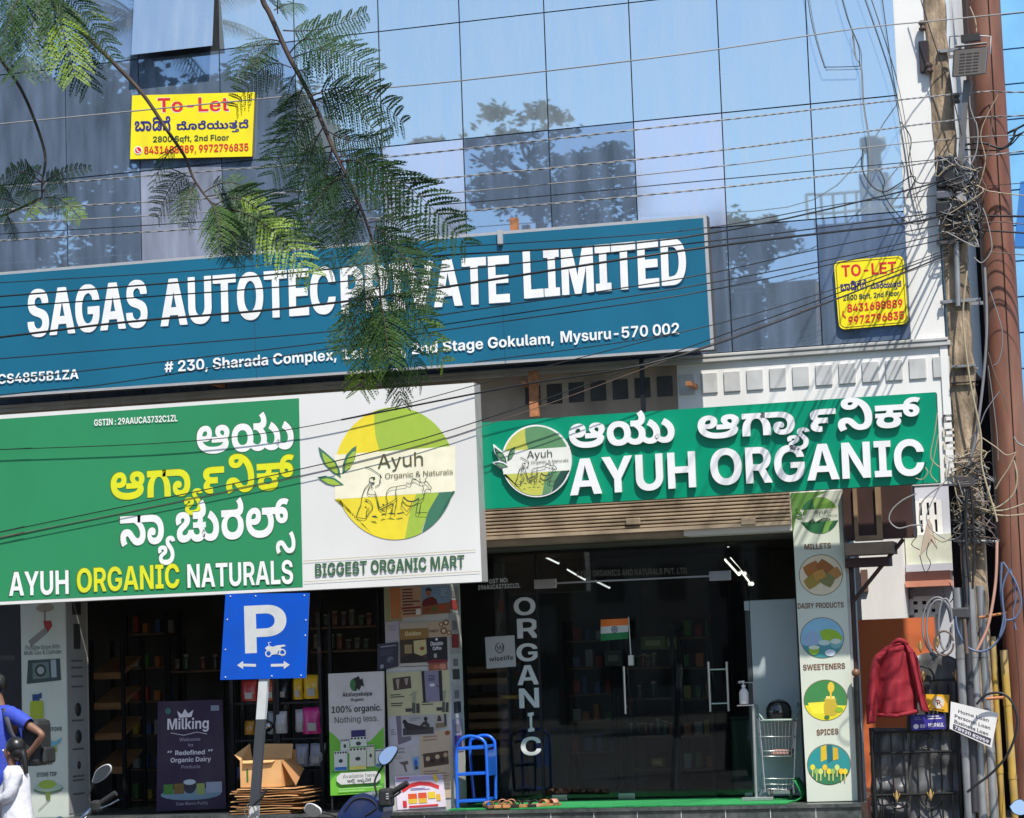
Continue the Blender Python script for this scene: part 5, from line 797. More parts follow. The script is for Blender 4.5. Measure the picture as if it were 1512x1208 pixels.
pp([(619, 1082), (665, 1078), (668, 1178), (622, 1180)], P(186, 166, 140, .65), 'tall beige poster with a brown strip of coffee photos', [('w', .12, .06, .7, .16, 2, P(150, 120, 96)), ('e', .9, .04, .08, .035, P(140, 70, 40)), ('p', [(.1, .32), (.9, .3), (.92, .5), (.12, .53)], P(70, 48, 36)), *[('e', x, y_, .07, .035, c_) for x, y_, c_ in ((.25, .4, P(180, 160, 130)), (.4, .44, P(30, 20, 18)), (.56, .38, P(190, 170, 140)), (.72, .43, P(40, 26, 22)), (.82, .36, P(170, 140, 110)))], ('w', .12, .58, .9, .74, 4, P(150, 122, 100)), ('r', .75, .78, .95, .86, P(110, 104, 104))], .005)
pp([(580, 1114), (605, 1112), (612, 1142), (583, 1144)], P(186, 180, 178, .7), 'small hair dryer leaflet left of the beige poster', [('p', [(.28, .42), (.8, .36), (.8, .52), (.62, .56), (.66, .9), (.56, .9), (.5, .58)], P(96, 84, 80)), ('w', .1, .1, .6, .3, 2, P(150, 140, 140))], .006)
pp([(609, 1118), (618, 1117), (618, 1136), (611, 1137)], P(110, 150, 190, .6), 'thin blue bottle leaflet beside the hair dryer leaflet', [('e', .5, .5, .3, .3, P(50, 90, 170)), ('r', .3, .75, .9, .98, bw)], .007)
rd2 = P(206, 50, 56); of = P(226, 214, 226, .6)
pp([(583, 1147), (654, 1143), (659, 1191), (587, 1196)], of, 'white lilac offer poster with a red ribbon, lowest on the column', [('r', .02, .02, .96, .16, P(176, 164, 200)), ('w', .05, .04, .3, .12, 1, rd2), ('p', [(.1, .38), (.28, .24), (.5, .18), (.72, .22), (.9, .34), (.88, .46), (.7, .34), (.5, .3), (.3, .36), (.14, .5)], rd2), ('w', .3, .38, .7, .46, 2, P(90, 80, 150)), ('r', .24, .54, .42, .7, P(220, 90, 40)), ('r', .24, .7, .42, .84, P(226, 190, 60)), ('r', .45, .53, .62, .7, P(220, 80, 40)), ('r', .45, .7, .62, .84, P(226, 180, 60)), ('r', .65, .52, .8, .72, P(232, 200, 40)), ('r', .12, .74, .2, .94, rd2), ('r', .82, .6, .9, .8, P(232, 180, 40)), ('r', .24, .9, .84, .96, rd2), ('p', [(.78, .02), (.86, .0), (.9, .16), (.82, .22)], P(220, 190, 50))], .010)
# posters on the right cheek of the poster column (facing along the street)
def cheek(px0, px1, tiles, X, lab):
    for i, (ya, yb_, bg, c2, label) in enumerate(tiles):
        t = thing('poster', label, 'poster', WX(px0, yb_, X), lab); b = MB(); yy0, yy1 = .03, .36
        z1, z0 = W((px0 + px1) / 2, ya, .2).z, W((px0 + px1) / 2, yb_, .2).z; b.box((X, yy0, z0), (X + .003 + i % 2 * .002, yy1, z1), bg); b.build('sheet', t)
        b = MB(); h_ = z1 - z0; b.box((X + .004 + i % 2 * .002, yy0 + .05, z0 + h_ * .15), (X + .006 + i % 2 * .002, yy1 - .06, z0 + h_ * .5), c2); b.box((X + .004 + i % 2 * .002, yy0 + .08, z0 + h_ * .6), (X + .006 + i % 2 * .002, yy1 - .1, z0 + h_ * .85), P(120, 116, 118)); b.build('picture', t)
XK = W(664, 1000, 0).x + .001
cheek(664, 677, [(866, 906, P(150, 150, 150), P(150, 60, 54), 'narrow grey and red sheet on the side cheek, topmost'), (908, 965, P(170, 160, 160), P(140, 36, 40), 'side cheek poster with a red bottle shape'), (966, 1010, P(190, 186, 184), P(60, 60, 66), 'white and black sheet on the side cheek'), (1012, 1060, P(180, 176, 180), P(40, 40, 50), 'side cheek sheet with a dark gadget photo'), (1062, 1110, P(150, 146, 166), P(60, 50, 110), 'bluish sheet low on the side cheek')], XK, 'posters on the side cheek')
# ---- gas stove banner on the left column
q = [(30, 893), (96.5, 890), (101, 1207), (38, 1210)]
tg = P(46, 66, 78)
poster(q, .006, M('grey_green_banner', lin(190, 198, 186), .55, var=.05, sc=2, dirt=((.3, .32, .27), .3, 2, .5)), 'tall pale green stove banner on the left column beside the walking children', 'banner', [
    ('e', .55, .02, .2, .02, P(150, 140, 120)), ('r', .52, .03, .56, .09, P(120, 110, 100)), ('p', [(.5, .08), (.68, .08), (.7, .105), (.6, .135), (.52, .105)], P(150, 36, 36)), ('p', [(.16, .17), (.22, .2), (.6, .135), (.54, .11)], P(130, 130, 126)),
    ('t', 'Portable Stove With', .09, .212, .86, .021, tg, 'R'), ('t', 'Multi Gas & Cylinder', .06, .236, .9, .021, tg, 'R'),
    ('p', [(.14, .26), (.86, .258), (.88, .36), (.1, .37)], P(50, 66, 66)), ('p', [(.24, .275), (.6, .272), (.62, .345), (.24, .35)], P(96, 116, 112)), ('e', .42, .31, .13, .03, P(40, 50, 50)), ('e', .42, .31, .08, .018, P(150, 160, 160)), ('p', [(.65, .262), (.77, .262), (.78, .345), (.66, .345)], P(150, 164, 170)),
    ('p', [(.16, .46), (.2, .45), (.44, .45), (.47, .46), (.47, .53), (.42, .545), (.2, .545), (.16, .53)], P(156, 172, 40)), ('r', .22, .42, .38, .45, P(30, 60, 110)), ('r', .38, .415, .43, .44, P(30, 60, 110)),
    ('t', 'CAMPING STOVE', .1, .595, .88, .018, tg), ('p', [(.5, .66), (.56, .63), (.7, .645), (.88, .625), (.84, .65), (.66, .67)], P(106, 160, 176)), ('p', [(.5, .68), (.74, .66), (.76, .69), (.52, .71)], P(140, 166, 70)), ('e', .56, .745, .02, .006, black), ('e', .62, .745, .02, .006, black),
    ('t', 'STOVE TOP', .28, .805, .74, .02, tg), ('e', .54, .862, .34, .022, P(70, 100, 76)), ('e', .54, .857, .33, .018, P(160, 182, 160)), ('e', .52, .842, .2, .02, P(150, 176, 60)), ('p', [(.46, .875), (.6, .875), (.58, .915), (.5, .915)], P(90, 110, 50)), ('l', [(.3, .96), (.55, .915)], 1, P(150, 150, 140))], 'banner')
XL = W(98, 1000, 0).x + .001
t = thing('banner', 'narrow grey banner with small oval emblems on the side of the left column', 'banner', (XL, .2, ZF))
zt, zb_ = W(108, 888, .25).z, ZF + .03
b = MB(); b.box((XL, .015, zb_), (XL + .004, .46, zt), P(150, 152, 152)); b.build('sheet', t)
b = MB(); ink = P(56, 58, 60)
for k, (py, hh_, w_) in enumerate(((898, .07, .2), (940, .13, .15), (1048, .07, .12), (1088, .07, .12), (1130, .04, .15))):
    z = W(108, py, .25).z
    if k > 1: b.lathe([(hh_, 0), (hh_, .003), (0, .003)], (XL + .004, .24, z), ink, Vector((1, 0, 0)), 16)
    else: b.box((XL + .004, .24 - w_ / 2, z - hh_), (XL + .006, .24 + w_ / 2, z + hh_), ink)
for py in (976, 986, 999, 1014, 1064, 1106, 1146, 1152, 1172):
    z = W(108, py, .25).z; b.box((XL + .004, .1, z - .01), (XL + .0055, .36, z + .01), P(96, 98, 100))
b.build('emblem', t)
# ---- racks with goods
rack_m = M('black_rack', (.02, .02, .022), .5, metal=.3); shelf_w = M('brown_shelf', (.30, .16, .07), .55, var=.3, sc=3, stretch=(1, 8, 8))
def rack(pxa, pxb, pys, y, d, label, slant=0, mat_=None, name='shelf_rack', frame=True, lip=.0, toppy=None):
    xa, xb = W(pxa, pys[-1], y).x, W(pxb, pys[-1], y).x; t = thing(name, label, 'shelf', ((xa + xb) / 2, y, ZF))
    zs = [W((pxa + pxb) / 2, p, y).z for p in pys]; zt = W((pxa + pxb) / 2, toppy, y).z if toppy else zs[0] + .35
    if frame:
        b = MB()
        for x in (xa, xb):
            for yy in (y, y + d): b.box((x - .018, yy - .018, ZF), (x + .018, yy + .018, zt), rack_m)
        b.build('frame', t)
    for z in zs:
        b = MB(); sl = slant; b.hexa([Vector(v) for v in ((xa + .02, y, z - .02), (xb - .02, y, z - .02), (xb - .02, y, z + lip), (xa + .02, y, z + lip), (xa + .02, y + d, z - .02 + sl), (xb - .02, y + d, z - .02 + sl), (xb - .02, y + d, z + sl), (xa + .02, y + d, z + sl))], mat_ or rack_m); b.build('shelf', t)
    return t, xa, xb, zs
rack(346, 410, [1037, 1092, 1150, 1185], .5, .3, 'black steel rack of packets behind the parking sign', toppy=905)
rack(414, 478, [1036, 1089, 1136, 1185], .5, .3, 'black steel rack of yellow, pink and white pouches beside the white standee', toppy=905)
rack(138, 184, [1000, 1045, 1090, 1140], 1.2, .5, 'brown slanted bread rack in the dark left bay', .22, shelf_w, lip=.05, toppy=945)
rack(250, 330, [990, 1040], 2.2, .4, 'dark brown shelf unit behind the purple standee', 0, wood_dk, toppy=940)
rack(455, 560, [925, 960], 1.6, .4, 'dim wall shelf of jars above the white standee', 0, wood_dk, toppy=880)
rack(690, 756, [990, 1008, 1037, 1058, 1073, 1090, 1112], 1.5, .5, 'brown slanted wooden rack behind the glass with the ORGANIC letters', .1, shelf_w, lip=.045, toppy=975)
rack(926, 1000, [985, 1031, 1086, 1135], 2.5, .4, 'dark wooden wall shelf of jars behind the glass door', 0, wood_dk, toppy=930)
def pouch(px0, px1, pyt, pyb, y, col_, label, name='pouch', cat='pouch', lab_=True, group='pouches on the racks', lean=0):
    a, c = W(px0, pyb, y), W(px1, pyt, y); xa, xb, z0, z1 = a.x, c.x, a.z, c.z; t = thing(name, label, cat, ((xa + xb) / 2, y, z0), group)
    b = MB(); w_, h_ = xb - xa, z1 - z0; vs = []; ny = 7
    for j in range(ny):
        v = j / (ny - 1); dp = .055 * math.sin(math.pi * min(1, v * .8 + .2)) + .002; wv_ = 1 - .1 * math.sin(math.pi * v) ** 2
        for k in range(8):
            an = 2 * math.pi * k / 8; vs.append((xa + w_ / 2 + w_ / 2 * wv_ * max(-1, min(1, 1.25 * math.cos(an))) + lean * v * h_ + R0.uniform(-.004, .004), y + dp * math.sin(an) - .0, z0 + h_ * v))
    fs = [(i * 8 + k, i * 8 + (k + 1) % 8, (i + 1) * 8 + (k + 1) % 8, (i + 1) * 8 + k) for i in range(ny - 1) for k in range(8)] + [tuple(range((ny - 1) * 8, ny * 8))]
    b.add(vs, fs, col_, True); b.build('bag', t)
    if lab_:
        b = MB(); b.box((xa + w_ * .35, y - .066, z0 + h_ * .12), (xa + w_ * .8, y - .058, z0 + h_ * .42), P(176, 172, 168)); b.build('paper_label', t)
plast = lambda n, c: M(n, lin(*c), .3, var=.12, sc=10, coat=.3)
rdp, orp, dkp, ylp, pkp, wtp, gyp = plast('red_pouch', (176, 52, 44)), plast('orange_pouch', (206, 88, 30)), plast('dark_pouch', (40, 44, 50)), plast('yellow_pouch', (226, 180, 24)), plast('pink_pouch', (206, 44, 130)), plast('white_pouch', (186, 184, 184)), plast('grey_pouch', (150, 150, 158))
pouch(357, 380, 1004, 1036, .55, rdp, 'red pouch on the top rack shelf left of the sign post'); pouch(392, 408, 1003, 1035, .55, orp, 'orange red pouch on the top rack shelf right of the sign post')
pouch(411, 426, 1005, 1033, .6, dkp, 'dark pouch with a white label between the two racks')
pouch(434, 448, 1000, 1033, .55, ylp, 'narrow yellow pouch beside the blue sign edge'); pouch(449, 472, 996, 1032, .52, ylp, 'wide bright yellow pouch, top right on the rack')
pouch(396, 408, 1050, 1084, .55, gyp, 'silver pouch on the middle shelf'); pouch(408, 424, 1050, 1083, .5, wtp, 'white packet with a red cap mark on the middle shelf')
pouch(437, 452, 1047, 1081, .55, wtp, 'white pouch half behind the pink pouch'); pouch(448, 475, 1044, 1084, .5, pkp, 'bright pink pouch on the middle shelf')
pouch(437, 456, 1098, 1132, .55, gyp, 'grey pouch on the low shelf, left one'); pouch(456, 479, 1097, 1131, .52, gyp, 'grey pouch on the low shelf, right one leaning', lean=.1)
pouch(362, 376, 1064, 1085, .5, plast('ochre_pouch', (170, 120, 40)), 'ochre cloth bag behind the sign post', name='cloth_bag', cat='bag', lab_=False, group=None)
b = MB(); c = W(396, 1072, .48); b.ball(c, .055, M('steel_bowl', (.35, .35, .36), .2, metal=1), 14); tag(b.build('steel_pot'), 'round dark steel pot on the middle rack shelf', 'pot')
jar_g = [M('jar_%d' % i, lin(*c_), .3, var=.2) for i, c_ in enumerate(((92, 84, 70), (60, 80, 60), (110, 60, 40), (70, 66, 62)))]
spots = [(px, 985, 2.55, k) for k, px in enumerate((934, 942, 950, 958, 966))] + [(px, 1084, 2.55, k) for k, px in enumerate((932, 944, 953, 962, 972, 983, 992))] + [(px, 1030, 2.55, k) for k, px in enumerate((945, 966))] + [(px, 924, 1.65, k) for k, px in enumerate((470, 482, 495, 508, 520, 534, 546))] + [(px, 959, 1.65, k) for k, px in enumerate((466, 490, 502, 515, 528, 541))] + [(px, 989, 2.25, k) for k, px in enumerate((262, 275, 300, 318))]
place = {985: 'top shelf behind the flag', 1084: 'low shelf behind the glass door', 1030: 'middle shelf behind the door handle', 924: 'upper dim wall shelf', 959: 'lower dim wall shelf', 989: 'dark shelf above the purple standee'}
j0 = None
for px, py, y, k in spots:
    p = W(px, py, y); p.z += .004
    if j0 is None:
        j0 = thing('jar', '', 'jar', p, 'jars on the dim shelves'); b = MB(); b.lathe([(0, 0), (.034, 0), (.036, .01), (.036, .09), (.03, .105)], p, jar_g[0], n=12); b.build('body', j0)
        b = MB(); b.lathe([(.031, .105), (.031, .125), (0, .125)], p, P(150, 140, 120), n=12); b.build('lid', j0); r = j0
    else:
        r = j0.copy(); COL.objects.link(r); r.location = p; r.scale = (1, 1, R0.uniform(.8, 1.35))
        for ch in list(j0.children):
            c = ch.copy(); COL.objects.link(c); c.parent = r
            if ch.name.startswith('body'): c.data = ch.data.copy(); c.data.materials[0] = jar_g[k % 4]
    r['label'] = 'small jar among those on the %s' % place[py]
for x0, x1, y0, y1, y, c_, l in ((946, 982, 939, 960, 2.5, (104, 112, 70), 'wide green carton on top of the wall shelf'), (984, 999, 940, 959, 2.5, (96, 104, 66), 'small green carton beside the wide one'), (962, 979, 1120, 1132, 2.4, (150, 128, 70), 'yellow box on the lowest wall shelf'), (893, 918, 960, 984, 2.4, (110, 106, 100), 'pale pile of packets left of the flag pole'), (740, 766, 1026, 1033, 1.4, (190, 150, 40), 'flat yellow box on the slanted rack')):
    a, c = W(x0, y1, y), W(x1, y0, y); t = thing('carton', l, 'carton', a, None); b = MB(); b.box((a.x, y, a.z), (c.x, y + .14, c.z), P(*c_)); b.build('box', t, .004)
    b = MB(); b.box((a.x + (c.x - a.x) * .2, y - .003, a.z + (c.z - a.z) * .3), (a.x + (c.x - a.x) * .8, y - .0005, a.z + (c.z - a.z) * .7), P(*[min(255, v + 50) for v in c_])); b.build('paper_label', t)
pk0 = None; prr = random.Random(8); rack(190, 250, [935, 985, 1035, 1085, 1135, 1180], 2.6, .35, 'dark wall shelf full of packets at the back of the left bay', 0, wood_dk, toppy=905); rack(840, 910, [945, 985, 1025, 1065, 1110], 2.9, .35, 'dark wall shelf of packets left of the flag', 0, wood_dk, toppy=915); rack(1005, 1056, [940, 985, 1031, 1086, 1135], 2.7, .35, 'dark wall shelf of packets right of the door handle', 0, wood_dk, toppy=915)
pcs = [P(*c_) for c_ in ((150, 60, 50), (170, 150, 60), (80, 120, 70), (160, 156, 150), (70, 90, 130), (180, 110, 60))]
for xa, xb, pys, yy, where in ((196, 246, (935, 985, 1035, 1085, 1135, 1180), 2.62, 'wall shelf at the back of the left bay'), (846, 906, (945, 985, 1025, 1065, 1110), 2.92, 'wall shelf left of the flag'), (1010, 1052, (940, 985, 1031, 1086, 1135), 2.72, 'wall shelf right of the door handle'), (350, 404, (1150,), .52, 'lowest shelf of the black steel rack')):
    for py in pys:
        px = xa
        while px < xb:
            p = W(px, py, yy); p.z += .004
            if pk0 is None: b = MB(); b.box((p.x, p.y, p.z), (p.x + .075, p.y + .08, p.z + .15), pcs[0]); pk0 = b.build('packet', None, .006, loc=p); r = pk0
            else: r = pk0.copy(); COL.objects.link(r); r.data = pk0.data.copy(); r.data.materials[0] = prr.choice(pcs); r.location = p
            r.scale = (prr.uniform(.7, 1.25), 1, prr.uniform(.6, 1.25)); tag(r, 'small packet among those on the %s' % where, 'packet', 'packets on the back shelves'); px += prr.uniform(14, 19)
# ---- cardboard
kraft = M('kraft_board', lin(214, 164, 108), .85, var=.12, sc=5, bump=.1, bsc=40); kraft_d = M('kraft_inside', lin(170, 122, 78), .9, var=.12, sc=5)
y = -.2; a, c = W(356, 1163, y), W(414, 1122, y); d = .3; t = thing('cardboard_box', 'open cardboard carton standing on flattened boxes behind the sign post', 'box', (a.x, y, a.z))
xa, xb, z0, z1 = a.x, c.x, a.z, c.z
b = MB(); w_ = .006
b.box((xa, y, z0), (xb, y + w_, z1), kraft); b.box((xa, y + d, z0), (xb, y + d + w_, z1), kraft); b.box((xa - w_, y, z0), (xa - .0005, y + d, z1), kraft); b.box((xb + .0005, y, z0), (xb + w_, y + d, z1), kraft); b.box((xa, y + w_, z0), (xb, y + d, z0 + w_), kraft_d); b.build('body', t)
for pts in ([(xa, y, z1), (xa - .07, y + .02, z1 + .06), (xa - .02, y + d, z1 + .16), (xa, y + d, z1)], [(xa, y + d, z1), (xb, y + d, z1), (xb - .02, y + d + .1, z1 + .14), (xa + .02, y + d + .1, z1 + .15)], [(xb, y + .01, z1), (xb, y + d, z1), (xb + .13, y + d, z1 - .1), (xb + .15, y + .02, z1 - .25)], [(xa + .02, y, z1 + .001), (xb - .05, y, z1 + .001), (xb - .08, y - .03, z1 - .02), (xa + .04, y - .04, z1 - .025)]):
    b = MB(); q2 = [Vector(p) for p in pts]; nn = (q2[1] - q2[0]).cross(q2[2] - q2[0]).normalized() * .005; b.hexa([q2[0], q2[1], q2[2], q2[3], q2[0] + nn, q2[1] + nn, q2[2] + nn, q2[3] + nn], kraft if pts[0][0] < xb else kraft_d); b.build('flap', t)
b = MB(); b.box((xa + .06, y - .002, z0 + .05), (xa + .08, y - .0005, z0 + .18), P(60, 110, 50)); b.build('print_mark', t)
b = MB(); a2, c2 = W(398, 1168, y + .34), W(436, 1104, y + .34); q2 = [Vector((a2.x, y + .34, a2.z)), Vector((c2.x, y + .34, a2.z)), Vector((c2.x, y + .36, c2.z - .02)), Vector((a2.x - .1, y + .36, c2.z))]
b.hexa(q2 + [v + Vector((0, .006, 0)) for v in q2], kraft_d); tag(b.build('cardboard_sheet'), 'big brown cardboard sheet leaning behind the open carton', 'cardboard')
zc_ = ZF; rr_ = random.Random(4); N = 11; ztop = z0 - .004
ords = ['lowest', 'second lowest', 'third lowest', 'fourth lowest', 'fifth lowest', 'sixth lowest', 'seventh lowest', 'eighth lowest', 'third from top', 'second from top', 'topmost']
for i in range(N):
    z = ZF + .006 + (ztop - ZF - .02) * i / (N - 1); x0_, x1_ = W(346 + rr_.uniform(-6, 10), 1190, -.2).x, W(445 + rr_.uniform(-16, 10), 1190, -.2).x
    b = MB(); yy = -.28 + rr_.uniform(0, .06); ben = rr_.uniform(-.014, .008) if i > 0 else 0; n_ = 7; vs = []
    for j in range(n_):
        u = j / (n_ - 1); zz = z + ben * math.sin(u * math.pi * 2) * .5 + .004 * math.sin(u * 9 + i); vs += [(x0_ + (x1_ - x0_) * u, yy, zz), (x0_ + (x1_ - x0_) * u, yy + .45, zz), (x0_ + (x1_ - x0_) * u, yy + .45, zz + .008), (x0_ + (x1_ - x0_) * u, yy, zz + .008)]
    fs = [(4 * j + k, 4 * j + (k + 1) % 4, 4 * j + 4 + (k + 1) % 4, 4 * j + 4 + k) for j in range(n_ - 1) for k in range(4)] + [(0, 1, 2, 3), (4 * n_ - 1, 4 * n_ - 2, 4 * n_ - 3, 4 * n_ - 4)]
    b.add(vs, fs, kraft if i % 3 else kraft_d); tag(b.build('flattened_carton'), 'flattened carton under the open box, %s of the pile' % ords[i], 'cardboard', 'flattened cartons in a pile')
# ---- green mat, blue stool, sandals
matg = M('green_mat', (.02, .30, .08), .95, var=.3, sc=40, bump=.5, bsc=220)
b = MB(); b.box((W(669, 1194, -.1).x, -.24, ZF + .0035), (W(1166, 1190, -.1).x, .92, ZF + .016), matg); tag(b.build('door_mat'), 'long green mat lying in front of the glass doors', 'mat')
t = thing('rolled_mat', 'folded green mat leaning on the pale column behind the trolley', 'mat', W(1176, 1182, .1)); b = MB()
pts = spline([W(1172, 1152, .1), W(1180, 1165, .1), W(1184, 1178, .1), W(1174, 1184, .1)], 5); vs = []
for p in pts: vs += [p, p + Vector((0, .35, 0)), p + Vector((-.012, .35, .012)), p + Vector((-.012, 0, .012))]
b.add(vs, [(4 * j + k, 4 * j + (k + 1) % 4, 4 * j + 4 + (k + 1) % 4, 4 * j + 4 + k) for j in range(len(pts) - 1) for k in range(4)] + [(0, 1, 2, 3)], matg, True); b.build('sheet', t)
blue = M('blue_paint', (.01, .12, .62), .35, var=.12, sc=8, coat=.3)
y = -.12; t = thing('step_stool', 'blue tubular step stool standing by the poster column', 'stool', W(705, 1195, y)); r_ = .016
def leg(pts): 
    b = MB(); b.tube(spline(pts, 4), r_, blue, 8); b.build('leg', t)
A = lambda px, py, yy: W(px, py, yy)
leg([A(676, 1193, y), A(674, 1120, y), A(676, 1098, y), A(688, 1088, y), A(702, 1088, y), A(714, 1094, y), A(718, 1110, y), A(721, 1190, y)])
leg([A(700, 1180, y + .42), A(694, 1104, y + .42), A(700, 1090, y + .42), A(718, 1086, y + .42), A(728, 1092, y + .42), A(731, 1106, y + .42), A(732, 1180, y + .42)])
for py in (1108, 1146, 1186):
    b = MB(); a, c = A(676, py, y), A(719, py - 2, y); e = A(729, py - 5, y + .42); b.hexa([a, c, c + Vector((0, 0, .03)), a + Vector((0, 0, .03)), a + Vector((.03, .42, 0)), e, e + Vector((0, 0, .03)), a + Vector((.03, .42, .03))], blue); b.build('step', t, .006)
b = MB(); a, c = A(720, 1146, y + .05), A(730, 1106, y + .4); b.hexa([Vector((a.x, y + .02, a.z)), Vector((c.x, y + .4, a.z)), Vector((c.x, y + .4, c.z)), Vector((a.x, y + .02, c.z)), Vector((a.x + .012, y + .02, a.z)), Vector((c.x + .012, y + .4, a.z)), Vector((c.x + .012, y + .4, c.z)), Vector((a.x + .012, y + .02, c.z))], blue); b.build('side_plate', t)
def sandal(px, py, y, rz, sole, strap, label):
    p = W(px, py, y); p.z = ZF + .017; t = thing('sandal', label, 'sandal', p, 'sandals left at the door'); t.rotation_euler = (0, 0, 0)
    b = MB(); prof = [(-.12, .032), (-.09, .042), (-.02, .033), (.05, .046), (.1, .044), (.125, .025)]; R_ = Matrix.Rotation(rz, 3, 'Z'); n_ = len(prof); vs = []
    for u, w_ in prof:
        for s_, z in ((-1, 0), (1, 0), (1, .022), (-1, .022)): vs.append(p + R_ @ Vector((s_ * w_, u, z + (.008 if u < -.05 and z else 0))))
    b.add(vs, [(4 * j + k, 4 * j + (k + 1) % 4, 4 * j + 4 + (k + 1) % 4, 4 * j + 4 + k) for j in range(n_ - 1) for k in range(4)] + [(3, 2, 1, 0), (4 * n_ - 4, 4 * n_ - 3, 4 * n_ - 2, 4 * n_ - 1)], sole); b.build('sole', t, .004)
    for u0, u1 in ((.03, .075), (-.03, -.06)) if strap[1] else ((.02, .08),):
        b = MB(); vs = []
        for k in range(9):
            an = math.pi * k / 8
            for u in (u0, u1): vs.append(p + R_ @ Vector((.05 * math.cos(an), u, .02 + .045 * math.sin(an))))
        b.add(vs, [(2 * k, 2 * k + 1, 2 * k + 3, 2 * k + 2) for k in range(8)], strap[0], True); o = b.build('strap', t); sm = o.modifiers.new('s', 'SOLIDIFY'); sm.thickness = .004
lth = [M('sandal_%d' % i, lin(*c_), .55, var=.15) for i, c_ in enumerate(((176, 122, 76), (34, 30, 30), (206, 140, 120), (120, 80, 50)))]
for px, py, y, rz, so, stp, two, l in ((722, 1192, -.16, .5, 3, 0, 1, 'brown sandal nearest the blue stool'), (733, 1191, -.16, .4, 0, 3, 1, 'tan sandal second from the blue stool'), (742, 1185, .1, .3, 0, 2, 0, 'tan slipper with a pink strap behind the front pair'), (754, 1184, .1, .2, 3, 2, 0, 'brown slipper with a pink strap next to the black pair'), (749, 1190, -.15, .2, 0, 0, 1, 'tan sandal in front of the pink strapped pair'), (763, 1189, -.12, .1, 1, 1, 0, 'black sandal, left one of the black pair'), (776, 1188, -.1, .0, 0, 1, 1, 'tan sole sandal with black straps in the middle'), (788, 1188, -.1, .1, 1, 1, 0, 'black sandal, right one of the black pair'), (799, 1186, -.05, -.4, 2, 0, 0, 'pink sandal turned outwards'), (811, 1185, .0, -.7, 0, 2, 0, 'tan and pink sandal farthest from the stool')):
    sandal(px, py, y, rz, lth[so], (lth[stp], two), l)
# ---- things by the doors
poster([(716, 941), (759.5, 938), (762, 984), (718.5, 987.5)], GY - .006, P(196, 194, 196), 'square white sticker reading wiselife on the fixed glass', 'sticker', [('t', 'wiselife', .1, .78, .92, .15, P(40, 38, 42)), ('l', [p for p in arc(.48, .37, .14, .16, -60, 270, 24)], 1.2, P(40, 38, 42)), ('l', [(.4, .3), (.44, .46), (.5, .3)], 1.6, P(40, 38, 42)), ('l', [(.5, .3), (.54, .46), (.62, .28)], 1.6, P(40, 38, 42))], 'sticker')
y = GY - .12; t = thing('national_flag', 'small orange, white and green flag on a white pole by the door', 'flag', W(930, 975, y))
b = MB(); b.tube([W(932, 975, y), W(928, 911, y)], .006, P(206, 204, 200), 8); b.build('pole', t)
b = MB()
for i, cc in enumerate(((228, 118, 40), (206, 204, 204), (24, 116, 64))):
    vs = []; n_ = 9
    for k in range(n_):
        u = k / (n_ - 1); wv_ = .012 * math.sin(u * 7)
        for v in (i / 3, (i + 1) / 3):
            p = W(928 - 41 * u, 913 + 2.2 * u + 30 * v + 1.2 * v * u, y); vs.append(p + Vector((0, wv_ - .01, 0)))
    b.add(vs, [(2 * k, 2 * k + 1, 2 * k + 3, 2 * k + 2) for k in range(n_ - 1)], P(*cc), True)
b.build('cloth', t); f = Flat(y - .03); f.line(arc(907.5, 929.5, 4, 4.2, 0, 360, 20), .9, P(34, 40, 120), True); f.ell(907.5, 929.5, .9, .9, P(34, 40, 120), 8)
for k in range(4): an = k * math.pi / 4; f.line([(907.5 - 4 * math.cos(an), 929.5 - 4 * math.sin(an)), (907.5 + 4 * math.cos(an), 929.5 + 4 * math.sin(an))], .35, P(34, 40, 120))
f.build('wheel_emblem', t)
b = MB(); a = W(932, 975, y); b.box((a.x - .025, y - .02, a.z - .17 + .12), (a.x + .025, y + .02, a.z + .05), P(206, 204, 200)); b.build('holder', t)
# fridge and green panel
y = .62; a, c = W(1112, 1176, y), W(1170, 884, y)
t = thing('fridge', 'tall pale blue grey fridge behind the trolley, seen from its side', 'fridge', (a.x, y, ZF)); fr = M('fridge_paint', lin(168, 180, 184), .35, var=.05, sc=2, dirt=((.3, .3, .3), .3, 2, .5)); xa, xb = a.x, c.x + .03
b = MB(); b.box((xa + .05, y, ZF + .03), (xb, y + .62, c.z), fr); b.build('cabinet', t, .01)
b = MB(); b.box((xa, y + .005, ZF + .07), (xa + .047, y + .62, c.z - .1), M('fridge_door_edge', (.05, .06, .065), .4)); b.build('door', t, .008)
b = MB(); b.box((xa - .005, y + .004, c.z - .097), (xa + .047, y + .6, c.z - .002), fr); b.build('top_cap', t, .008)
y = GY + .3; a, c = W(1066, 1180, y), W(1109, 1062, y); t = thing('green_bin', 'dark green bin behind the right door glass', 'bin', (a.x, y, ZF)); gb = M('green_plastic', (.015, .10, .05), .45)
b = MB(); b.box((a.x, y, ZF + .003), (c.x, y + .35, c.z), gb); b.build('body', t, .02); b = MB(); b.box((a.x - .01, y - .01, c.z + .001), (c.x + .01, y + .36, c.z + .03), gb); b.build('lid', t, .01)
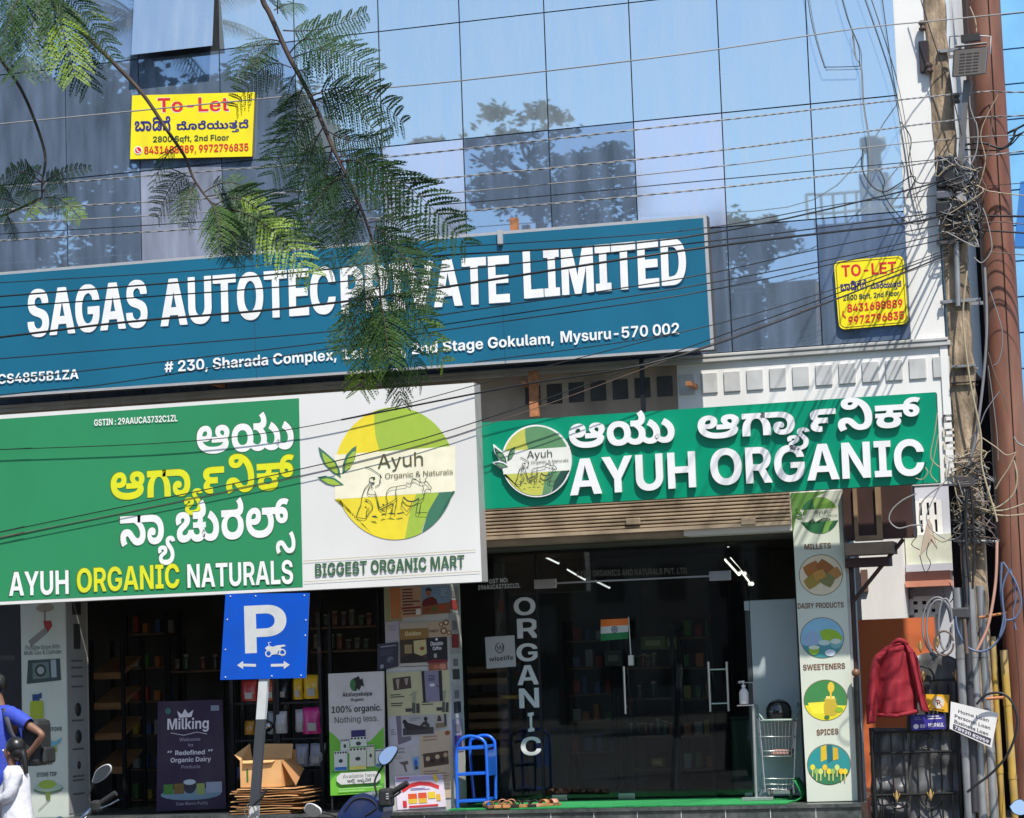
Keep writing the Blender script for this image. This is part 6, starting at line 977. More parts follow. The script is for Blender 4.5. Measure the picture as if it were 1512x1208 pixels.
# sanitiser stand
y = .25; t = thing('sanitizer_stand', 'grey sanitiser stand with a flat foot beside the trolley', 'stand', W(1117, 1178, y)); sm_ = M('stand_steel', (.45, .46, .46), .4, metal=.7)
b = MB(); b.tube([W(1117, 1180, y), W(1112, 1040, y)], .016, sm_, 10); b.build('pole', t)
b = MB(); a, c = W(1095, 1178, y - .1), W(1141, 1178, y - .1); b.box((a.x, y - .1, ZF + .017), (c.x, y - .04, ZF + .05), sm_); b.box((a.x + .1, y - .04, ZF + .017), (a.x + .18, y + .3, ZF + .045), sm_); b.build('foot', t, .004)
b = MB(); a, c = W(1090, 1041, y), W(1113, 1007, y); b.box((a.x, y - .06, a.z - .01), (c.x, y + .06, a.z), sm_); b.box((c.x - .02, y + .045, a.z), (c.x, y + .06, c.z), sm_); b.box((a.x, y + .05, c.z - .01), (c.x - .02, y + .06, c.z), sm_); b.build('holder', t)
p = W(1099, 1040, y); t = thing('sanitizer_bottle', 'white pump bottle standing on the sanitiser stand', 'bottle', p); b = MB(); b.lathe([(0, 0), (.042, 0), (.045, .01), (.045, .11), (.03, .14), (.016, .15), (.016, .165)], p, P(214, 212, 208, .4), n=16); b.build('body', t); b = MB(); b.lathe([(.02, .165), (.02, .18), (.006, .185), (.006, .21), (.013, .212), (.013, .222), (0, .224)], p, P(214, 212, 208, .4), n=12); b.box((p.x - .045, p.y - .008, p.z + .21), (p.x, p.y + .008, p.z + .22), P(214, 212, 208, .4)); b.build('pump', t)
# trolley
y = .2; D = .5; t = thing('shopping_trolley', 'steel shopping trolley with wire baskets beside the pale column', 'trolley', W(1148, 1184, y)); wr = M('trolley_wire', (.55, .56, .56), .3, metal=.9)
bk = y + D
b = MB()
for px0, px1, py0, py1 in ((1121, 1130, 1060, 1170), (1176, 1176, 1060, 1170)): b.tube([W(px0, py0, y + .05), W(px1 - 4 if px0 > 1150 else px1, py1, y)], .009, wr, 8)
for px0, px1 in ((1120, 1126), (1178, 1176)): b.tube([W(px0, 1036, y + D), W(px1, 1168, y + D)], .009, wr, 8)
b.build('frame', t)
def basket(pyt, pyb, wt, wb, n, nm):
    b = MB(); f4 = lambda px, py, yy: W(px, py, yy)
    T_ = [f4(wt[0], pyt, y), f4(wt[1], pyt, y), f4(wt[1] - 4, pyt - 6, y + D), f4(wt[0] - 6, pyt - 6, y + D)]; B_ = [f4(wb[0], pyb, y + .04), f4(wb[1], pyb, y + .04), f4(wb[1] - 4, pyb - 5, y + D - .03), f4(wb[0] - 6, pyb - 5, y + D - .03)]
    b.tube(T_ + T_[:1], .007, wr, 6)
    for s_ in (.45, .85): b.tube([T_[k % 4].lerp(B_[k % 4], s_) for k in range(5)], .0045, wr, 6)
    b.tube(B_ + B_[:1], .005, wr, 6)
    for k in range(4):
        for i in range(1, n): u = i / n; b.tube([T_[k].lerp(T_[(k + 1) % 4], u), B_[k].lerp(B_[(k + 1) % 4], u)], .003, wr, 5)
    for i in range(1, n): u = i / n; b.tube([B_[0].lerp(B_[1], u), B_[3].lerp(B_[2], u)], .003, wr, 5)
    b.build(nm, t); return T_, B_
T1, B1 = basket(1064, 1117, (1122, 1177), (1128, 1173), 10, 'basket'); T2, B2 = basket(1150, 1168, (1130, 1174), (1132, 1172), 7, 'lower_basket')
b = MB(); b.tube([W(1117, 1040, y + D), W(1119, 1052, y + .1), W(1128, 1064, y), W(1170, 1063, y), W(1180, 1050, y + .1), W(1177, 1036, y + D)], .012, P(140, 160, 150), 8); b.build('handle', t)
b = MB(); a, c = W(1134, 1171, y), W(1174, 1168, y); b.box((a.x, y - .01, a.z - .01), (c.x, y + .05, a.z + .02), wr); b.build('front_bar', t)
for px, yy in ((1139, y + .02), (1168, y + .02), (1134, y + D), (1172, y + D)):
    p = W(px, 1178, yy); p.z = ZF + .017 + .052; b = MB(); b.lathe([(0, -.012), (.05, -.012), (.052, 0), (.05, .012), (0, .012)], p, P(40, 40, 42), Vector((1, .3, 0)), 18); wl = b.build('wheel', t)
    b = MB(); b.lathe([(0, -.016), (.02, -.016), (.02, .016), (0, .016)], p, chrome, Vector((1, .3, 0)), 10); b.box((p.x - .018, p.y - .02, p.z), (p.x - .0165, p.y + .02, p.z + .08), chrome); ORG[wl.name] = ORG[t.name]; b.build('hub', wl)
p = W(1150, 1052, y + .2); t = thing('helmet', 'glossy black motorcycle helmet resting in the shopping trolley', 'helmet', p); b = MB(); hm = M('helmet_black', (.015, .015, .017), .12, coat=.8)
b.lathe([(.105, -.09), (.118, -.05), (.124, 0), (.118, .05), (.095, .09), (.06, .115), (0, .127)], p, hm, n=28); b.build('shell', t); b = MB(); b.lathe([(.107, -.088), (.112, -.07), (.108, -.055)], p + Vector((0, -.012, 0)), P(90, 90, 94, .3), n=28); b.build('rim', t)
b = MB(); bx_ = [B1[0].lerp(B1[1], .2) + Vector((0, .05, .012)), B1[0].lerp(B1[1], .8) + Vector((0, .05, .012))]; b.box((bx_[0].x, bx_[0].y, bx_[0].z), (bx_[1].x, bx_[1].y + .22, bx_[1].z + .05), P(206, 150, 140)); tag(b.build('parcel', None, .01), 'pink white parcel lying in the trolley basket', 'parcel')
# ---- parking sign out by the road
y = -6.0; q = [(333, 877), (457, 875.5), (452, 1001), (325, 1004)]
t = thing('parking_sign', 'blue square two-wheeler parking sign on a leaning striped post', 'road sign', W(376, 1225, y)); sb = M('sign_blue', lin(14, 84, 196), .3, var=.08, sc=3, dirt=((.02, .07, .25), .4, 4, 1), coat=.2); rw = M('sign_white', lin(206, 208, 206), .4, var=.06, sc=9, dirt=((.4, .4, .42), .5, 9, 1))
b = MB(); b.board(q, y, .004, sb, P(120, 120, 124)); b.build('plate', t)
b = MB()
for u, v in ((.06, .03), (.94, .03), (.06, .97), (.94, .97), (.36, .03), (.04, .3), (.97, .5), (.04, .65), (.97, .32), (.6, .97)): p = W(*quadT(q)(u, v), y); b.lathe([(.006, 0), (.006, .003), (0, .004)], p, rw, Vector((0, -1, 0)), 8)
b.build('rivet', t)
f = Flat(y, step=.0004); f.text('P', (362, 965), (424, 962), 70, rw)
for s_ in (-1, 1):
    cx = 389 + s_ * 25; f.poly([(cx + s_ * 14, 982 - s_ * .4), (cx + s_ * 5, 976), (cx + s_ * 5, 980), (cx - s_ * 14, 980.5), (cx - s_ * 14, 984.5), (cx + s_ * 5, 984), (cx + s_ * 5, 988)], rw)
f.line(arc(396.5, 965, 4.2, 4.4, 0, 360, 16), 1.8, rw, True); f.line(arc(417, 963.5, 4.2, 4.4, 0, 360, 16), 1.8, rw, True)
f.poly([(391, 957), (396, 953.5), (403, 955), (409, 953), (420, 952), (422, 954), (414, 956), (417, 960), (411, 961), (409, 966), (401, 967), (400, 961), (394, 960)], rw); f.line([(398, 954), (396, 949), (400, 948.5)], 1.4, rw); f.line([(410, 966), (421, 967)], 1.6, rw); f.build('symbol', t)
b = MB(); xa = lambda py: 390 - (py - 1004) * .075
for k, (p0, p1, mm) in enumerate(((999, 1062, rw), (1062.02, 1190, P(62, 66, 72)), (1190.02, 1420, rw))):
    a, c = W(xa(p0), p0, y + .03), W(xa(p1), p1, y + .03); 
    if c.z < 0: s_ = a.z / (a.z - c.z); c = a.lerp(c, s_)
    hw = .034; b = MB(); b.hexa([c + Vector((-hw, -.02, 0)), c + Vector((hw, -.02, 0)), a + Vector((hw, -.02, 0)), a + Vector((-hw, -.02, 0)), c + Vector((-hw, .02, 0)), c + Vector((hw, .02, 0)), a + Vector((hw, .02, 0)), a + Vector((-hw, .02, 0))], mm); b.build('post', t)
b = MB(); a, c = W(370, 945, y + .006), W(398, 1000, y + .03); b.box((W(387, 950, y).x, y + .0045, W(388, 1000, y).z), (W(400, 950, y).x, y + .03, W(388, 900, y).z), P(110, 110, 112)); b.build('back_brace', t)
b = MB(); b.tube([W(393, 1165, y - .03), W(386, 1178, y - .04), W(372, 1190, y - .035)], [.014, .012, .008], P(40, 38, 38), 8)
for dx in (0, 6): b.tube(spline([W(368 + dx, 1186, y - .03), W(361 + dx, 1198, y - .05), W(366 + dx, 1208, y - .05), W(376 + dx, 1200, y - .04), W(372 + dx, 1188, y - .03)], 5), .004, P(90, 88, 86), 6)
tag(b.build('tied_cloth'), 'dark twisted cloth and wire tied round the sign post', 'cloth')
# ================================================================== right side: passage, gate, far houses
maroon = M('maroon_paint', (.045, .018, .014), .6, var=.3, sc=4); brown_w = M('brown_frame_wood', (.26, .17, .1), .6, var=.3, sc=6)
t = thing('hanging_cabin', 'dark maroon box with a wooden framed opening hanging under the green sign', 'cabin', W(1290, 800, .1)); y = -.16
a, c = W(1246, 797, y), W(1344, 712, y); b = MB(); b.box((a.x, y + .06, a.z), (c.x, y + .3, c.z), maroon); b.build('body', t)
xa, xb, z0, z1 = W(1262, 797, y).x, W(1303, 797, y).x, W(1280, 797, y).z, W(1280, 715, y).z
b = MB()
for x0_, x1_, za_, zb2 in ((xa, xa + .035, z0 + .04, z1), (xb - .05, xb, z0 + .04, z1), (xa, xb, z0 - .01, z0 + .04)): b.box((x0_, y + .02, za_), (x1_, y + .058, zb2), brown_w)
b.build('frame', t)
b = MB(); a, c = W(1248, 820, y), W(1318, 799, y); b.box((a.x, y, a.z), (c.x, y + .3, c.z), M('dusty_beam', (.28, .2, .14), .8, var=.3, sc=5, dirt=((.05, .04, .03), .6, 5, 1))); b.build('beam', t)
b = MB(); a, c = W(1248, 838, y + .1), W(1313, 821, y + .1); b.box((a.x, y + .1, a.z), (c.x, y + .3, c.z - .004), maroon); b.build('lower_beam', t)
b = MB(); b.tube([W(1258, 890, -.02), W(1334, 796, -.02)], .02, maroon, 8); b.tube([W(1256, 836, .05), W(1273, 1215, .05)], .03, maroon, 8); b.build('strut', t)
orange = M('orange_wall_paint', (.66, .16, .05), .75, var=.06, sc=2, dirt=((.4, .1, .04), .3, 2, .4))
y = 2.6; a, c = W(1262, 1208, y), W(1378, 911, y); b = MB(); b.box((a.x, y, 0), (c.x, y + .12, c.z), orange); tag(b.build('orange_wall'), 'plain orange wall behind the gate', 'wall')
gray_w = M('pale_house_paint', (.52, .53, .58), .75, var=.06, sc=1, dirt=((.35, .35, .36), .3, 1, .4)); y = 8.0
t = thing('white_house', 'white house with grilled windows seen through the passage behind the orange wall', 'house', W(1300, 1010, y))
b = MB(); a, c = W(1235, 1000, y), W(1400, 690, y); xm = W(1333, 850, y).x; b.box((a.x - 2, y, 0), (xm, y + 3, c.z + 2), white); b.build('wall', t)
b = MB(); b.box((xm + .01, y + .5, 0), (c.x + 4, y + 3, c.z + 2), gray_w); b.build('rear_wall', t)
b = MB(); a, c = W(1333, 833, y), W(1400, 786, y); b.box((xm + .012, y + .3, a.z), (c.x, y + .5, c.z), M('cream_parapet', (.6, .62, .5), .7)); b.box((xm + .012, y + .25, a.z - .1), (c.x, y + .49, a.z - .002), gray_w); b.build('balcony', t)
b = MB(); a, c = W(1334, 858, y), W(1400, 841, y); b.box((xm + .012, y + .2, a.z), (c.x, y + .49, c.z), P(84, 54, 50)); a2 = W(1334, 867, y); b.box((xm + .012, y + .1, a2.z), (c.x, y + .49, a.z - .003), P(206, 140, 116)); b.build('canopy', t)
def grille(px0, px1, py0, py1, nm='window'):
    a, c = W(px0, py1, y), W(px1, py0, y); b = MB(); yy = y + .46
    b.box((a.x, yy, a.z), (c.x, yy + .03, c.z), P(34, 38, 44)); w_ = b.build(nm, t); ORG[w_.name] = ORG[t.name]; b = MB()
    for k in range(4): x = a.x + (c.x - a.x) * k / 3; b.box((x - .03, yy - .05, a.z), (x + .03, yy - .003, c.z), white)
    for k in range(3): z = a.z + (c.z - a.z) * k / 2; b.box((a.x + .031, yy - .045, z - .03), (c.x - .031, yy - .008, z + .03), white)
    b.build('grille', w_)
grille(1350, 1380, 735, 788); grille(1340, 1378, 882, 908); 
b = MB(); a, c = W(1273, 874, y), W(1281, 841, y); b.box((a.x, y - .05, a.z), (c.x, y - .003, c.z), P(110, 84, 74)); a, c = W(1259, 862, y), W(1268, 841, y); b.box((a.x, y - .05, a.z), (c.x, y - .003, c.z), P(90, 80, 76)); b.build('side_window', t)
tilem = M('blue_tile', lin(122, 182, 226), .4, var=.06, sc=3, dirt=((.12, .25, .42), .3, 3, .5)); y = 2.2
t = thing('blue_building', 'light blue tiled building wall at the right edge of the street', 'building', W(1500, 1000, y)); a = W(1462, 600, y); c = W(2300, -130, y); zb_, n = W(1500, 900, y).z, 0
z = 0.0; th_ = (W(1495, 72, y).z - W(1495, 124, y).z); z = W(1495, 72, y).z % th_
b = MB(); b.box((a.x, y + .02, 0), (c.x, y + .3, c.z), P(50, 90, 130)); b.build('backing', t)
b = MB()
while z < c.z: b.box((a.x - .001, y, z + .008), (c.x, y + .019, z + th_ - .008), tilem); z += th_
b.build('tile_cladding', t)
b = MB(); p = [W(1507, 268, y - .01), W(1530, 266, y - .01), W(1530, 365, y - .01), W(1498, 364, y - .01)]; b.add(p + [v + Vector((0, .009, 0)) for v in p], [(3, 2, 1, 0), (0, 1, 5, 4), (0, 4, 7, 3)], P(46, 116, 190)); b.build('blue_panel', t)
b = MB(); a = W(1392, 600, 3.5); c = W(1500, 600, 3.5); b.box((a.x, 3.62, 0), (c.x, 3.7, ZT), M('painted_gap_shade', (.022, .010, .009), .6, var=.3, sc=2)); tag(b.build('gap_shade_sheet'), 'tall added dark sheet painted as the shade in the gap behind the utility pole', 'wall')  # added sheet, near-black colour stands in for the shade of the gap
# rusty brown steel column
colm = M('rusty_column_paint', (.18, .068, .042), .6, var=.35, sc=3, stretch=(3, 3, .5), dirt=((.30, .19, .13), .6, 2.5, .25), bump=.15); y = .42
t = thing('steel_column', 'round rust brown steel column right behind the utility pole', 'column', W(1500, 1300, y)); b = MB()
pe = [(1478, 0), (1493, 300), (1508, 600), (1523, 900)]; r_ = .16
e0 = W(1484, 120, y); k = PPM(1440, 100, y); cx = e0.x - r_ + .0
b.lathe([(r_, 0), (r_, ZT)], (cx, y, 0), colm, n=40); b.build('shaft', t)
b = MB(); b.box((cx + .06, y - r_ - .002, .5), (cx + .065, y - r_ + .03, ZT), P(30, 14, 10)); b.build('seam', t)
# gate with tarp
iron = M('black_iron', (.02, .02, .02), .45, metal=.4, var=.3); tarp = M('black_tarp', (.10, .10, .102), .4, var=.25, sc=3, bump=.6, bsc=5); brass = M('brass_paint', (.5, .33, .12), .4, metal=.5); y = .06
t = thing('iron_gate', 'black iron gate with brass finials and a dark tarp behind its bars', 'gate', W(1350, 1230, y))
b = MB(); gl_, gr_2 = W(1284, 1080, y).x, W(1412, 1080, y).x
def bar(p, q, r=.009): b.tube([W(*p, y), W(*q, y)], r, iron, 6)
for px in (1300, 1318, 1336, 1353, 1371, 1388, 1403): bar((px - 3, 1080 if px < 1340 else 1010), (px + 6, 1240))
for py in (1079, 1110, 1172): bar((1284, py + 3), (1414, py - 1), .012)
bar((1355, 1005), (1412, 1003), .01)
for c_ in (1326, 1375):
    b.tube([W(*p, y - .01) for p in arc(c_, 1174, 16, 20, 0, 180, 12)], .008, iron, 6)
b.tube([W(*p, y - .01) for p in arc(1362, 1002, 17, 18, 180, 360, 12)], .009, iron, 6)
b.tube([W(*p, y - .01) for p in arc(1368, 1095, 10, 12, 0, 360, 16)], .006, iron, 6); b.tube([W(*p, y - .01) for p in arc(1368, 1097, 5, 7, 0, 360, 12)], .005, iron, 6)
for d_ in ((1286, 1075, 1296, 1250), (1414, 985, 1422, 1250)): bar(d_[:2], d_[2:], .022)
b.build('bars', t)
for px, py in ((1324, 1176), (1374, 1174), (1363, 998), (1412, 997), (1359, 955), (1384, 948)):
    b = MB(); p = W(px, py, y - .02); 
    b.lathe([(.0, .06), (.018, .02), (.012, 0), (.02, -.012), (.006, -.05), (0, -.06)], p, brass, n=8)
    for s_ in (-1, 1): b.tube([p + Vector((0, 0, -.02)), p + Vector((s_ * .025, 0, .005)), p + Vector((s_ * .03, 0, .03))], .006, brass, 6)
    b.build('finial', t)
b = MB(); vs = []; nx, nz = 26, 22; yy = y + .05
for j in range(nz + 1):
    for i in range(nx + 1):
        px = 1284 + 130 * i / nx; top = 1075 if px < 1340 else 975 - 12 * math.sin((px - 1340) / 24); py = top + (1245 - top) * j / nz; p = W(px + 4 * j / nz, py, yy)
        fold = .035 * math.sin(j * 1.5 + .35 * math.sin(i * .5)) * (1 if j > 8 else .3) + .02 * math.sin(i * .9 + j * .3); vs.append(p + Vector((0, fold, 0)))
b.add(vs, [(j * (nx + 1) + i, (j + 1) * (nx + 1) + i, (j + 1) * (nx + 1) + i + 1, j * (nx + 1) + i + 1) for j in range(nz) for i in range(nx)], tarp, True); o = b.build('tarp', t); o.modifiers.new('s', 'SOLIDIFY').thickness = .006
b = MB(); b.tube([W(1273, 1240, -.1), W(1264, 1000, -.1)], .028, iron, 10); p = W(1264, 1000, -.1); b.ball(p + Vector((0, 0, .04)), .04, M('wood_knob', (.16, .08, .04), .4), 12); tag(b.build('gate_post'), 'dark round gate post with a wooden ball top beside the pale column', 'post')
# red jacket
y = -.06; jk = M('red_cloth', (.25, .007, .018), .8, var=.15, sc=14, bump=.2, bsc=160); t = thing('red_jacket', 'dark red jacket hung by its shoulders over the gate', 'jacket', W(1325, 1070, y))
outl = [(1324, 949), (1337, 950), (1348, 962), (1352, 985), (1353, 1020), (1355, 1048), (1322, 1056), (1295, 1058), (1290, 1020), (1288, 990), (1300, 968)]
def sheet(strips, mat_, nm, par, th_, phase):
    b = MB(); rr = random.Random(phase); vs = []; n_ = len(strips[0])
    for j, row in enumerate(strips):
        for i, (px, py) in enumerate(row):
            u = i / (n_ - 1); bulge = .11 * math.sin(u * math.pi); fold = .022 * math.sin(i * 1.7 + j * .55 + phase) * (j / len(strips)) + .012 * math.sin(j * 1.9 + i * .8)
            vs.append(W(px, py, y) + Vector((0, -bulge - fold, 0)))
    b.add(vs, [(j * n_ + i, (j + 1) * n_ + i, (j + 1) * n_ + i + 1, j * n_ + i + 1) for j in range(len(strips) - 1) for i in range(n_ - 1)], mat_, True); o = b.build(nm, par); o.modifiers.new('s', 'SOLIDIFY').thickness = th_; sb_ = o.modifiers.new('ss', 'SUBSURF'); sb_.levels = sb_.render_levels = 1
def rows(Lf, Rt, n, m_): 
    Ls, Rs = spline(Lf, 4), spline(Rt, 4); o = []
    for j in range(m_): 
        a = Ls[round(j / (m_ - 1) * (len(Ls) - 1))]; c = Rs[round(j / (m_ - 1) * (len(Rs) - 1))]; o.append([tuple(a.lerp(c, i / (n - 1))) for i in range(n)])
    return o
sheet(rows([(1322, 950), (1300, 960), (1295, 1000), (1296, 1056)], [(1337, 948), (1349, 962), (1351, 1010), (1356, 1052)], 13, 17), jk, 'body', t, .012, 1)
sheet(rows([(1310, 955), (1287, 974), (1279, 1030), (1279, 1070)], [(1318, 962), (1302, 990), (1299, 1030), (1294, 1068)], 7, 15), jk, 'sleeve', t, .012, 2)
sheet(rows([(1334, 950), (1339, 970), (1351, 1020), (1359, 1050)], [(1344, 953), (1356, 972), (1364, 1015), (1374, 1052)], 7, 15), jk, 'sleeve', t, .012, 3)
b = MB(); q = spline([W(1318, 952, y - .05), W(1328, 945, y - .09), W(1340, 951, y - .05)], 4); b.tube(q, .022, jk, 8); b.build('collar', t)
b = MB(); b.tube([W(1297, 1056, y - .02), W(1325, 1057, y - .14), W(1355, 1050, y - .03)], .02, jk, 8); b.build('hem', t)
poster([(1367, 1025), (1402, 1026), (1400, 1052), (1369, 1048)], -.02, P(226, 168, 30, .5), 'small orange yellow no parking plate on the gate', [][:0] or 'sign', [('e', .54, .48, .26, .36, P(214, 206, 190)), ('t', 'P', .46, .66, .64, .36, black), ('l', [(.36, .26), (.72, .72)], 1, P(190, 60, 50)), ('t', 'NO PARKING', .2, .95, .82, .1, P(90, 50, 30))], 'no_parking_plate', .004)
poster([(1344, 1056), (1394, 1054), (1397, 1076), (1346, 1079)], -.0, P(52, 46, 140, .5), 'dark blue plate with white print under the red jacket', 'sign', [('w', .5, .1, .95, .4, 2, wh), ('w', .1, .15, .4, .4, 2, P(120, 120, 170)), ('t', 'MYPAUL', .5, .85, .95, .26, wh), ('e', .14, .75, .08, .16, wh), ('t', '80', .26, .85, .4, .22, wh)], 'information_plate', .004)
# ================================================================== utility pole
YP = -.02
conc = M('weathered_pole', (.36, .27, .18), .9, var=.6, sc=9, stretch=(1, 1, .35), dirt=((.07, .05, .035), .9, 9, .3), bump=1, bsc=30); galv = M('galvanised_pipe', (.33, .34, .35), .45, metal=.5, var=.2, sc=4, dirt=((.16, .14, .12), .5, 4, .5)); blk = M('black_plastic', (.018, .018, .019), .45)
t = thing('utility_pole', 'square weathered utility pole carrying the overhead cables, clamps and boxes', 'utility pole', W(1440, 1300, YP)); UP = t
b = MB(); rw_ = [(-60, 1356, 1390), (0, 1362, 1394), (180, 1376, 1408), (330, 1388, 1424), (520, 1400, 1436), (650, 1408, 1446), (760, 1414, 1452), (960, 1424, 1462), (1330, 1440, 1482)]; vs = []; rr = random.Random(3)
fine = []
for k in range(len(rw_) - 1):
    for s_ in range(8): u = s_ / 8; fine.append(tuple(rw_[k][i] * (1 - u) + rw_[k + 1][i] * u for i in range(3)))
for py, l, r in fine:
    j = lambda: rr.uniform(-1.7, 1.7)
    a, c = W(l + j(), py, YP), W(r + j(), py, YP); vs += [a, c, c + Vector((-.01, .2, 0)), a + Vector((.01, .2, 0))]
b.add(vs, [(4 * i + k, 4 * i + 4 + k, 4 * i + 4 + (k + 1) % 4, 4 * i + (k + 1) % 4) for i in range(len(fine) - 1) for k in range(4)], conc); o = b.build('shaft', t, .02)
def clamp(py, l, r, h_, mt=galv):
    b = MB(); a, c = W(l, py, YP - .03), W(r, py, YP - .03); b.box((a.x, YP - .04, a.z - h_), (c.x, YP - .012, a.z), mt); b.box((a.x, YP + .21, a.z - h_), (c.x, YP + .23, a.z), mt)
    for x in (a.x + .02, c.x - .03): b.tube([(x, YP - .06, a.z - h_ / 2), (x, YP + .24, a.z - h_ / 2)], .008, mt, 6)
    b.build('clamp', t)
clamp(356, 1382, 1440, .035); clamp(444, 1388, 1448, .03); clamp(74, 1384, 1420, .03); clamp(540, 1405, 1441, .02); clamp(565, 1404, 1440, .012, blk)
for px, py in ((1362, 38), (1412, 145), (1372, 100)):
    b = MB(); p = W(px, py, YP - .04); b.lathe([(0, -.05), (.03, -.05), (.04, -.03), (.025, -.01), (.025, .0), (.04, .02), (.03, .045), (0, .05)], p, M('brown_insulator', (.09, .06, .05), .2), n=14); b.build('insulator', t)
b = MB(); a, c = W(1359, 108, YP), W(1371, 60, YP); b.box((a.x, YP - .03, a.z), (c.x, YP + .03, c.z), P(40, 30, 34)); b.build('side_plate', t, .006)
def boxat(nm, px0, px1, py0, py1, m_, d=.1, y_=None, bv=.012):
    yy = (YP - .05) if y_ is None else y_; a, c = W(px0, py1, yy), W(px1, py0, yy); b = MB(); b.box((a.x, yy - d, a.z), (c.x, yy, c.z), m_); return b.build(nm, UP, bv)
gb2 = P(92, 94, 104, .4); boxat('junction_box', 1384, 1408, 283, 297, gb2); boxat('junction_box', 1414, 1428, 285, 302, P(150, 150, 156, .4)); boxat('junction_box', 1384, 1410, 232, 280, blk); boxat('junction_box', 1384, 1414, 298, 322, blk)
boxat('cable_cap', 1413, 1441, 702, 722, P(70, 64, 64)); boxat('cable_cap', 1406, 1432, 897, 914, P(64, 62, 64), .12, YP - .12)
for i, (py, px) in enumerate(((612, 1393), (633, 1393), (652, 1394), (672, 1396), (692, 1397))):
    b = MB(); a, c = W(px, py + 13, YP + .03), W(px + 16, py, YP + .03); hh_ = c.z - a.z; mm = P(206, 196, 176) if i else P(60, 50, 44); b.box((a.x, YP + .0, a.z), (c.x, YP + .06, a.z + hh_ * .3), mm); b.box((a.x, YP + .0, a.z + hh_ * .301), (a.x + .03, YP + .06, c.z - hh_ * .301), mm); b.box((a.x, YP + .0, c.z - hh_ * .3), (c.x, YP + .06, c.z), mm); b.build('fuse_holder', UP)
# flood light on its own strut
fd = M('floodlight_grey', (.05, .045, .042), .45, metal=.4); y = YP - .14
t = thing('flood_light', 'square dark grey flood light on a slim steel strut clamped to the pole', 'flood light', W(1430, 444, y))
b = MB(); a, c = W(1407, 118, y), W(1459, 68, y); q = [Vector((a.x, y - .1, a.z)), Vector((c.x - .03, y - .1, a.z)), Vector((c.x, y + .0, c.z)), Vector((a.x + .02, y + .0, c.z))]; b.hexa([*q, *[v + Vector((0, .07, .015)) for v in q]], fd); b.build('housing', t, .012)
b = MB()
for i in range(7):
    for j in range(3): u, v = .2 + .2 * j, .14 + .11 * i; p = q[0].lerp(q[1], u).lerp(q[3].lerp(q[2], u), v); b.box((p.x, p.y - .006, p.z - .006), (p.x + .05, p.y - .001, p.z + .004), P(52, 48, 46))
b.build('lamp_grid', t)
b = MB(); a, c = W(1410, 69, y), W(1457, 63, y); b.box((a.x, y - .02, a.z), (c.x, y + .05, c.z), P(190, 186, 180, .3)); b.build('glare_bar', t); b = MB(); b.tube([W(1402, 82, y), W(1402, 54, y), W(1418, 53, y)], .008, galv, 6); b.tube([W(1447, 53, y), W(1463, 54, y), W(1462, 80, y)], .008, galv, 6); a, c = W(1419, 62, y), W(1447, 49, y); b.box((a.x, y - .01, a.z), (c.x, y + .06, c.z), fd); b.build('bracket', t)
b = MB(); pts = [W(1427, 118, y + .02), W(1414, 300, y + .03), W(1402, 352, y + .06)]; 
for k in range(2): a, c = pts[k], pts[k + 1]; b.hexa([c + Vector((-.028, 0, 0)), c + Vector((.028, 0, 0)), a + Vector((.028, 0, 0)), a + Vector((-.028, 0, 0)), c + Vector((-.028, .03, 0)), c + Vector((.028, .03, 0)), a + Vector((.028, .03, 0)), a + Vector((-.028, .03, 0))], M('strut_steel', (.17, .165, .16), .45, metal=.5))
b.tube([W(1412, 352, y + .05), W(1415, 452, y + .05)], .024, galv, 10); b.build('strut', t)
# pipes down the pole
yel_p = M('yellow_pipe', (.44, .28, .05), .5, var=.3, sc=4, dirt=((.36, .35, .33), .9, 3, .4)); pipes = [((1414, 868), (1436, 1270), .05, galv, -.06, 'grey conduit pipe under the black cap, first of the row'), ((1432, 865), (1455, 1270), .045, galv, -.02, 'grey conduit pipe behind the loan board'), ((1447, 865), (1472, 1270), .042, galv, .02, 'grey conduit pipe in the middle of the row, right of the loan board'),
    ((1466, 940), (1484, 1270), .028, yel_p, .06, 'scratched yellow pipe half hidden by the grey conduits'), ((1482, 960), (1504, 1270), .036, yel_p, .0, 'yellow and white pipe at the end of the row'), ((1421, 730), (1440, 1200), .03, P(52, 52, 58), -.1, 'thin dark conduit running down from the upper black cap'), ((1450, 395), (1456, 500), .025, galv, -.02, '')]
for p0, p1, r_, mm, dy, l in pipes:
    if not l: continue
    b = MB(); a, c = W(*p0, YP + dy), W(*p1, YP + dy); s_ = 1 if c.z > 0 else a.z / (a.z - c.z); b.tube([a, a.lerp(c, s_)], r_, mm, 14)
    for u in (.25, .6): m_ = a.lerp(c, u); d_ = (c - a).normalized() * .03; b.tube([m_ - d_, m_ + d_], r_ + .004, mm, 14)
    tag(b.build('conduit_pipe'), l, 'pipe', 'pipes strapped to the pole')
b = MB(); a, c = W(1408, 798, YP - .1), W(1475, 800, YP - .1); b.tube([a, c], .014, galv, 8); b.tube([W(1446, 912, YP - .08), W(1486, 905, YP - .08)], .012, rust, 8); b.tube([W(1456, 1032, YP - .08), W(1482, 1030, YP - .08)], .014, rust, 8); b.build('pipe_bracket', UP)
poster([(1404, 1036), (1474, 1053), (1464, 1104), (1402, 1076)], YP - .2, P(220, 218, 216, .5), 'tilted white paper board advertising loans, tied to the pipes', 'notice board', [('t', 'Home Loan', .17, .33, .84, .13, P(80, 78, 80)), ('t', 'Personal Loan', .1, .53, .9, .13, P(80, 78, 80)), ('t', 'Business Loan', .1, .72, .88, .13, P(80, 78, 80)), ('p', [(.08, .77), (.96, .76), (.96, .95), (.08, .96)], P(64, 62, 74)), ('t', '78920 82959', .12, .925, .92, .12, wh)], 'loan_board', .006)
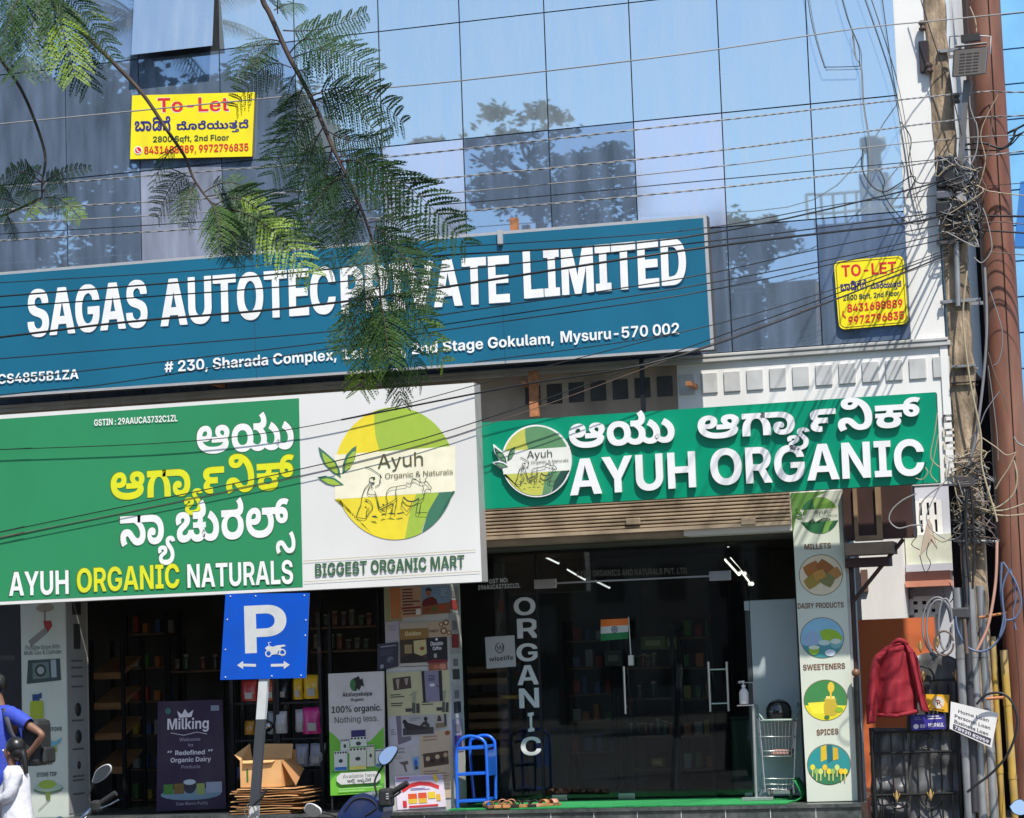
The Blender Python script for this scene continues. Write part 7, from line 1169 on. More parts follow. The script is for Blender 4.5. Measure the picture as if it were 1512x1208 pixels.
# ------------------------------------------------------------------ cables
cab = {'black': M('cable_black', (.012, .012, .013), .5), 'white': M('cable_white', (.26, .255, .25), .5), 'grey': M('cable_grey', (.2, .2, .21), .5), 'cream': M('cable_cream', (.36, .3, .2), .5), 'blue': M('cable_blue', (.10, .14, .24), .5), 'pink': M('cable_pink', (.55, .3, .22), .5), 'brown': M('cable_brown', (.13, .09, .07), .5)}
def cable(pts, r, c_, label, dy=0.0, y=None, group='cables strung along the street', name='overhead_cable', k=5, tw=0):
    y = YP - .06 + dy if y is None else y; pts = [tuple(p) for p in pts]
    far = lambda a, c, X: (X, a[1] + (a[1] - c[1]) / (a[0] - c[0]) * (X - a[0]))
    if pts[0][0] <= -40: pts = [far(pts[0], pts[1], -1100)] + pts
    if pts[-1][0] >= 1540: pts = pts + [far(pts[-1], pts[-2], 2100)]
    ob = -3.2 if group == 'cables strung along the street' and y > -1 else 0; P3 = spline([W(p[0], p[1], y + ob * min(1, max(0, 1400 - p[0]) / 330) + (p[2] if len(p) > 2 else 0)) for p in pts], k); r *= .85 if group == 'cables strung along the street' else .8; b = MB()
    if tw:
        Q = []; 
        for i in range(len(P3) - 1):
            n_ = max(2, int((P3[i + 1] - P3[i]).length / .035))
            Q += [P3[i].lerp(P3[i + 1], j / n_) for j in range(n_)]
        for ph in (0, math.pi): b.tube([q + Vector((0, math.cos(j * 1.05 + ph), math.sin(j * 1.05 + ph))) * r * .8 for j, q in enumerate(Q)], r * .75, cab[c_], 5)
    else: b.tube(P3, r, cab[c_], 6)
    return tag(b.build(name), label, 'cable', group)
cable([(-40, 187), (397, 145), (682, 119), (1008, 80), (1260, 43), (1378, 31), (1540, 15)], .007, 'white', 'topmost white cable crossing the whole glass front above the flood light', -.1)
cable([(-40, 280), (277, 255), (561, 233), (1008, 184), (1421, 138), (1540, 136)], .007, 'white', 'second twisted white cable from the top, level with the leafy reflection', .05, tw=1)
cable([(-40, 312), (290, 294), (504, 277), (1008, 228.5), (1413, 177), (1540, 169)], .007, 'white', 'third twisted white cable from the top', -.02, tw=1)
cable([(-40, 333), (310, 313), (631, 288), (1008, 252), (1261, 220), (1385, 207), (1450, 202), (1540, 198)], .006, 'white', 'fourth pale cable from the top, ending in a small knot before the pole', .1)
cable([(-40, 348), (290, 328), (704, 298), (1008, 270), (1380, 236)], .005, 'black', 'thin dark cable just above the two white ones that meet the pole box', .0)
cable([(-40, 358), (307, 337), (547, 323), (1008, 283), (1321, 247), (1400, 235), (1470, 228), (1540, 220)], .007, 'white', 'lowest twisted white cable over the glass', -.08, tw=1)
cable([(-40, 503), (183, 476), (504, 446), (1008, 370), (1335, 330), (1400, 314)], .012, 'black', 'thickest black cable, crossing the tall white capitals from low left', -.05)
cable([(-40, 441), (433, 403), (617, 380), (1008, 351), (1335, 282), (1400, 261)], .009, 'black', 'black cable along the upper edge of the teal sign', .05)
cable([(-40, 457), (504, 416), (1008, 361), (1341, 320), (1400, 309)], .007, 'black', 'black cable through the middle of the white capitals', .1)
cable([(-40, 420), (300, 399), (617, 369), (1008, 341), (1250, 300), (1400, 288)], .005, 'black', 'thin black cable just under the top rim of the teal sign', .12)
cable([(-40, 533), (504, 488), (664, 463), (1008, 411), (1208, 368), (1400, 330)], .006, 'black', 'thin black cable between the capitals and the address line', -.1)
cable([(-40, 567), (504, 503), (664, 478), (1008, 425), (1250, 378), (1400, 343)], .006, 'black', 'thin black cable touching the top of the address line', .0)
cable([(-40, 588), (187, 563), (634, 491), (1008, 436), (1238, 388), (1400, 352)], .006, 'black', 'thin black cable cutting through the address line', .06)
cable([(700, 535), (1008, 490), (1238, 425), (1400, 368)], .005, 'black', 'thin black cable from under the teal sign to the pole', .03)
cable([(504, 620), (760, 570), (1008, 524), (1328, 405), (1400, 374)], .009, 'black', 'black cable rising from the right corner of the teal sign to the pole', -.03)
cable([(-40, 795), (0, 786), (504, 679), (764, 603), (1008, 516), (1240, 432), (1400, 372)], .006, 'black', 'long black cable slanting up across the white and green sign', .0, y=-1.036)
cable([(-40, 803), (0, 794), (504, 690), (764, 612), (1008, 523), (1240, 439), (1400, 380)], .004, 'brown', 'thin brown cable just below the long slanting black one', .0, y=-1.036)
cable([(-40, 666), (0, 664), (287, 651), (504, 620), (764, 552), (1008, 490)], .005, 'black', 'thin black cable sagging across the top Kannada word', .0, y=-1.06)
cable([(1450, 340), (1540, 346)], .01, 'black', 'black cable leaving the pole to the right, lowest of the thick pair', .02); cable([(1450, 318), (1470, 319), (1540, 320)], .012, 'black', 'thickest black cable leaving the pole to the right', .02)
cable([(1448, 330), (1480, 328), (1540, 334)], .006, 'brown', 'brown cable leaving the pole between two thick black ones'); cable([(1415, 250), (1450, 278), (1478, 285), (1540, 292)], .007, 'cream', 'cream cable running right from the box beside the flood light strut'); cable([(1455, 275), (1490, 272), (1540, 268)], .004, 'black', 'hair thin black cable in front of the blue tiles')
cable([(1460, 372), (1540, 379)], .005, 'brown', 'thin brown cable crossing the brown column below the boxes'); cable([(1424, 214), (1450, 211), (1480, 219), (1496, 205), (1502, 190), (1540, 170)], .013, 'black', 'fat black cable sagging in front of the brown column'); cable([(1424, 221), (1470, 222), (1492, 214), (1510, 196), (1540, 180)], .008, 'black', 'second black cable under the fat sagging one', .03)
gD = 'drop cables beside the white wall'
cable([(1190, -20), (1200, 40), (1216, 95), (1222, 99), (1269, 98)], .005, 'black', 'thin black cable looping low over the upper panes', .0, group=gD); cable([(1238, -20), (1252, 30), (1268, 70), (1269, 98)], .005, 'black', 'thin black cable dropping to the looped one', .0, group=gD)
cable([(1258, 44), (1262, 80), (1271, 100), (1274, 150), (1284, 220), (1283, 276)], .006, 'white', 'white cable dangling over the reflected tower', .02, group=gD)
cable([(1274, 220), (1273, 250), (1288, 275), (1306, 283), (1322, 275), (1345, 260)], .007, 'black', 'black loose cable loop under the dangling white one', .02, group=gD); cable([(1298, 250), (1306, 268), (1304, 284), (1320, 310), (1340, 328), (1360, 330), (1375, 320)], .006, 'black', 'black kinked cable hanging over the wall edge', .03, group=gD)
for i, (xa, xb, l) in enumerate(((1270, 1332, 'first thin dark line slanting down to the white wall'), (1280, 1340, 'second thin dark line slanting down to the white wall'), (1300, 1336, 'third thin dark line slanting down to the white wall'))):
    cable([(xa, -20), (xb - 18, 110), (xb, 200), (xb + 12, 280), (xb + 25, 330)], .004, 'black', l, .02 * i, group=gD)
cable([(1330, 180), (1345, 205), (1342, 240), (1352, 268), (1372, 270)], .007, 'black', 'dark curl of cable in front of the white wall', -.05, group=gD); cable([(1340, 262), (1352, 262), (1344, 280), (1341, 290), (1375, 275), (1388, 268)], .006, 'black', 'small dark cable loop left of the black box', -.05, group=gD)
cable([(1354, -20), (1372, 40), (1406, 142), (1420, 200)], .007, 'black', 'taut black stay wire crossing the pole head', -.1, group=gD)
gT = 'cables hanging on the pole'
def tang(pts, r, c_, l, dy=0): cable(pts, r, c_, l, dy - .08 - (.86 if min(p[0] for p in pts) < 1392 and max(p[1] for p in pts) < 800 and min(p[1] for p in pts) > 600 else 0), group=gT, name='hanging_cable')
tang([(1441, 180), (1444, 200), (1440, 230), (1424, 260), (1418, 285)], .008, 'white', 'white cable curving down from the flood light to the boxes'); tang([(1432, 10), (1440, 30), (1442, 47)], .008, 'cream', 'short cream lead above the flood light')
tang([(1436, 120), (1432, 140), (1433, 160), (1440, 180)], .007, 'white', 'short white lead under the flood light'); tang([(1474, 140), (1458, 170), (1448, 200), (1455, 240), (1440, 290), (1430, 320)], .006, 'cream', 'pale cable crossing the column shadow down to the boxes')
tang([(1465, 170), (1462, 210), (1450, 260), (1456, 280), (1440, 310), (1428, 330)], .007, 'brown', 'brown cable beside the pale crossing one'); tang([(1450, 305), (1456, 320), (1462, 345), (1464, 370), (1450, 388), (1438, 380)], .007, 'white', 'white hooked cable below the junction boxes')
tang([(1428, 400), (1422, 470), (1432, 560), (1448, 640), (1450, 690), (1470, 760), (1472, 770)], .012, 'cream', 'thick cream cable running down the front of the pole', -.05); tang([(1454, 395), (1457, 480), (1452, 560), (1440, 650), (1425, 700)], .017, 'grey', 'thick grey cable sweeping down behind the cream one')
tang([(1462, 430), (1480, 490), (1476, 530), (1467, 540)], .006, 'grey', 'grey loop on the brown column'); tang([(1459, 520), (1468, 550), (1484, 590), (1488, 610)], .006, 'brown', 'brown cable lying on the brown column'); tang([(1459, 540), (1466, 590), (1472, 640), (1474, 680)], .005, 'grey', 'straight thin grey cable over the column')
tang([(1476, 578), (1456, 606), (1446, 630), (1432, 650)], .007, 'grey', 'grey cable slanting to the pole above the meter clips'); tang([(1445, 643), (1470, 660), (1486, 672), (1500, 668)], .007, 'cream', 'cream cable slanting right over the column foot'); tang([(1497, 645), (1504, 655), (1520, 662)], .009, 'white', 'white cable end at the right edge')
tang([(1500, 668), (1490, 690), (1478, 708), (1470, 722)], .008, 'cream', 'short cream cable hanging from the slanting one'); tang([(1497, 680), (1502, 705), (1496, 730), (1475, 748), (1450, 754), (1443, 748)], .011, 'cream', 'yellowish cable looping round the column foot'); tang([(1540, 735), (1510, 745), (1480, 754), (1450, 752)], .011, 'cream', 'yellowish cable coming in from the right edge'); tang([(1540, 754), (1500, 761), (1470, 760), (1445, 750)], .010, 'cream', 'lower yellowish cable coming in from the right edge')
tang([(1353, 729), (1334, 738), (1318, 752), (1313, 768), (1326, 780), (1346, 776), (1362, 775)], .008, 'white', 'white cable loop in front of the maroon box'); tang([(1402, 680), (1396, 710), (1372, 730), (1360, 745), (1358, 770), (1364, 784)], .008, 'white', 'white cable curving down from the sign corner'); tang([(1390, 714), (1374, 745), (1368, 765), (1376, 783), (1396, 796)], .007, 'white', 'second white cable from the sign corner to the pole')
tang([(1384, 610), (1380, 640), (1374, 672), (1380, 684), (1388, 690)], .007, 'cream', 'cream cable hanging on the green sign edge'); tang([(1386, 640), (1378, 680), (1374, 700), (1384, 712)], .006, 'cream', 'second cream cable on the green sign edge'); tang([(1352, 706), (1362, 708), (1370, 698), (1366, 690)], .006, 'cream', 'short cream wire end on the green sign corner')
tang([(1404, 690), (1412, 730), (1420, 770), (1408, 790), (1392, 800), (1376, 790)], .008, 'cream', 'cream cable under the upper cap curling left'); tang([(1424, 722), (1428, 760), (1420, 790), (1400, 798)], .009, 'grey', 'grey cable from the upper cap'); tang([(1418, 800), (1440, 792), (1460, 770), (1470, 752)], .008, 'white', 'white cable rising right below the upper cap')
tang([(1372, 800), (1368, 818), (1374, 832), (1366, 845), (1358, 820)], .005, 'black', 'black frayed cable end beside the house balcony'); tang([(1352, 770), (1354, 790), (1346, 804), (1358, 812)], .005, 'black', 'black cable end beside the maroon box'); tang([(1392, 870), (1400, 890), (1408, 880), (1402, 860)], .006, 'black', 'black kinked wire above the coil')
for i, (cx, cy, rx, ry, c_, l) in enumerate(((1384, 924, 22, 42, 'grey', 'grey cable coil hanging over the orange wall, outer loop'), (1386, 926, 18, 40, 'grey', 'grey cable coil hanging over the orange wall, inner loop'), (1396, 922, 10, 38, 'grey', 'narrow grey cable loop beside the coil'), (1394, 950, 14, 18, 'brown', 'small brown loop low in the coil'))): tang(arc(cx, cy, rx, ry, 0, 350, 16), .012, c_, l, -.1 - .03 * i)
tang([(1472, 800), (1470, 860), (1460, 920), (1448, 950), (1440, 965)], .018, 'pink', 'thick pink hose beside the blue cables', -.1); tang([(1479, 830), (1478, 880), (1484, 920), (1470, 950), (1450, 962), (1428, 955), (1414, 930), (1411, 910)], .013, 'blue', 'blue grey hose looping left to the lower cap', -.14)
tang([(1490, 840), (1480, 870), (1482, 910), (1476, 940)], .012, 'blue', 'blue cable hanging in the bundle by the yellow pipe', -.16); tang([(1481, 830), (1500, 860), (1508, 890), (1500, 912), (1486, 916)], .012, 'blue', 'blue cable bulging to the right', -.12); tang([(1492, 840), (1500, 880), (1496, 905), (1500, 930)], .01, 'blue', 'thin blue cable at the far right of the bundle', -.1)
tang([(1442, 1040), (1456, 1026), (1480, 1024), (1496, 1040), (1502, 1070), (1490, 1110), (1466, 1140), (1440, 1160), (1428, 1170)], .015, 'black', 'big black hose loop around the pipes by the loan board', -.16); tang([(1490, 700), (1496, 900), (1506, 1040), (1500, 1150)], .004, 'black', 'thin black wire hanging before the column', -.1)
tang([(1424, 914), (1426, 940), (1428, 965)], .022, 'brown', 'short ribbed hose under the lower cap', -.16); tang([(1428, 722), (1426, 790), (1432, 860)], .02, 'black', 'black cable bundle under the upper cap', -.08); tang([(1434, 722), (1438, 800), (1436, 870)], .014, 'black', 'second black cable under the upper cap', -.05)
YQ = YP - .5; b = MB(); q = [W(1370, 765, YP - .1), W(1362, 800, YP - .1), W(1358, 822, YP - .13), W(1376, 800, YP - .12), W(1384, 812, YP - .1), W(1376, 775, YP - .1)]; b.add(q + [v + Vector((0, .02, 0)) for v in q], [(0, 1, 2, 3), (0, 3, 4, 5), (9, 8, 7, 6), (11, 10, 9, 6), (0, 6, 7, 1), (1, 7, 8, 2), (5, 4, 10, 11)], P(176, 158, 140)); tag(b.build('torn_cloth'), 'torn beige cloth caught in the white cables', 'cloth')
rr = random.Random(11); b = MB()
for i in range(120):
    cy = rr.choice((255, 265, 300, 320, 330, 335, 690, 735, 760, 780)); cx = 1404 + (cy - 240) * .045; p = [(cx + rr.uniform(-24, 46), cy + rr.uniform(-30, 30)) for _ in range(4)]
    b.tube(spline([W(u, v, YP - .1 + rr.uniform(-.08, .02)) for u, v in p], 4), rr.choice((.0035, .005, .006)), cab[rr.choice(('black', 'black', 'black', 'grey', 'brown', 'cream', 'white'))], 5)
tag(b.build('cable_tangle'), 'snarled mass of short black, grey and cream wire ends around the pole boxes', 'cable tangle', kind='stuff')
# ================================================================== trees
def leaf_m(n, c, tr=.3): return M(n, c, .5, var=.35, sc=1.5, trans=tr, spec=.3)
lf_d, lf_m, lf_y = leaf_m('leaf_dark', (.046, .095, .032)), leaf_m('leaf_green', (.065, .13, .03)), leaf_m('leaf_young', (.18, .28, .03)); bark = M('branch_bark', (.055, .04, .032), .85, var=.4, sc=20)
rl = random.Random(21)
def frond(b, base, tip, sag, wid, mt, tipm, np_=14, nl=11, roll=0.0):
    """a feathery twice-divided leaf from base to tip (world points)"""
    base, tip = Vector(base), Vector(tip); along = tip - base; L = along.length; side = along.cross(Vector((0, 1, 0))).normalized(); perp = along.cross(side).normalized()
    side = (side * math.cos(roll) + perp * math.sin(roll)).normalized()
    mid = [base + along * u + Vector((0, 0, -1)) * sag * L * (u * u) + Vector((0, 0, 1)) * sag * .55 * L * math.sin(math.pi * u) for u in [i / 10 for i in range(11)]]
    b.tube(mid, [.0035 - .0025 * i / 10 for i in range(11)], bark, 4)
    def at(u): k = min(9, int(u * 10)); return mid[k].lerp(mid[k + 1], u * 10 - k)
    V, Fd, Fy = [], [], []
    for i in range(np_):
        u = .16 + .82 * i / (np_ - 1); p = at(u); d = (at(min(1, u + .06)) - at(max(0, u - .06))).normalized(); wl = 1.18 * wid * L * (math.sin(math.pi * (.18 + .72 * u)) ** .7) * rl.uniform(.85, 1.1)
        for s_ in (-1, 1):
            out = (side * s_ * .86 + d * .42).normalized(); dr = Vector((0, rl.uniform(-.25, .25), -.3 - rl.random() * .35)); out = (out + dr * .8).normalized()
            pd = d; ll = .075 * wid * L * 2.1
            for j in range(nl):
                v = (j + .6) / nl; q = p + out * wl * v + Vector((0, 0, -1)) * wl * .22 * v * v
                sz = min(ll, L * .026) * math.sin(math.pi * (.25 + .65 * v)) * 1.65; w_ = wl / nl * .7
                for t_ in (-1, 1):
                    e = (pd * t_ + out * .35 + Vector((rl.uniform(-.1, .1), rl.uniform(-.35, .35), rl.uniform(-.25, .1)))).normalized() * sz; n_ = len(V)
                    V += [q - out * w_, q + e * .55 - out * w_ * .9, q + e, q + e * .45 + out * w_ * .9]; (Fy if tipm and u > .45 else Fd).append((n_, n_ + 1, n_ + 2, n_ + 3))
    b.add(V, Fd, mt); 
    if Fy: b.add(V, Fy, tipm)
YT = -13.2
t = thing('feathery_tree', 'feathery leaved street tree whose thin branches hang into the upper left of view', 'tree', (W(-700, 900, YT).x, YT + .6, 0))
tx = W(-700, 900, YT).x
b = MB(); b.tube(spline([(tx, YT + .6, 0), (tx + .1, YT + .5, 2), (tx + .05, YT + .3, 3.6), (tx + .3, YT + .2, 5)], 6), [.2 - .004 * i for i in range(19)], bark, 14); b.build('trunk', t)
# limbs out of the frame that carry the hanging twigs
J = [W(-120, -240, YT), W(60, -170, YT), W(360, -130, YT)]
b = MB(); b.tube(spline([(tx + .3, YT + .2, 4.9), (tx + .8, YT + .1, 5.3), J[0], J[1], J[2]], 5), [.1 - .0035 * i for i in range(21)], bark, 10); b.build('limb', t)
def twig(pts, r0, r1, y0=YT):
    b = MB(); q = spline([W(p[0], p[1], y0 + (p[2] if len(p) > 2 else 0)) for p in pts], 5); n_ = len(q); b.tube(q, [r0 + (r1 - r0) * i / (n_ - 1) for i in range(n_)], bark, 7); b.build('branch', t)
twig([(360, -130), (385, -10), (398, 20), (425, 80), (440, 108), (462, 150), (490, 215), (502, 240), (520, 278), (545, 340), (553, 380), (560, 420), (562, 455)], .013, .004)
twig([(60, -170), (70, -20), (110, 35), (165, 90), (210, 138), (245, 190), (272, 230), (285, 262), (300, 285), (320, 310)], .013, .004, YT + .5)
twig([(-120, -240), (-40, 20), (0, 86), (30, 130), (52, 180), (66, 225), (66, 248), (62, 268), (62, 292)], .010, .004, YT + .3)
twig([(62, 292), (35, 305), (0, 320), (-40, 335)], .007, .004, YT + .3)
def FR(lst, y0):
    b = MB()
    for x0, y0_, x1, y1, sg, wd, kind, *o in lst:
        dy = rl.uniform(-.25, .25); a = W(x0, y0_, y0); c = W(x1, y1, y0) + Vector((0, dy, 0))
        frond(b, a, c, sg, wd, (lf_d, lf_m, lf_d)[kind], (None, None, lf_y)[kind], roll=rl.uniform(-.5, .5), np_=o[0] if o else 13)
    b.build('foliage', t)
FR([(415, 62, 367, 100, .35, .38, 0), (412, 66, 400, 98, .2, .4, 0, 9), (418, 45, 512, 10, -.1, .2, 0), (405, 15, 430, -12, .1, .3, 0), (410, 20, 440, 2, .2, .3, 0, 9), (428, 78, 512, 72, .3, .32, 0), (432, 86, 570, 92, .18, .26, 0), (440, 104, 470, 130, .3, .4, 0),
    (430, 100, 345, 122, .4, .34, 0), (436, 110, 398, 160, .3, .38, 0), (448, 128, 405, 185, .25, .42, 0), (458, 150, 500, 165, .3, .34, 0), (455, 145, 580, 132, .3, .26, 0), (462, 150, 540, 160, .35, .34, 0), (470, 170, 390, 230, .22, .42, 0), (476, 190, 440, 260, .2, .42, 0),
    (478, 190, 572, 208, -.25, .26, 0), (490, 220, 470, 290, .2, .42, 0), (488, 216, 400, 275, .3, .38, 0), (498, 232, 590, 262, .3, .3, 0), (500, 236, 664, 312, .18, .24, 0), (502, 240, 600, 285, .3, .3, 0), (505, 245, 460, 320, .2, .42, 0), (510, 260, 440, 320, .3, .36, 0)], YT)
FR([(528, 300, 475, 370, .25, .4, 0), (532, 306, 500, 360, .2, .4, 1), (540, 330, 620, 350, .3, .36, 0), (543, 334, 630, 395, .2, .34, 0), (548, 350, 560, 420, .15, .4, 0), (550, 356, 660, 425, .2, .28, 0), (556, 396, 610, 440, .25, .36, 1), (560, 420, 510, 510, .15, .36, 1), (560, 430, 600, 530, .12, .36, 1), (561, 440, 660, 500, .3, .3, 2), (561, 446, 540, 545, .1, .34, 1), (562, 452, 571, 580, .05, .26, 1), (562, 452, 522, 560, .12, .34, 2), (562, 454, 632, 545, .15, .3, 1), (559, 426, 480, 480, .3, .32, 0)], YT)
FR([(285, 262, 215, 285, .35, .3, 0), (290, 270, 250, 300, .3, .34, 0), (292, 272, 272, 320, .2, .34, 0), (262, 215, 222, 262, .25, .3, 0, 9), (300, 285, 380, 268, .35, .3, 0), (305, 290, 440, 320, .25, .3, 0), (308, 295, 330, 350, .2, .4, 0), (312, 300, 350, 360, .2, .4, 1), (316, 306, 460, 372, .2, .28, 2), (318, 308, 400, 340, .25, .36, 1), (316, 304, 395, 300, .35, .34, 2), (318, 310, 310, 360, .15, .36, 0), (320, 312, 375, 375, .15, .36, 0)], YT + .5)
FR([(64, 262, 2, 248, .3, .26, 0), (62, 270, 20, 268, .35, .36, 0), (64, 272, 112, 266, .3, .32, 0), (66, 268, 122, 236, .1, .16, 0, 9), (63, 282, 30, 298, .3, .4, 1), (63, 284, 96, 296, .3, .36, 0), (62, 292, 70, 322, .1, .4, 2, 9), (66, 292, 125, 312, .2, .3, 2), (30, 304, -10, 300, .2, .4, 2), (10, 316, 12, 345, .1, .4, 0), (0, 318, -40, 350, .1, .4, 0)], YT + .3)
FR([(20, -30, 18, 72, .1, .3, 0), (40, -30, 36, 88, .08, .3, 0), (62, -25, 70, 118, .05, .3, 0), (66, -20, 140, 108, .12, .26, 2), (70, -25, 150, 52, .2, .26, 2), (55, -30, 105, 100, .1, .3, 0), (72, -30, 128, 10, .3, .3, 1), (45, -40, 50, 60, .1, .36, 0), (-20, -10, 10, 10, .3, .3, 1)], YT + .2)
# ---- trees and houses across the road, seen only as reflections in the glass
def WR(px, py, yr): p = W(px, py, yr); return Vector((p.x, -yr, p.z))
far_d, far_m = leaf_m('far_leaf_dark', (.022, .045, .022), .2), leaf_m('far_leaf', (.04, .08, .03), .2)
def crown(nm, label, yr, trunk, limbs, clumps, name='street_tree', leaf=.17, dens=1.0, mt=None, pick=1):
    rr = random.Random(pick); p0 = WR(*trunk[0], yr); t = thing(name, label, 'tree', (p0.x, p0.y, 0), None)
    b = MB(); q = [Vector((p0.x, p0.y, 0))] + [WR(*p, yr) for p in trunk]; q = spline(q, 5); b.tube(q, [.3 - .2 * i / (len(q) - 1) for i in range(len(q))], bark, 10)
    b.build('trunk', t); b = MB()
    for l in limbs: q = spline([WR(*p, yr + rr.uniform(-1, 1) * .6) for p in l], 4); b.tube(q, [.12 - .09 * i / (len(q) - 1) for i in range(len(q))], bark, 6)
    if limbs: b.build('limb', t)
    V, F1, F2 = [], [], []
    for cx, cy, rx, ry in clumps:
        k = PPM(cx, cy, yr); c = WR(cx, cy, yr) + Vector((0, rr.uniform(-1, 1), 0)); n = int(dens * rx * ry * .36) + 25
        for _ in range(n):
            a, e, f_ = (rr.gauss(0, .55) for _ in range(3)); f_ -= .25 * a * a
            p = c + Vector((a * rx / k, e * rx / k * .8, f_ * ry / k)); s_ = leaf * rr.uniform(.5, 1.2); u = Vector((rr.uniform(-1, 1), rr.uniform(-1, 1), rr.uniform(-.5, .5))).normalized(); v = u.orthogonal().normalized(); i = len(V)
            V += [p - u * s_, p + v * s_ * .4, p + u * s_, p - v * s_ * .4]; (F1 if rr.random() < .6 else F2).append((i, i + 1, i + 2, i + 3))
    b = MB(); b.add(V, F1, far_d); b.add(V, F2, far_m); b.build('crown', t)
rr = random.Random(5)
cl = [(725, 180, 20, 12), (720, 200, 14, 8), (790, 178, 26, 11), (770, 192, 20, 8), (808, 172, 14, 8), (830, 190, 22, 8), (700, 215, 20, 8), (760, 215, 26, 12), (735, 240, 26, 10), (800, 225, 26, 12), (840, 215, 26, 9), (880, 210, 30, 10), (905, 225, 24, 12), (860, 245, 34, 16), (900, 250, 34, 18), (820, 265, 40, 16), (760, 270, 34, 14), (720, 268, 30, 14), (870, 280, 44, 20), (920, 285, 30, 20), (740, 300, 44, 16), (800, 305, 50, 18), (860, 318, 50, 16), (640, 198, 16, 5), (665, 206, 12, 4), (625, 203, 10, 4)]
cl += [(rr.uniform(600, 1000), rr.uniform(340, 700), rr.uniform(25, 50), rr.uniform(20, 40)) for _ in range(26)]
crown('t', 'wide flat crowned tree mirrored in the middle panes', 46, [(800, 700), (805, 420), (800, 300)], [[(800, 320), (780, 280), (740, 260), (700, 235)], [(800, 310), (810, 270), (780, 240), (770, 205)], [(800, 300), (830, 270), (850, 235), (880, 215)], [(805, 310), (850, 290), (900, 280), (935, 260)], [(800, 330), (760, 310), (700, 300)], [(790, 270), (750, 245), (725, 200)]], cl)
cl = []
for _ in range(170):
    u = rr.random(); x = -260 + 780 * u; top = 105 + 70 * max(0, (x - 300) / 150) + 18 * math.sin(x * .03); cl.append((x, top + rr.random() ** 1.2 * (560 - top), rr.uniform(26, 60), rr.uniform(14, 34)))
crown('t', 'dense dark tree mass mirrored in the left panes', 40, [(150, 700), (140, 420), (150, 250)], [[(150, 300), (80, 230), (20, 170)], [(150, 280), (220, 220), (300, 180)], [(150, 260), (150, 200), (130, 140)]], cl, dens=.9, leaf=.24, pick=3)
cl = [(rr.uniform(1060, 1150), rr.uniform(330, 640), rr.uniform(14, 30), rr.uniform(10, 22)) for _ in range(34)] + [(1105, 335, 14, 8), (1070, 350, 14, 10)]
crown('t', 'small tree mirrored beside the right end of the teal sign', 44, [(1105, 700), (1105, 480), (1103, 380)], [], cl, pick=4)
# palm
t = thing('palm_tree', 'coconut palm mirrored in the top left panes', 'tree', (WR(215, 300, 34).x, -34, 0)); b = MB(); top = WR(215, 30, 34); b.tube(spline([(top.x - .6, -34, 0), (top.x - .2, -34, top.z * .5), top], 6), [.2 - .006 * i for i in range(13)], bark, 10); b.build('trunk', t)
for k in range(20):
    an = k * 2.4; el = rr.uniform(-.2, 1.1); L = rr.uniform(2.6, 3.4); b = MB(); d = Vector((math.cos(an) * math.cos(el), math.sin(an) * math.cos(el), math.sin(el))); mid = [top + d * L * u + Vector((0, 0, -1.5 * u * u)) for u in [i / 9 for i in range(10)]]
    b.tube(mid, [.035 - .003 * i for i in range(10)], far_m, 5); V, Fc = [], []
    for i in range(1, 28):
        u = i / 28; kx_ = min(8, int(u * 9)); p = mid[kx_].lerp(mid[kx_ + 1], u * 9 - kx_); dd = (mid[kx_ + 1] - mid[kx_]).normalized(); sd = dd.cross(Vector((0, 0, 1))).normalized()
        for s_ in (-1, 1): e = (sd * s_ + dd * .6 + Vector((0, 0, -.7))).normalized() * .75 * math.sin(math.pi * (.15 + .8 * u)); n_ = len(V); V += [p, p + dd * .05, p + e]; Fc.append((n_, n_ + 1, n_ + 2))
    b.add(V, Fc, far_d); b.build('frond', t)
# houses behind the camera
def house(px0, px1, pyt, yr, cw, label, rail=None):
    a, c = WR(px0, pyt, yr), WR(px1, pyt, yr); x0, x1 = sorted((a.x, c.x)); h = min(a.z, c.z); t = thing('reflected_house', label, 'house', ((x0 + x1) / 2, -yr, 0)); b = MB(); b.box((x0, -yr - 6, 0), (x1, -yr, h), M('house_paint_%d' % px0, cw, .8, var=.15, sc=.5)); b.build('wall', t)
    n = max(2, int((x1 - x0) / 2.2))
    for s_ in range(int(h // 3)):
        for i in range(n): b = MB(); xc = x0 + (i + .5) * (x1 - x0) / n; b.box((xc - .5, -yr + .002, s_ * 3 + 1), (xc + .5, -yr + .06, s_ * 3 + 2.3), P(40, 46, 54)); b.build('window', t)
    if rail:
        b = MB(); 
        for i in range(14): xc = x0 + (x1 - x0) * i / 13; b.tube([(xc, -yr, h), (xc, -yr, h + 1)], .04, white, 5)
        for z in (.5, 1): b.tube([(x0, -yr, h + z), (x1, -yr, h + z)], .04, white, 5)
        b.build('railing', t); b = MB(); xc = WR(1298, 300, yr).x; b.box((xc - .4, -yr - 2, h), (xc + .4, -yr - 1.2, h + 1.7), M('tower_paint', (.38, .46, .58), .8)); b.lathe([(.0, 0), (.2, 0), (.2, .6), (.36, .75), (.36, 1.05), (.12, 1.1), (0, 1.1)], (xc, -yr - 1.6, h + 1.71), M('tank_grey', (.22, .27, .34), .5)); b.build('roof_tower', t)
house(1195, 1420, 318, 42, (.2, .27, .4), 'grey blue house with a roof railing and tower mirrored in the right panes', True)
house(1120, 1194, 402, 38, (.3, .2, .12), 'tan house mirrored low in the right panes')
house(560, 1100, 560, 60, (.35, .33, .3), 'pale row house mirrored behind the wide tree')
house(-700, 540, 600, 52, (.3, .28, .27), 'long low house mirrored behind the dark trees'); house(1440, 2200, 300, 45, (.3, .3, .32), 'grey house across the road, out of the mirror')
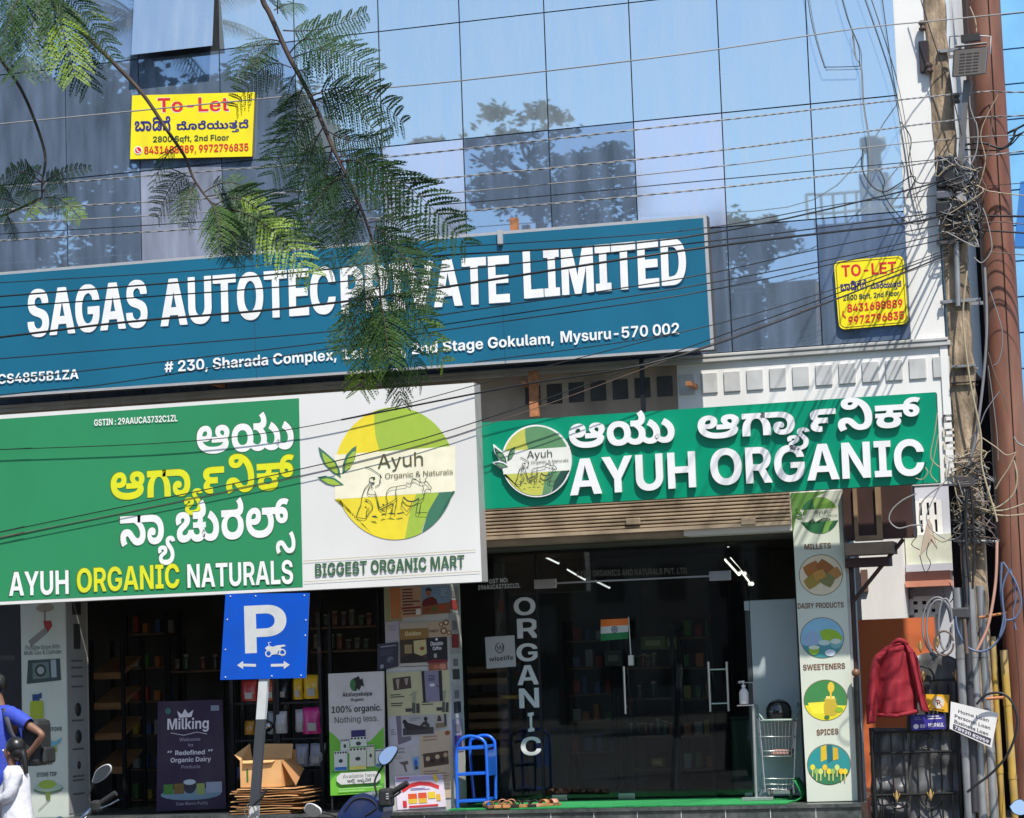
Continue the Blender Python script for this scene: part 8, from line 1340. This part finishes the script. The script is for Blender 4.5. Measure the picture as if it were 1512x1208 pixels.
# ================================================================== people
skin_m = M('brown_skin', (.20, .10, .065), .5, var=.1, sc=12); hair_m = M('black_hair', (.010, .009, .009), .35, var=.3, sc=30, stretch=(6, 6, 1))
def grown(name, pts, edges, mat_, par, sub=2):
    """one continuous limb-and-trunk surface grown round a skeleton of (point, radius)"""
    me = bpy.data.meshes.new(name); o = bpy.data.objects.new(name, me); COL.objects.link(o); o.parent = par; org = ORG[par.name]; keys = list(pts)
    me.from_pydata([tuple(pts[k][0] - org) for k in keys], [(keys.index(a), keys.index(c)) for a, c in edges], []); me.materials.append(mat_)
    sk = o.modifiers.new('skin', 'SKIN'); sk.use_smooth_shade = True
    for i, k in enumerate(keys): r = pts[k][1]; me.skin_vertices[0].data[i].radius = (r, r) if not isinstance(r, tuple) else r
    me.skin_vertices[0].data[0].use_root = True
    s_ = o.modifiers.new('smooth', 'SUBSURF'); s_.levels = s_.render_levels = sub; return o
def figure(t, y, px, h, lean, armN, armF, sc):
    """px: pelvis, chest, neck, head pixel anchors; arms as (shoulder, elbow, wrist) pixels at the near / far side; legs straight down"""
    D = lambda p, dy=0: W(p[0], p[1], y + dy); J = {}; pel = D(px[0]); J['pelvis'] = (pel, .095 * sc); ch = D(px[1]); J['belly'] = (pel.lerp(ch, .5), .088 * sc); J['chest'] = (ch, .1 * sc); nk = D(px[2]); J['neck'] = (nk, .042 * sc)
    hd = D(px[3]); J['jaw'] = (nk.lerp(hd, .45) + Vector((-.012 * sc, 0, 0)), .055 * sc); J['skull'] = (hd, (.088 * sc, .076 * sc)); J['crown'] = (hd + Vector((.006, 0, .055 * sc)), .06 * sc); J['nose'] = (hd + Vector((-.092 * sc, 0, -.03 * sc)), .013 * sc)
    E = [('pelvis', 'belly'), ('belly', 'chest'), ('chest', 'neck'), ('neck', 'jaw'), ('jaw', 'skull'), ('skull', 'crown'), ('skull', 'nose')]
    for sd, limb_ in ((-1, armN), (1, armF)):
        k = 'n' if sd < 0 else 'f'; dy = sd * .15 * sc; s_, e_, w_ = (D(q, dy * m_) for q, m_ in zip(limb_, (1, 1.25, 1)))
        J[k + 'shoulder'] = (s_, .05 * sc); J[k + 'elbow'] = (e_, .036 * sc); J[k + 'wrist'] = (w_, .026 * sc); d = (w_ - e_).normalized(); pm = w_ + d * .05 * sc; J[k + 'palm'] = (pm, (.034 * sc, .018 * sc)); E += [('chest', k + 'shoulder'), (k + 'shoulder', k + 'elbow'), (k + 'elbow', k + 'wrist'), (k + 'wrist', k + 'palm')]
        sdv = d.cross(Vector((0, 1, 0))).normalized()
        for f in range(4):
            a = pm + d * .04 * sc + sdv * (f - 1.5) * .018 * sc; ln = (.055, .065, .06, .045)[f] * sc; J['%s%da' % (k, f)] = (a, .009 * sc); c = a + d * ln * .6 + Vector((0, .01, 0)); J['%s%db' % (k, f)] = (c, .0085 * sc); J['%s%dc' % (k, f)] = (c + d * ln * .4 + Vector((0, .02, -.006)), .007 * sc); E += [(k + 'palm', '%s%da' % (k, f)), ('%s%da' % (k, f), '%s%db' % (k, f)), ('%s%db' % (k, f), '%s%dc' % (k, f))]
        a = w_ + d * .02 * sc - sdv * .03 * sc; J[k + 't1'] = (a, .011 * sc); J[k + 't2'] = (a + d * .035 * sc - sdv * .015 * sc, .009 * sc); E += [(k + 'wrist', k + 't1'), (k + 't1', k + 't2')]
        hp = pel + Vector((0, sd * .085 * sc, -.05 * sc)); an = Vector((hp.x + lean * sd, hp.y, .07)); kn = hp.lerp(an, .5) + Vector((-.03, 0, 0)); J[k + 'hip'] = (hp, .078 * sc); J[k + 'knee'] = (kn, .052 * sc); J[k + 'ankle'] = (an, .036 * sc); J[k + 'toe'] = (an + Vector((-.16 * sc, 0, -.035)), .032 * sc); E += [('pelvis', k + 'hip'), (k + 'hip', k + 'knee'), (k + 'knee', k + 'ankle'), (k + 'ankle', k + 'toe')]
    grown('body', J, E, skin_m, t); return J
def tubecloth(nm, secs, mat_, par, n=22, fold=.0, th_=.006):
    """cloth lofted through (centre, half width x, half depth y) sections"""
    b = MB(); vs = []; N = len(secs)
    for i, (c, rx, ry) in enumerate(secs):
        for k in range(n): a = 2 * math.pi * k / n; f = 1 + fold * math.sin(k * 2 * math.pi / n * 7 + i * .6) * i / N; vs.append(c + Vector((math.cos(a) * rx * f, math.sin(a) * ry * f, 0)))
    b.add(vs, [(i * n + k, i * n + (k + 1) % n, (i + 1) * n + (k + 1) % n, (i + 1) * n + k) for i in range(N - 1) for k in range(n)], mat_, True); o = b.build(nm, par); o.modifiers.new('s', 'SOLIDIFY').thickness = th_; return o
def sleeve(nm, a, c, e, r, mat_, par):
    b = MB(); q = spline([a, c, e], 5); b.tube(q, [r * (1.12 - .2 * i / (len(q) - 1)) + .003 * math.sin(i * 2.3) for i in range(len(q))], mat_, 14, False); b.build(nm, par)
# girl in white
y = -3.0; t = thing('person', 'person in a white long-sleeved top with black hair tied back, walking left', 'person', W(22, 1304, y)); wcl = M('white_cotton', (.66, .66, .72), .85, var=.08, sc=10, bump=.4, bsc=18)
J = figure(t, y, [(26, 1218), (23, 1165), (19, 1133), (17, 1108)], 0, .03, ((24, 1143), (14, 1172), (3, 1181)), ((20, 1145), (4, 1172), (-10, 1185)), .86)
D = lambda a, c, dy=0: W(a, c, y + dy)
tubecloth('top', [(D(20, 1131), .05, .055), (D(23, 1138), .09, .125), (D(25, 1150), .1, .14), (D(25, 1175), .115, .13), (D(26, 1195), .125, .135), (D(27, 1215), .14, .15), (D(27, 1235), .15, .16)], wcl, t, fold=.07)
sleeve('sleeve', D(25, 1141, -.12), D(14, 1172, -.16), D(4, 1181, -.13), .052, wcl, t); sleeve('sleeve', D(20, 1143, .12), D(4, 1172, .16), D(-8, 1184, .13), .05, wcl, t)
tubecloth('trousers', [(D(26, 1225), .11, .12), (D(26, 1262), .115, .13), (D(25, 1296), .1, .13)], P(60, 66, 96, .8), t, fold=.05)
hd = J['skull'][0]; b = MB(); b.ball(hd + Vector((.042, 0, .03)), .092, hair_m, 18, (1, .93, 1.0)); b.ball(hd + Vector((.066, 0, -.02)), .075, hair_m, 14, (.9, 1.05, 1.1)); q = spline([hd + Vector((.09, 0, -.0)), hd + Vector((.125, -.01, -.06)), hd + Vector((.14, -.02, -.14)), hd + Vector((.15, -.02, -.21))], 4); b.tube(q, [.044 - .002 * i for i in range(len(q))], hair_m, 10); b.build('hair', t)
b = MB(); b.ball(hd + Vector((.005, -.062, -.022)), .019, skin_m, 10, (.8, .45, 1.2)); b.build('outer_lobe', t); b = MB(); b.ball(hd + Vector((-.068, -.03, .002)), .009, P(230, 226, 220, .3), 8); b.ball(hd + Vector((-.075, -.031, .002)), .005, black, 8); b.build('eye', t); b = MB(); b.tube([hd + Vector((-.076, -.012, -.056)), hd + Vector((-.066, -.03, -.054))], .005, P(120, 50, 46), 6); b.build('mouth', t)
# man with the backpack
y = -2.35; t = thing('person', 'person in a blue t-shirt with a dark backpack, elbow bent, at the left edge', 'person', W(10, 1300, y)); bcl = M('blue_jersey', (.03, .06, .42), .75, var=.15, sc=10, bump=.3, bsc=20)
J = figure(t, y, [(10, 1170), (8, 1085), (2, 1042), (-8, 1016)], 0, .06, ((24, 1060), (64, 1085), (44, 1112)), ((4, 1062), (-30, 1100), (-55, 1120)), 1.0)
D = lambda a, c, dy=0: W(a, c, y + dy)
tubecloth('t_shirt', [(D(2, 1042), .06, .07), (D(5, 1050), .11, .17), (D(8, 1066), .135, .2), (D(9, 1100), .14, .19), (D(10, 1140), .14, .185), (D(11, 1172), .15, .19)], bcl, t, fold=.05)
sleeve('sleeve', D(14, 1054, -.13), D(30, 1062, -.17), D(42, 1070, -.19), .068, bcl, t); sleeve('sleeve', D(8, 1056, .13), D(-8, 1070, .18), D(-20, 1086, .2), .066, bcl, t)
tubecloth('trousers', [(D(10, 1168), .13, .17), (D(10, 1225), .12, .17), (D(9, 1288), .1, .16)], P(50, 50, 60, .8), t, fold=.03)
b = MB(); q = spline([D(6, 1046, -.12), D(10, 1062, -.215), D(16, 1082, -.21), D(28, 1100, -.17)], 5); vs = []
for p in q: vs += [p + Vector((-.028, 0, 0)), p + Vector((.028, -.01, 0)), p + Vector((.028, .004, 0)), p + Vector((-.028, .014, 0))]
b.add(vs, [(4 * j + k, 4 * j + (k + 1) % 4, 4 * j + 4 + (k + 1) % 4, 4 * j + 4 + k) for j in range(len(q) - 1) for k in range(4)], P(70, 72, 84, .8), True); st_ = b
t2 = thing('backpack', 'dark grey backpack worn by the person in blue', 'backpack', D(40, 1140)); st_.build('strap', t2); b = MB(); vs = []
bagm = M('bag_cloth', (.02, .022, .024), .7, var=.3, sc=8, bump=.3, bsc=25); a, c = D(30, 1132, -.13), D(61, 1062, -.13); 
b.box((a.x, y - .13, a.z), (c.x - .03, y + .15, c.z), bagm); b.build('bag', t2, .05); b = MB(); b.box((c.x - .028, y - .1, a.z + .02), (c.x + .02, y + .12, a.z + .17), bagm); b.build('pocket', t2, .025)
hd = J['skull'][0]; b = MB(); b.ball(hd + Vector((.02, 0, .04)), .1, hair_m, 16, (1, .85, .95)); b.build('hair', t); b = MB(); b.ball(hd + Vector((.01, -.078, -.02)), .024, skin_m, 10, (.8, .45, 1.2)); b.build('outer_lobe', t)
# ================================================================== two-wheelers parked near the camera
mirr = M('mirror_glass', (.9, .9, .9), .03, metal=1, var=0); sblue = M('scooter_blue', (.012, .03, .12), .22, var=.1, sc=6, coat=.7, dirt=((.12, .12, .13), .25, 9, 1)); rub = M('rubber', (.018, .018, .018), .75); 
def mirror(pts, y, back, stem, par, tilt):
    c = (sum(p[0] for p in pts) / len(pts), sum(p[1] for p in pts) / len(pts)); cw = W(*c, y); b = MB(); V = [W(*p, y) for p in spline(pts + pts[:1], 3)[:-1]]; R_ = Matrix.Rotation(tilt, 3, 'X'); n_ = len(V); V = [cw + R_ @ (v - cw) for v in V]
    I = [cw + (v - cw) * .9 + R_ @ Vector((0, -.003, 0)) for v in V]; B_ = [cw + (v - cw) * .75 + R_ @ Vector((0, .035, 0)) for v in V]
    b.add(V + I + B_, [(i, (i + 1) % n_, n_ + (i + 1) % n_, n_ + i) for i in range(n_)] + [((i + 1) % n_, i, 2 * n_ + i, 2 * n_ + (i + 1) % n_) for i in range(n_)] + [list(range(2 * n_, 3 * n_))], back, True); q = spline([W(p[0], p[1], y + .02) for p in stem], 4); b.tube(q, .006, rub, 8)
    o = b.build('mirror', par); ORG[o.name] = ORG[par.name]; b = MB(); b.add(I, [list(range(n_))[::-1]], mirr); b.build('mirror_glass', o)
def wheel(par, c, r, w_=.045):
    b = MB(); b.lathe([(r - .07, -w_), (r - .02, -w_), (r, 0), (r - .02, w_), (r - .07, w_)], c, rub, Vector((1, 0, 0)), 28); o = b.build('wheel', par); ORG[o.name] = ORG[par.name]; b = MB(); b.lathe([(0, -.03), (r - .071, -.03), (r - .071, .03), (0, .03)], c, galv, Vector((1, 0, 0)), 24); b.build('rim', o)
y = -10.0; c0 = W(533, 1195, y); t = thing('scooter', 'dark blue scooter with two round mirrors parked below the white standee', 'scooter', (c0.x, y + .4, 0))
b = MB(); V = [(498, 1204), (508, 1188), (522, 1175), (537, 1171), (551, 1176), (561, 1185), (566, 1194), (562, 1210), (545, 1225), (510, 1226)]; b.prism(spline(V + V[:1], 3)[:-1], y, .16, sblue); o = b.build('headset_cover', t, .03)
b = MB(); q = [W(*p, y - .003) for p in spline([(509, 1197), (524, 1180), (546, 1180), (556, 1192), (540, 1204)], 4)]; b.tube(q, .004, rub, 6); b.build('cover_trim', t)
for nm, a, c, r_ in (('grip', (573, 1174), (602, 1156), .017), ('grip', (494, 1212), (468, 1226), .017)): b = MB(); b.tube([W(*a, y + .03), W(*c, y + .03)], r_, rub, 12); b.build(nm, t)
b = MB(); b.tube(spline([W(566, 1180, y + .01), W(582, 1176, y - .02), W(592, 1169, y - .03)], 4), .006, rub, 8); b.tube(spline([W(498, 1208, y + .01), W(484, 1216, y - .02), W(474, 1222, y - .03)], 4), .006, rub, 8); b.build('brake_lever', t)
b = MB(); a, c = W(560, 1192, y), W(578, 1164, y); b.box((a.x, y - .02, a.z), (c.x, y + .06, c.z), rub); b.build('switch_box', t, .015); b = MB(); p = W(572, 1176, y - .025); 
for dz in (0, -.012, .014): b.box((p.x - .008, p.y, p.z + dz - .003), (p.x + .006, p.y + .004, p.z + dz + .003), P(180, 180, 184))
b.build('switch', t)
mirror([(586, 1110), (587, 1102), (578, 1100), (568, 1104), (560, 1114), (559, 1122), (563, 1129), (569, 1131), (578, 1125)], y, rub, [(566, 1130), (556, 1146), (553, 1158), (556, 1172), (552, 1178)], t, -.32)
mirror([(448, 1196), (453, 1187), (461, 1186), (472, 1193), (475, 1201), (468, 1207), (456, 1206)], y, P(190, 190, 194, .3), [(473, 1200), (486, 1202), (498, 1206)], t, .1)
xs_ = c0.x; b = MB(); b.hexa([Vector(v) for v in ((xs_ - .2, y + .1, .3), (xs_ + .2, y + .1, .3), (xs_ + .13, y + .1, c0.z - .1), (xs_ - .13, y + .1, c0.z - .1), (xs_ - .16, y + .22, .3), (xs_ + .16, y + .22, .3), (xs_ + .1, y + .22, c0.z - .1), (xs_ - .1, y + .22, c0.z - .1))], sblue); b.build('leg_shield', t, .03)
b = MB(); b.box((xs_ - .17, y - .4, .24), (xs_ + .17, y + .09, .3), rub); b.build('floor_board', t, .02); b = MB(); b.box((xs_ - .17, y - 1.15, .3), (xs_ + .17, y - .42, .62), sblue); b.build('tail_body', t, .06); b = MB(); b.box((xs_ - .14, y - 1.1, .625), (xs_ + .14, y - .4, .72), rub); b.build('seat', t, .03); wheel(t, (xs_, y + .42, .22), .22); wheel(t, (xs_, y - .85, .22), .22)
y = -9.6; c0 = W(132, 1200, y); t = thing('motorcycle', 'black motorcycle with an oval chrome-rimmed mirror at the lower left', 'motorcycle', (c0.x, y + .3, 0)); chb = M('handlebar_chrome', (.5, .5, .52), .2, metal=1)
mirror([(138, 1148), (136, 1155), (142, 1157), (152, 1152), (162, 1141), (165, 1133), (160, 1128), (150, 1131), (141, 1139)], y, P(176, 176, 178, .3), [(139, 1154), (134, 1166), (130, 1178), (136, 1188)], t, -.08)
b = MB(); b.tube([W(143, 1190, y + .03), W(171, 1171, y + .03)], .017, rub, 12); b.build('grip', t); b = MB(); b.tube(spline([W(146, 1194, y), W(158, 1190, y - .03), W(175, 1181, y - .04)], 4), .005, chb, 8); b.build('brake_lever', t); b = MB(); b.tube(spline([W(143, 1191, y + .03), W(133, 1197, y + .02), W(122, 1208, y), W(108, 1226, y)], 4), .013, chb, 10); b.build('handlebar', t)
b = MB(); a, c = W(134, 1200, y), W(147, 1182, y); b.box((a.x, y - .01, a.z), (c.x, y + .05, c.z), rub); b.build('switch_box', t, .015); xs_ = W(105, 1230, y).x
b = MB(); b.ball((xs_, y - .35, .72), .22, P(20, 20, 24, .25), 16, (.7, 1.3, .55)); b.build('fuel_tank', t); b = MB(); b.box((xs_ - .13, y - 1.25, .66), (xs_ + .13, y - .62, .76), rub); b.build('seat', t, .04); b = MB(); b.tube([(xs_ - .08, y, .85), (xs_ - .08, y + .35, .3)], .025, chb, 8); b.tube([(xs_ + .08, y, .85), (xs_ + .08, y + .35, .3)], .025, chb, 8); b.build('fork', t); b = MB(); b.box((xs_ - .14, y - .8, .28), (xs_ + .14, y - .2, .58), galv); b.build('engine', t, .05); wheel(t, (xs_, y + .38, .3), .3); wheel(t, (xs_, y - 1.0, .3), .3)
y = -9.6; t = thing('scooter', 'scooter of which only a blue tinted mirror shows in the lower right corner', 'scooter', (W(1530, 1300, y).x, y, 0)); mirror([(1490, 1191), (1498, 1182), (1508, 1180), (1516, 1188), (1517, 1200), (1508, 1205), (1496, 1201)], y, P(60, 62, 68, .3), [(1508, 1204), (1516, 1220), (1528, 1236)], t, -.2)
xs_ = W(1545, 1240, y).x; b = MB(); b.box((xs_ - .14, y, .3), (xs_ + .14, y + .14, .85), rub); b.build('leg_shield', t, .04); b = MB(); b.box((xs_ - .15, y - 1.1, .3), (xs_ + .15, y - .35, .7), rub); b.build('tail_body', t, .06); wheel(t, (xs_, y + .3, .22), .22); wheel(t, (xs_, y - .8, .22), .22)
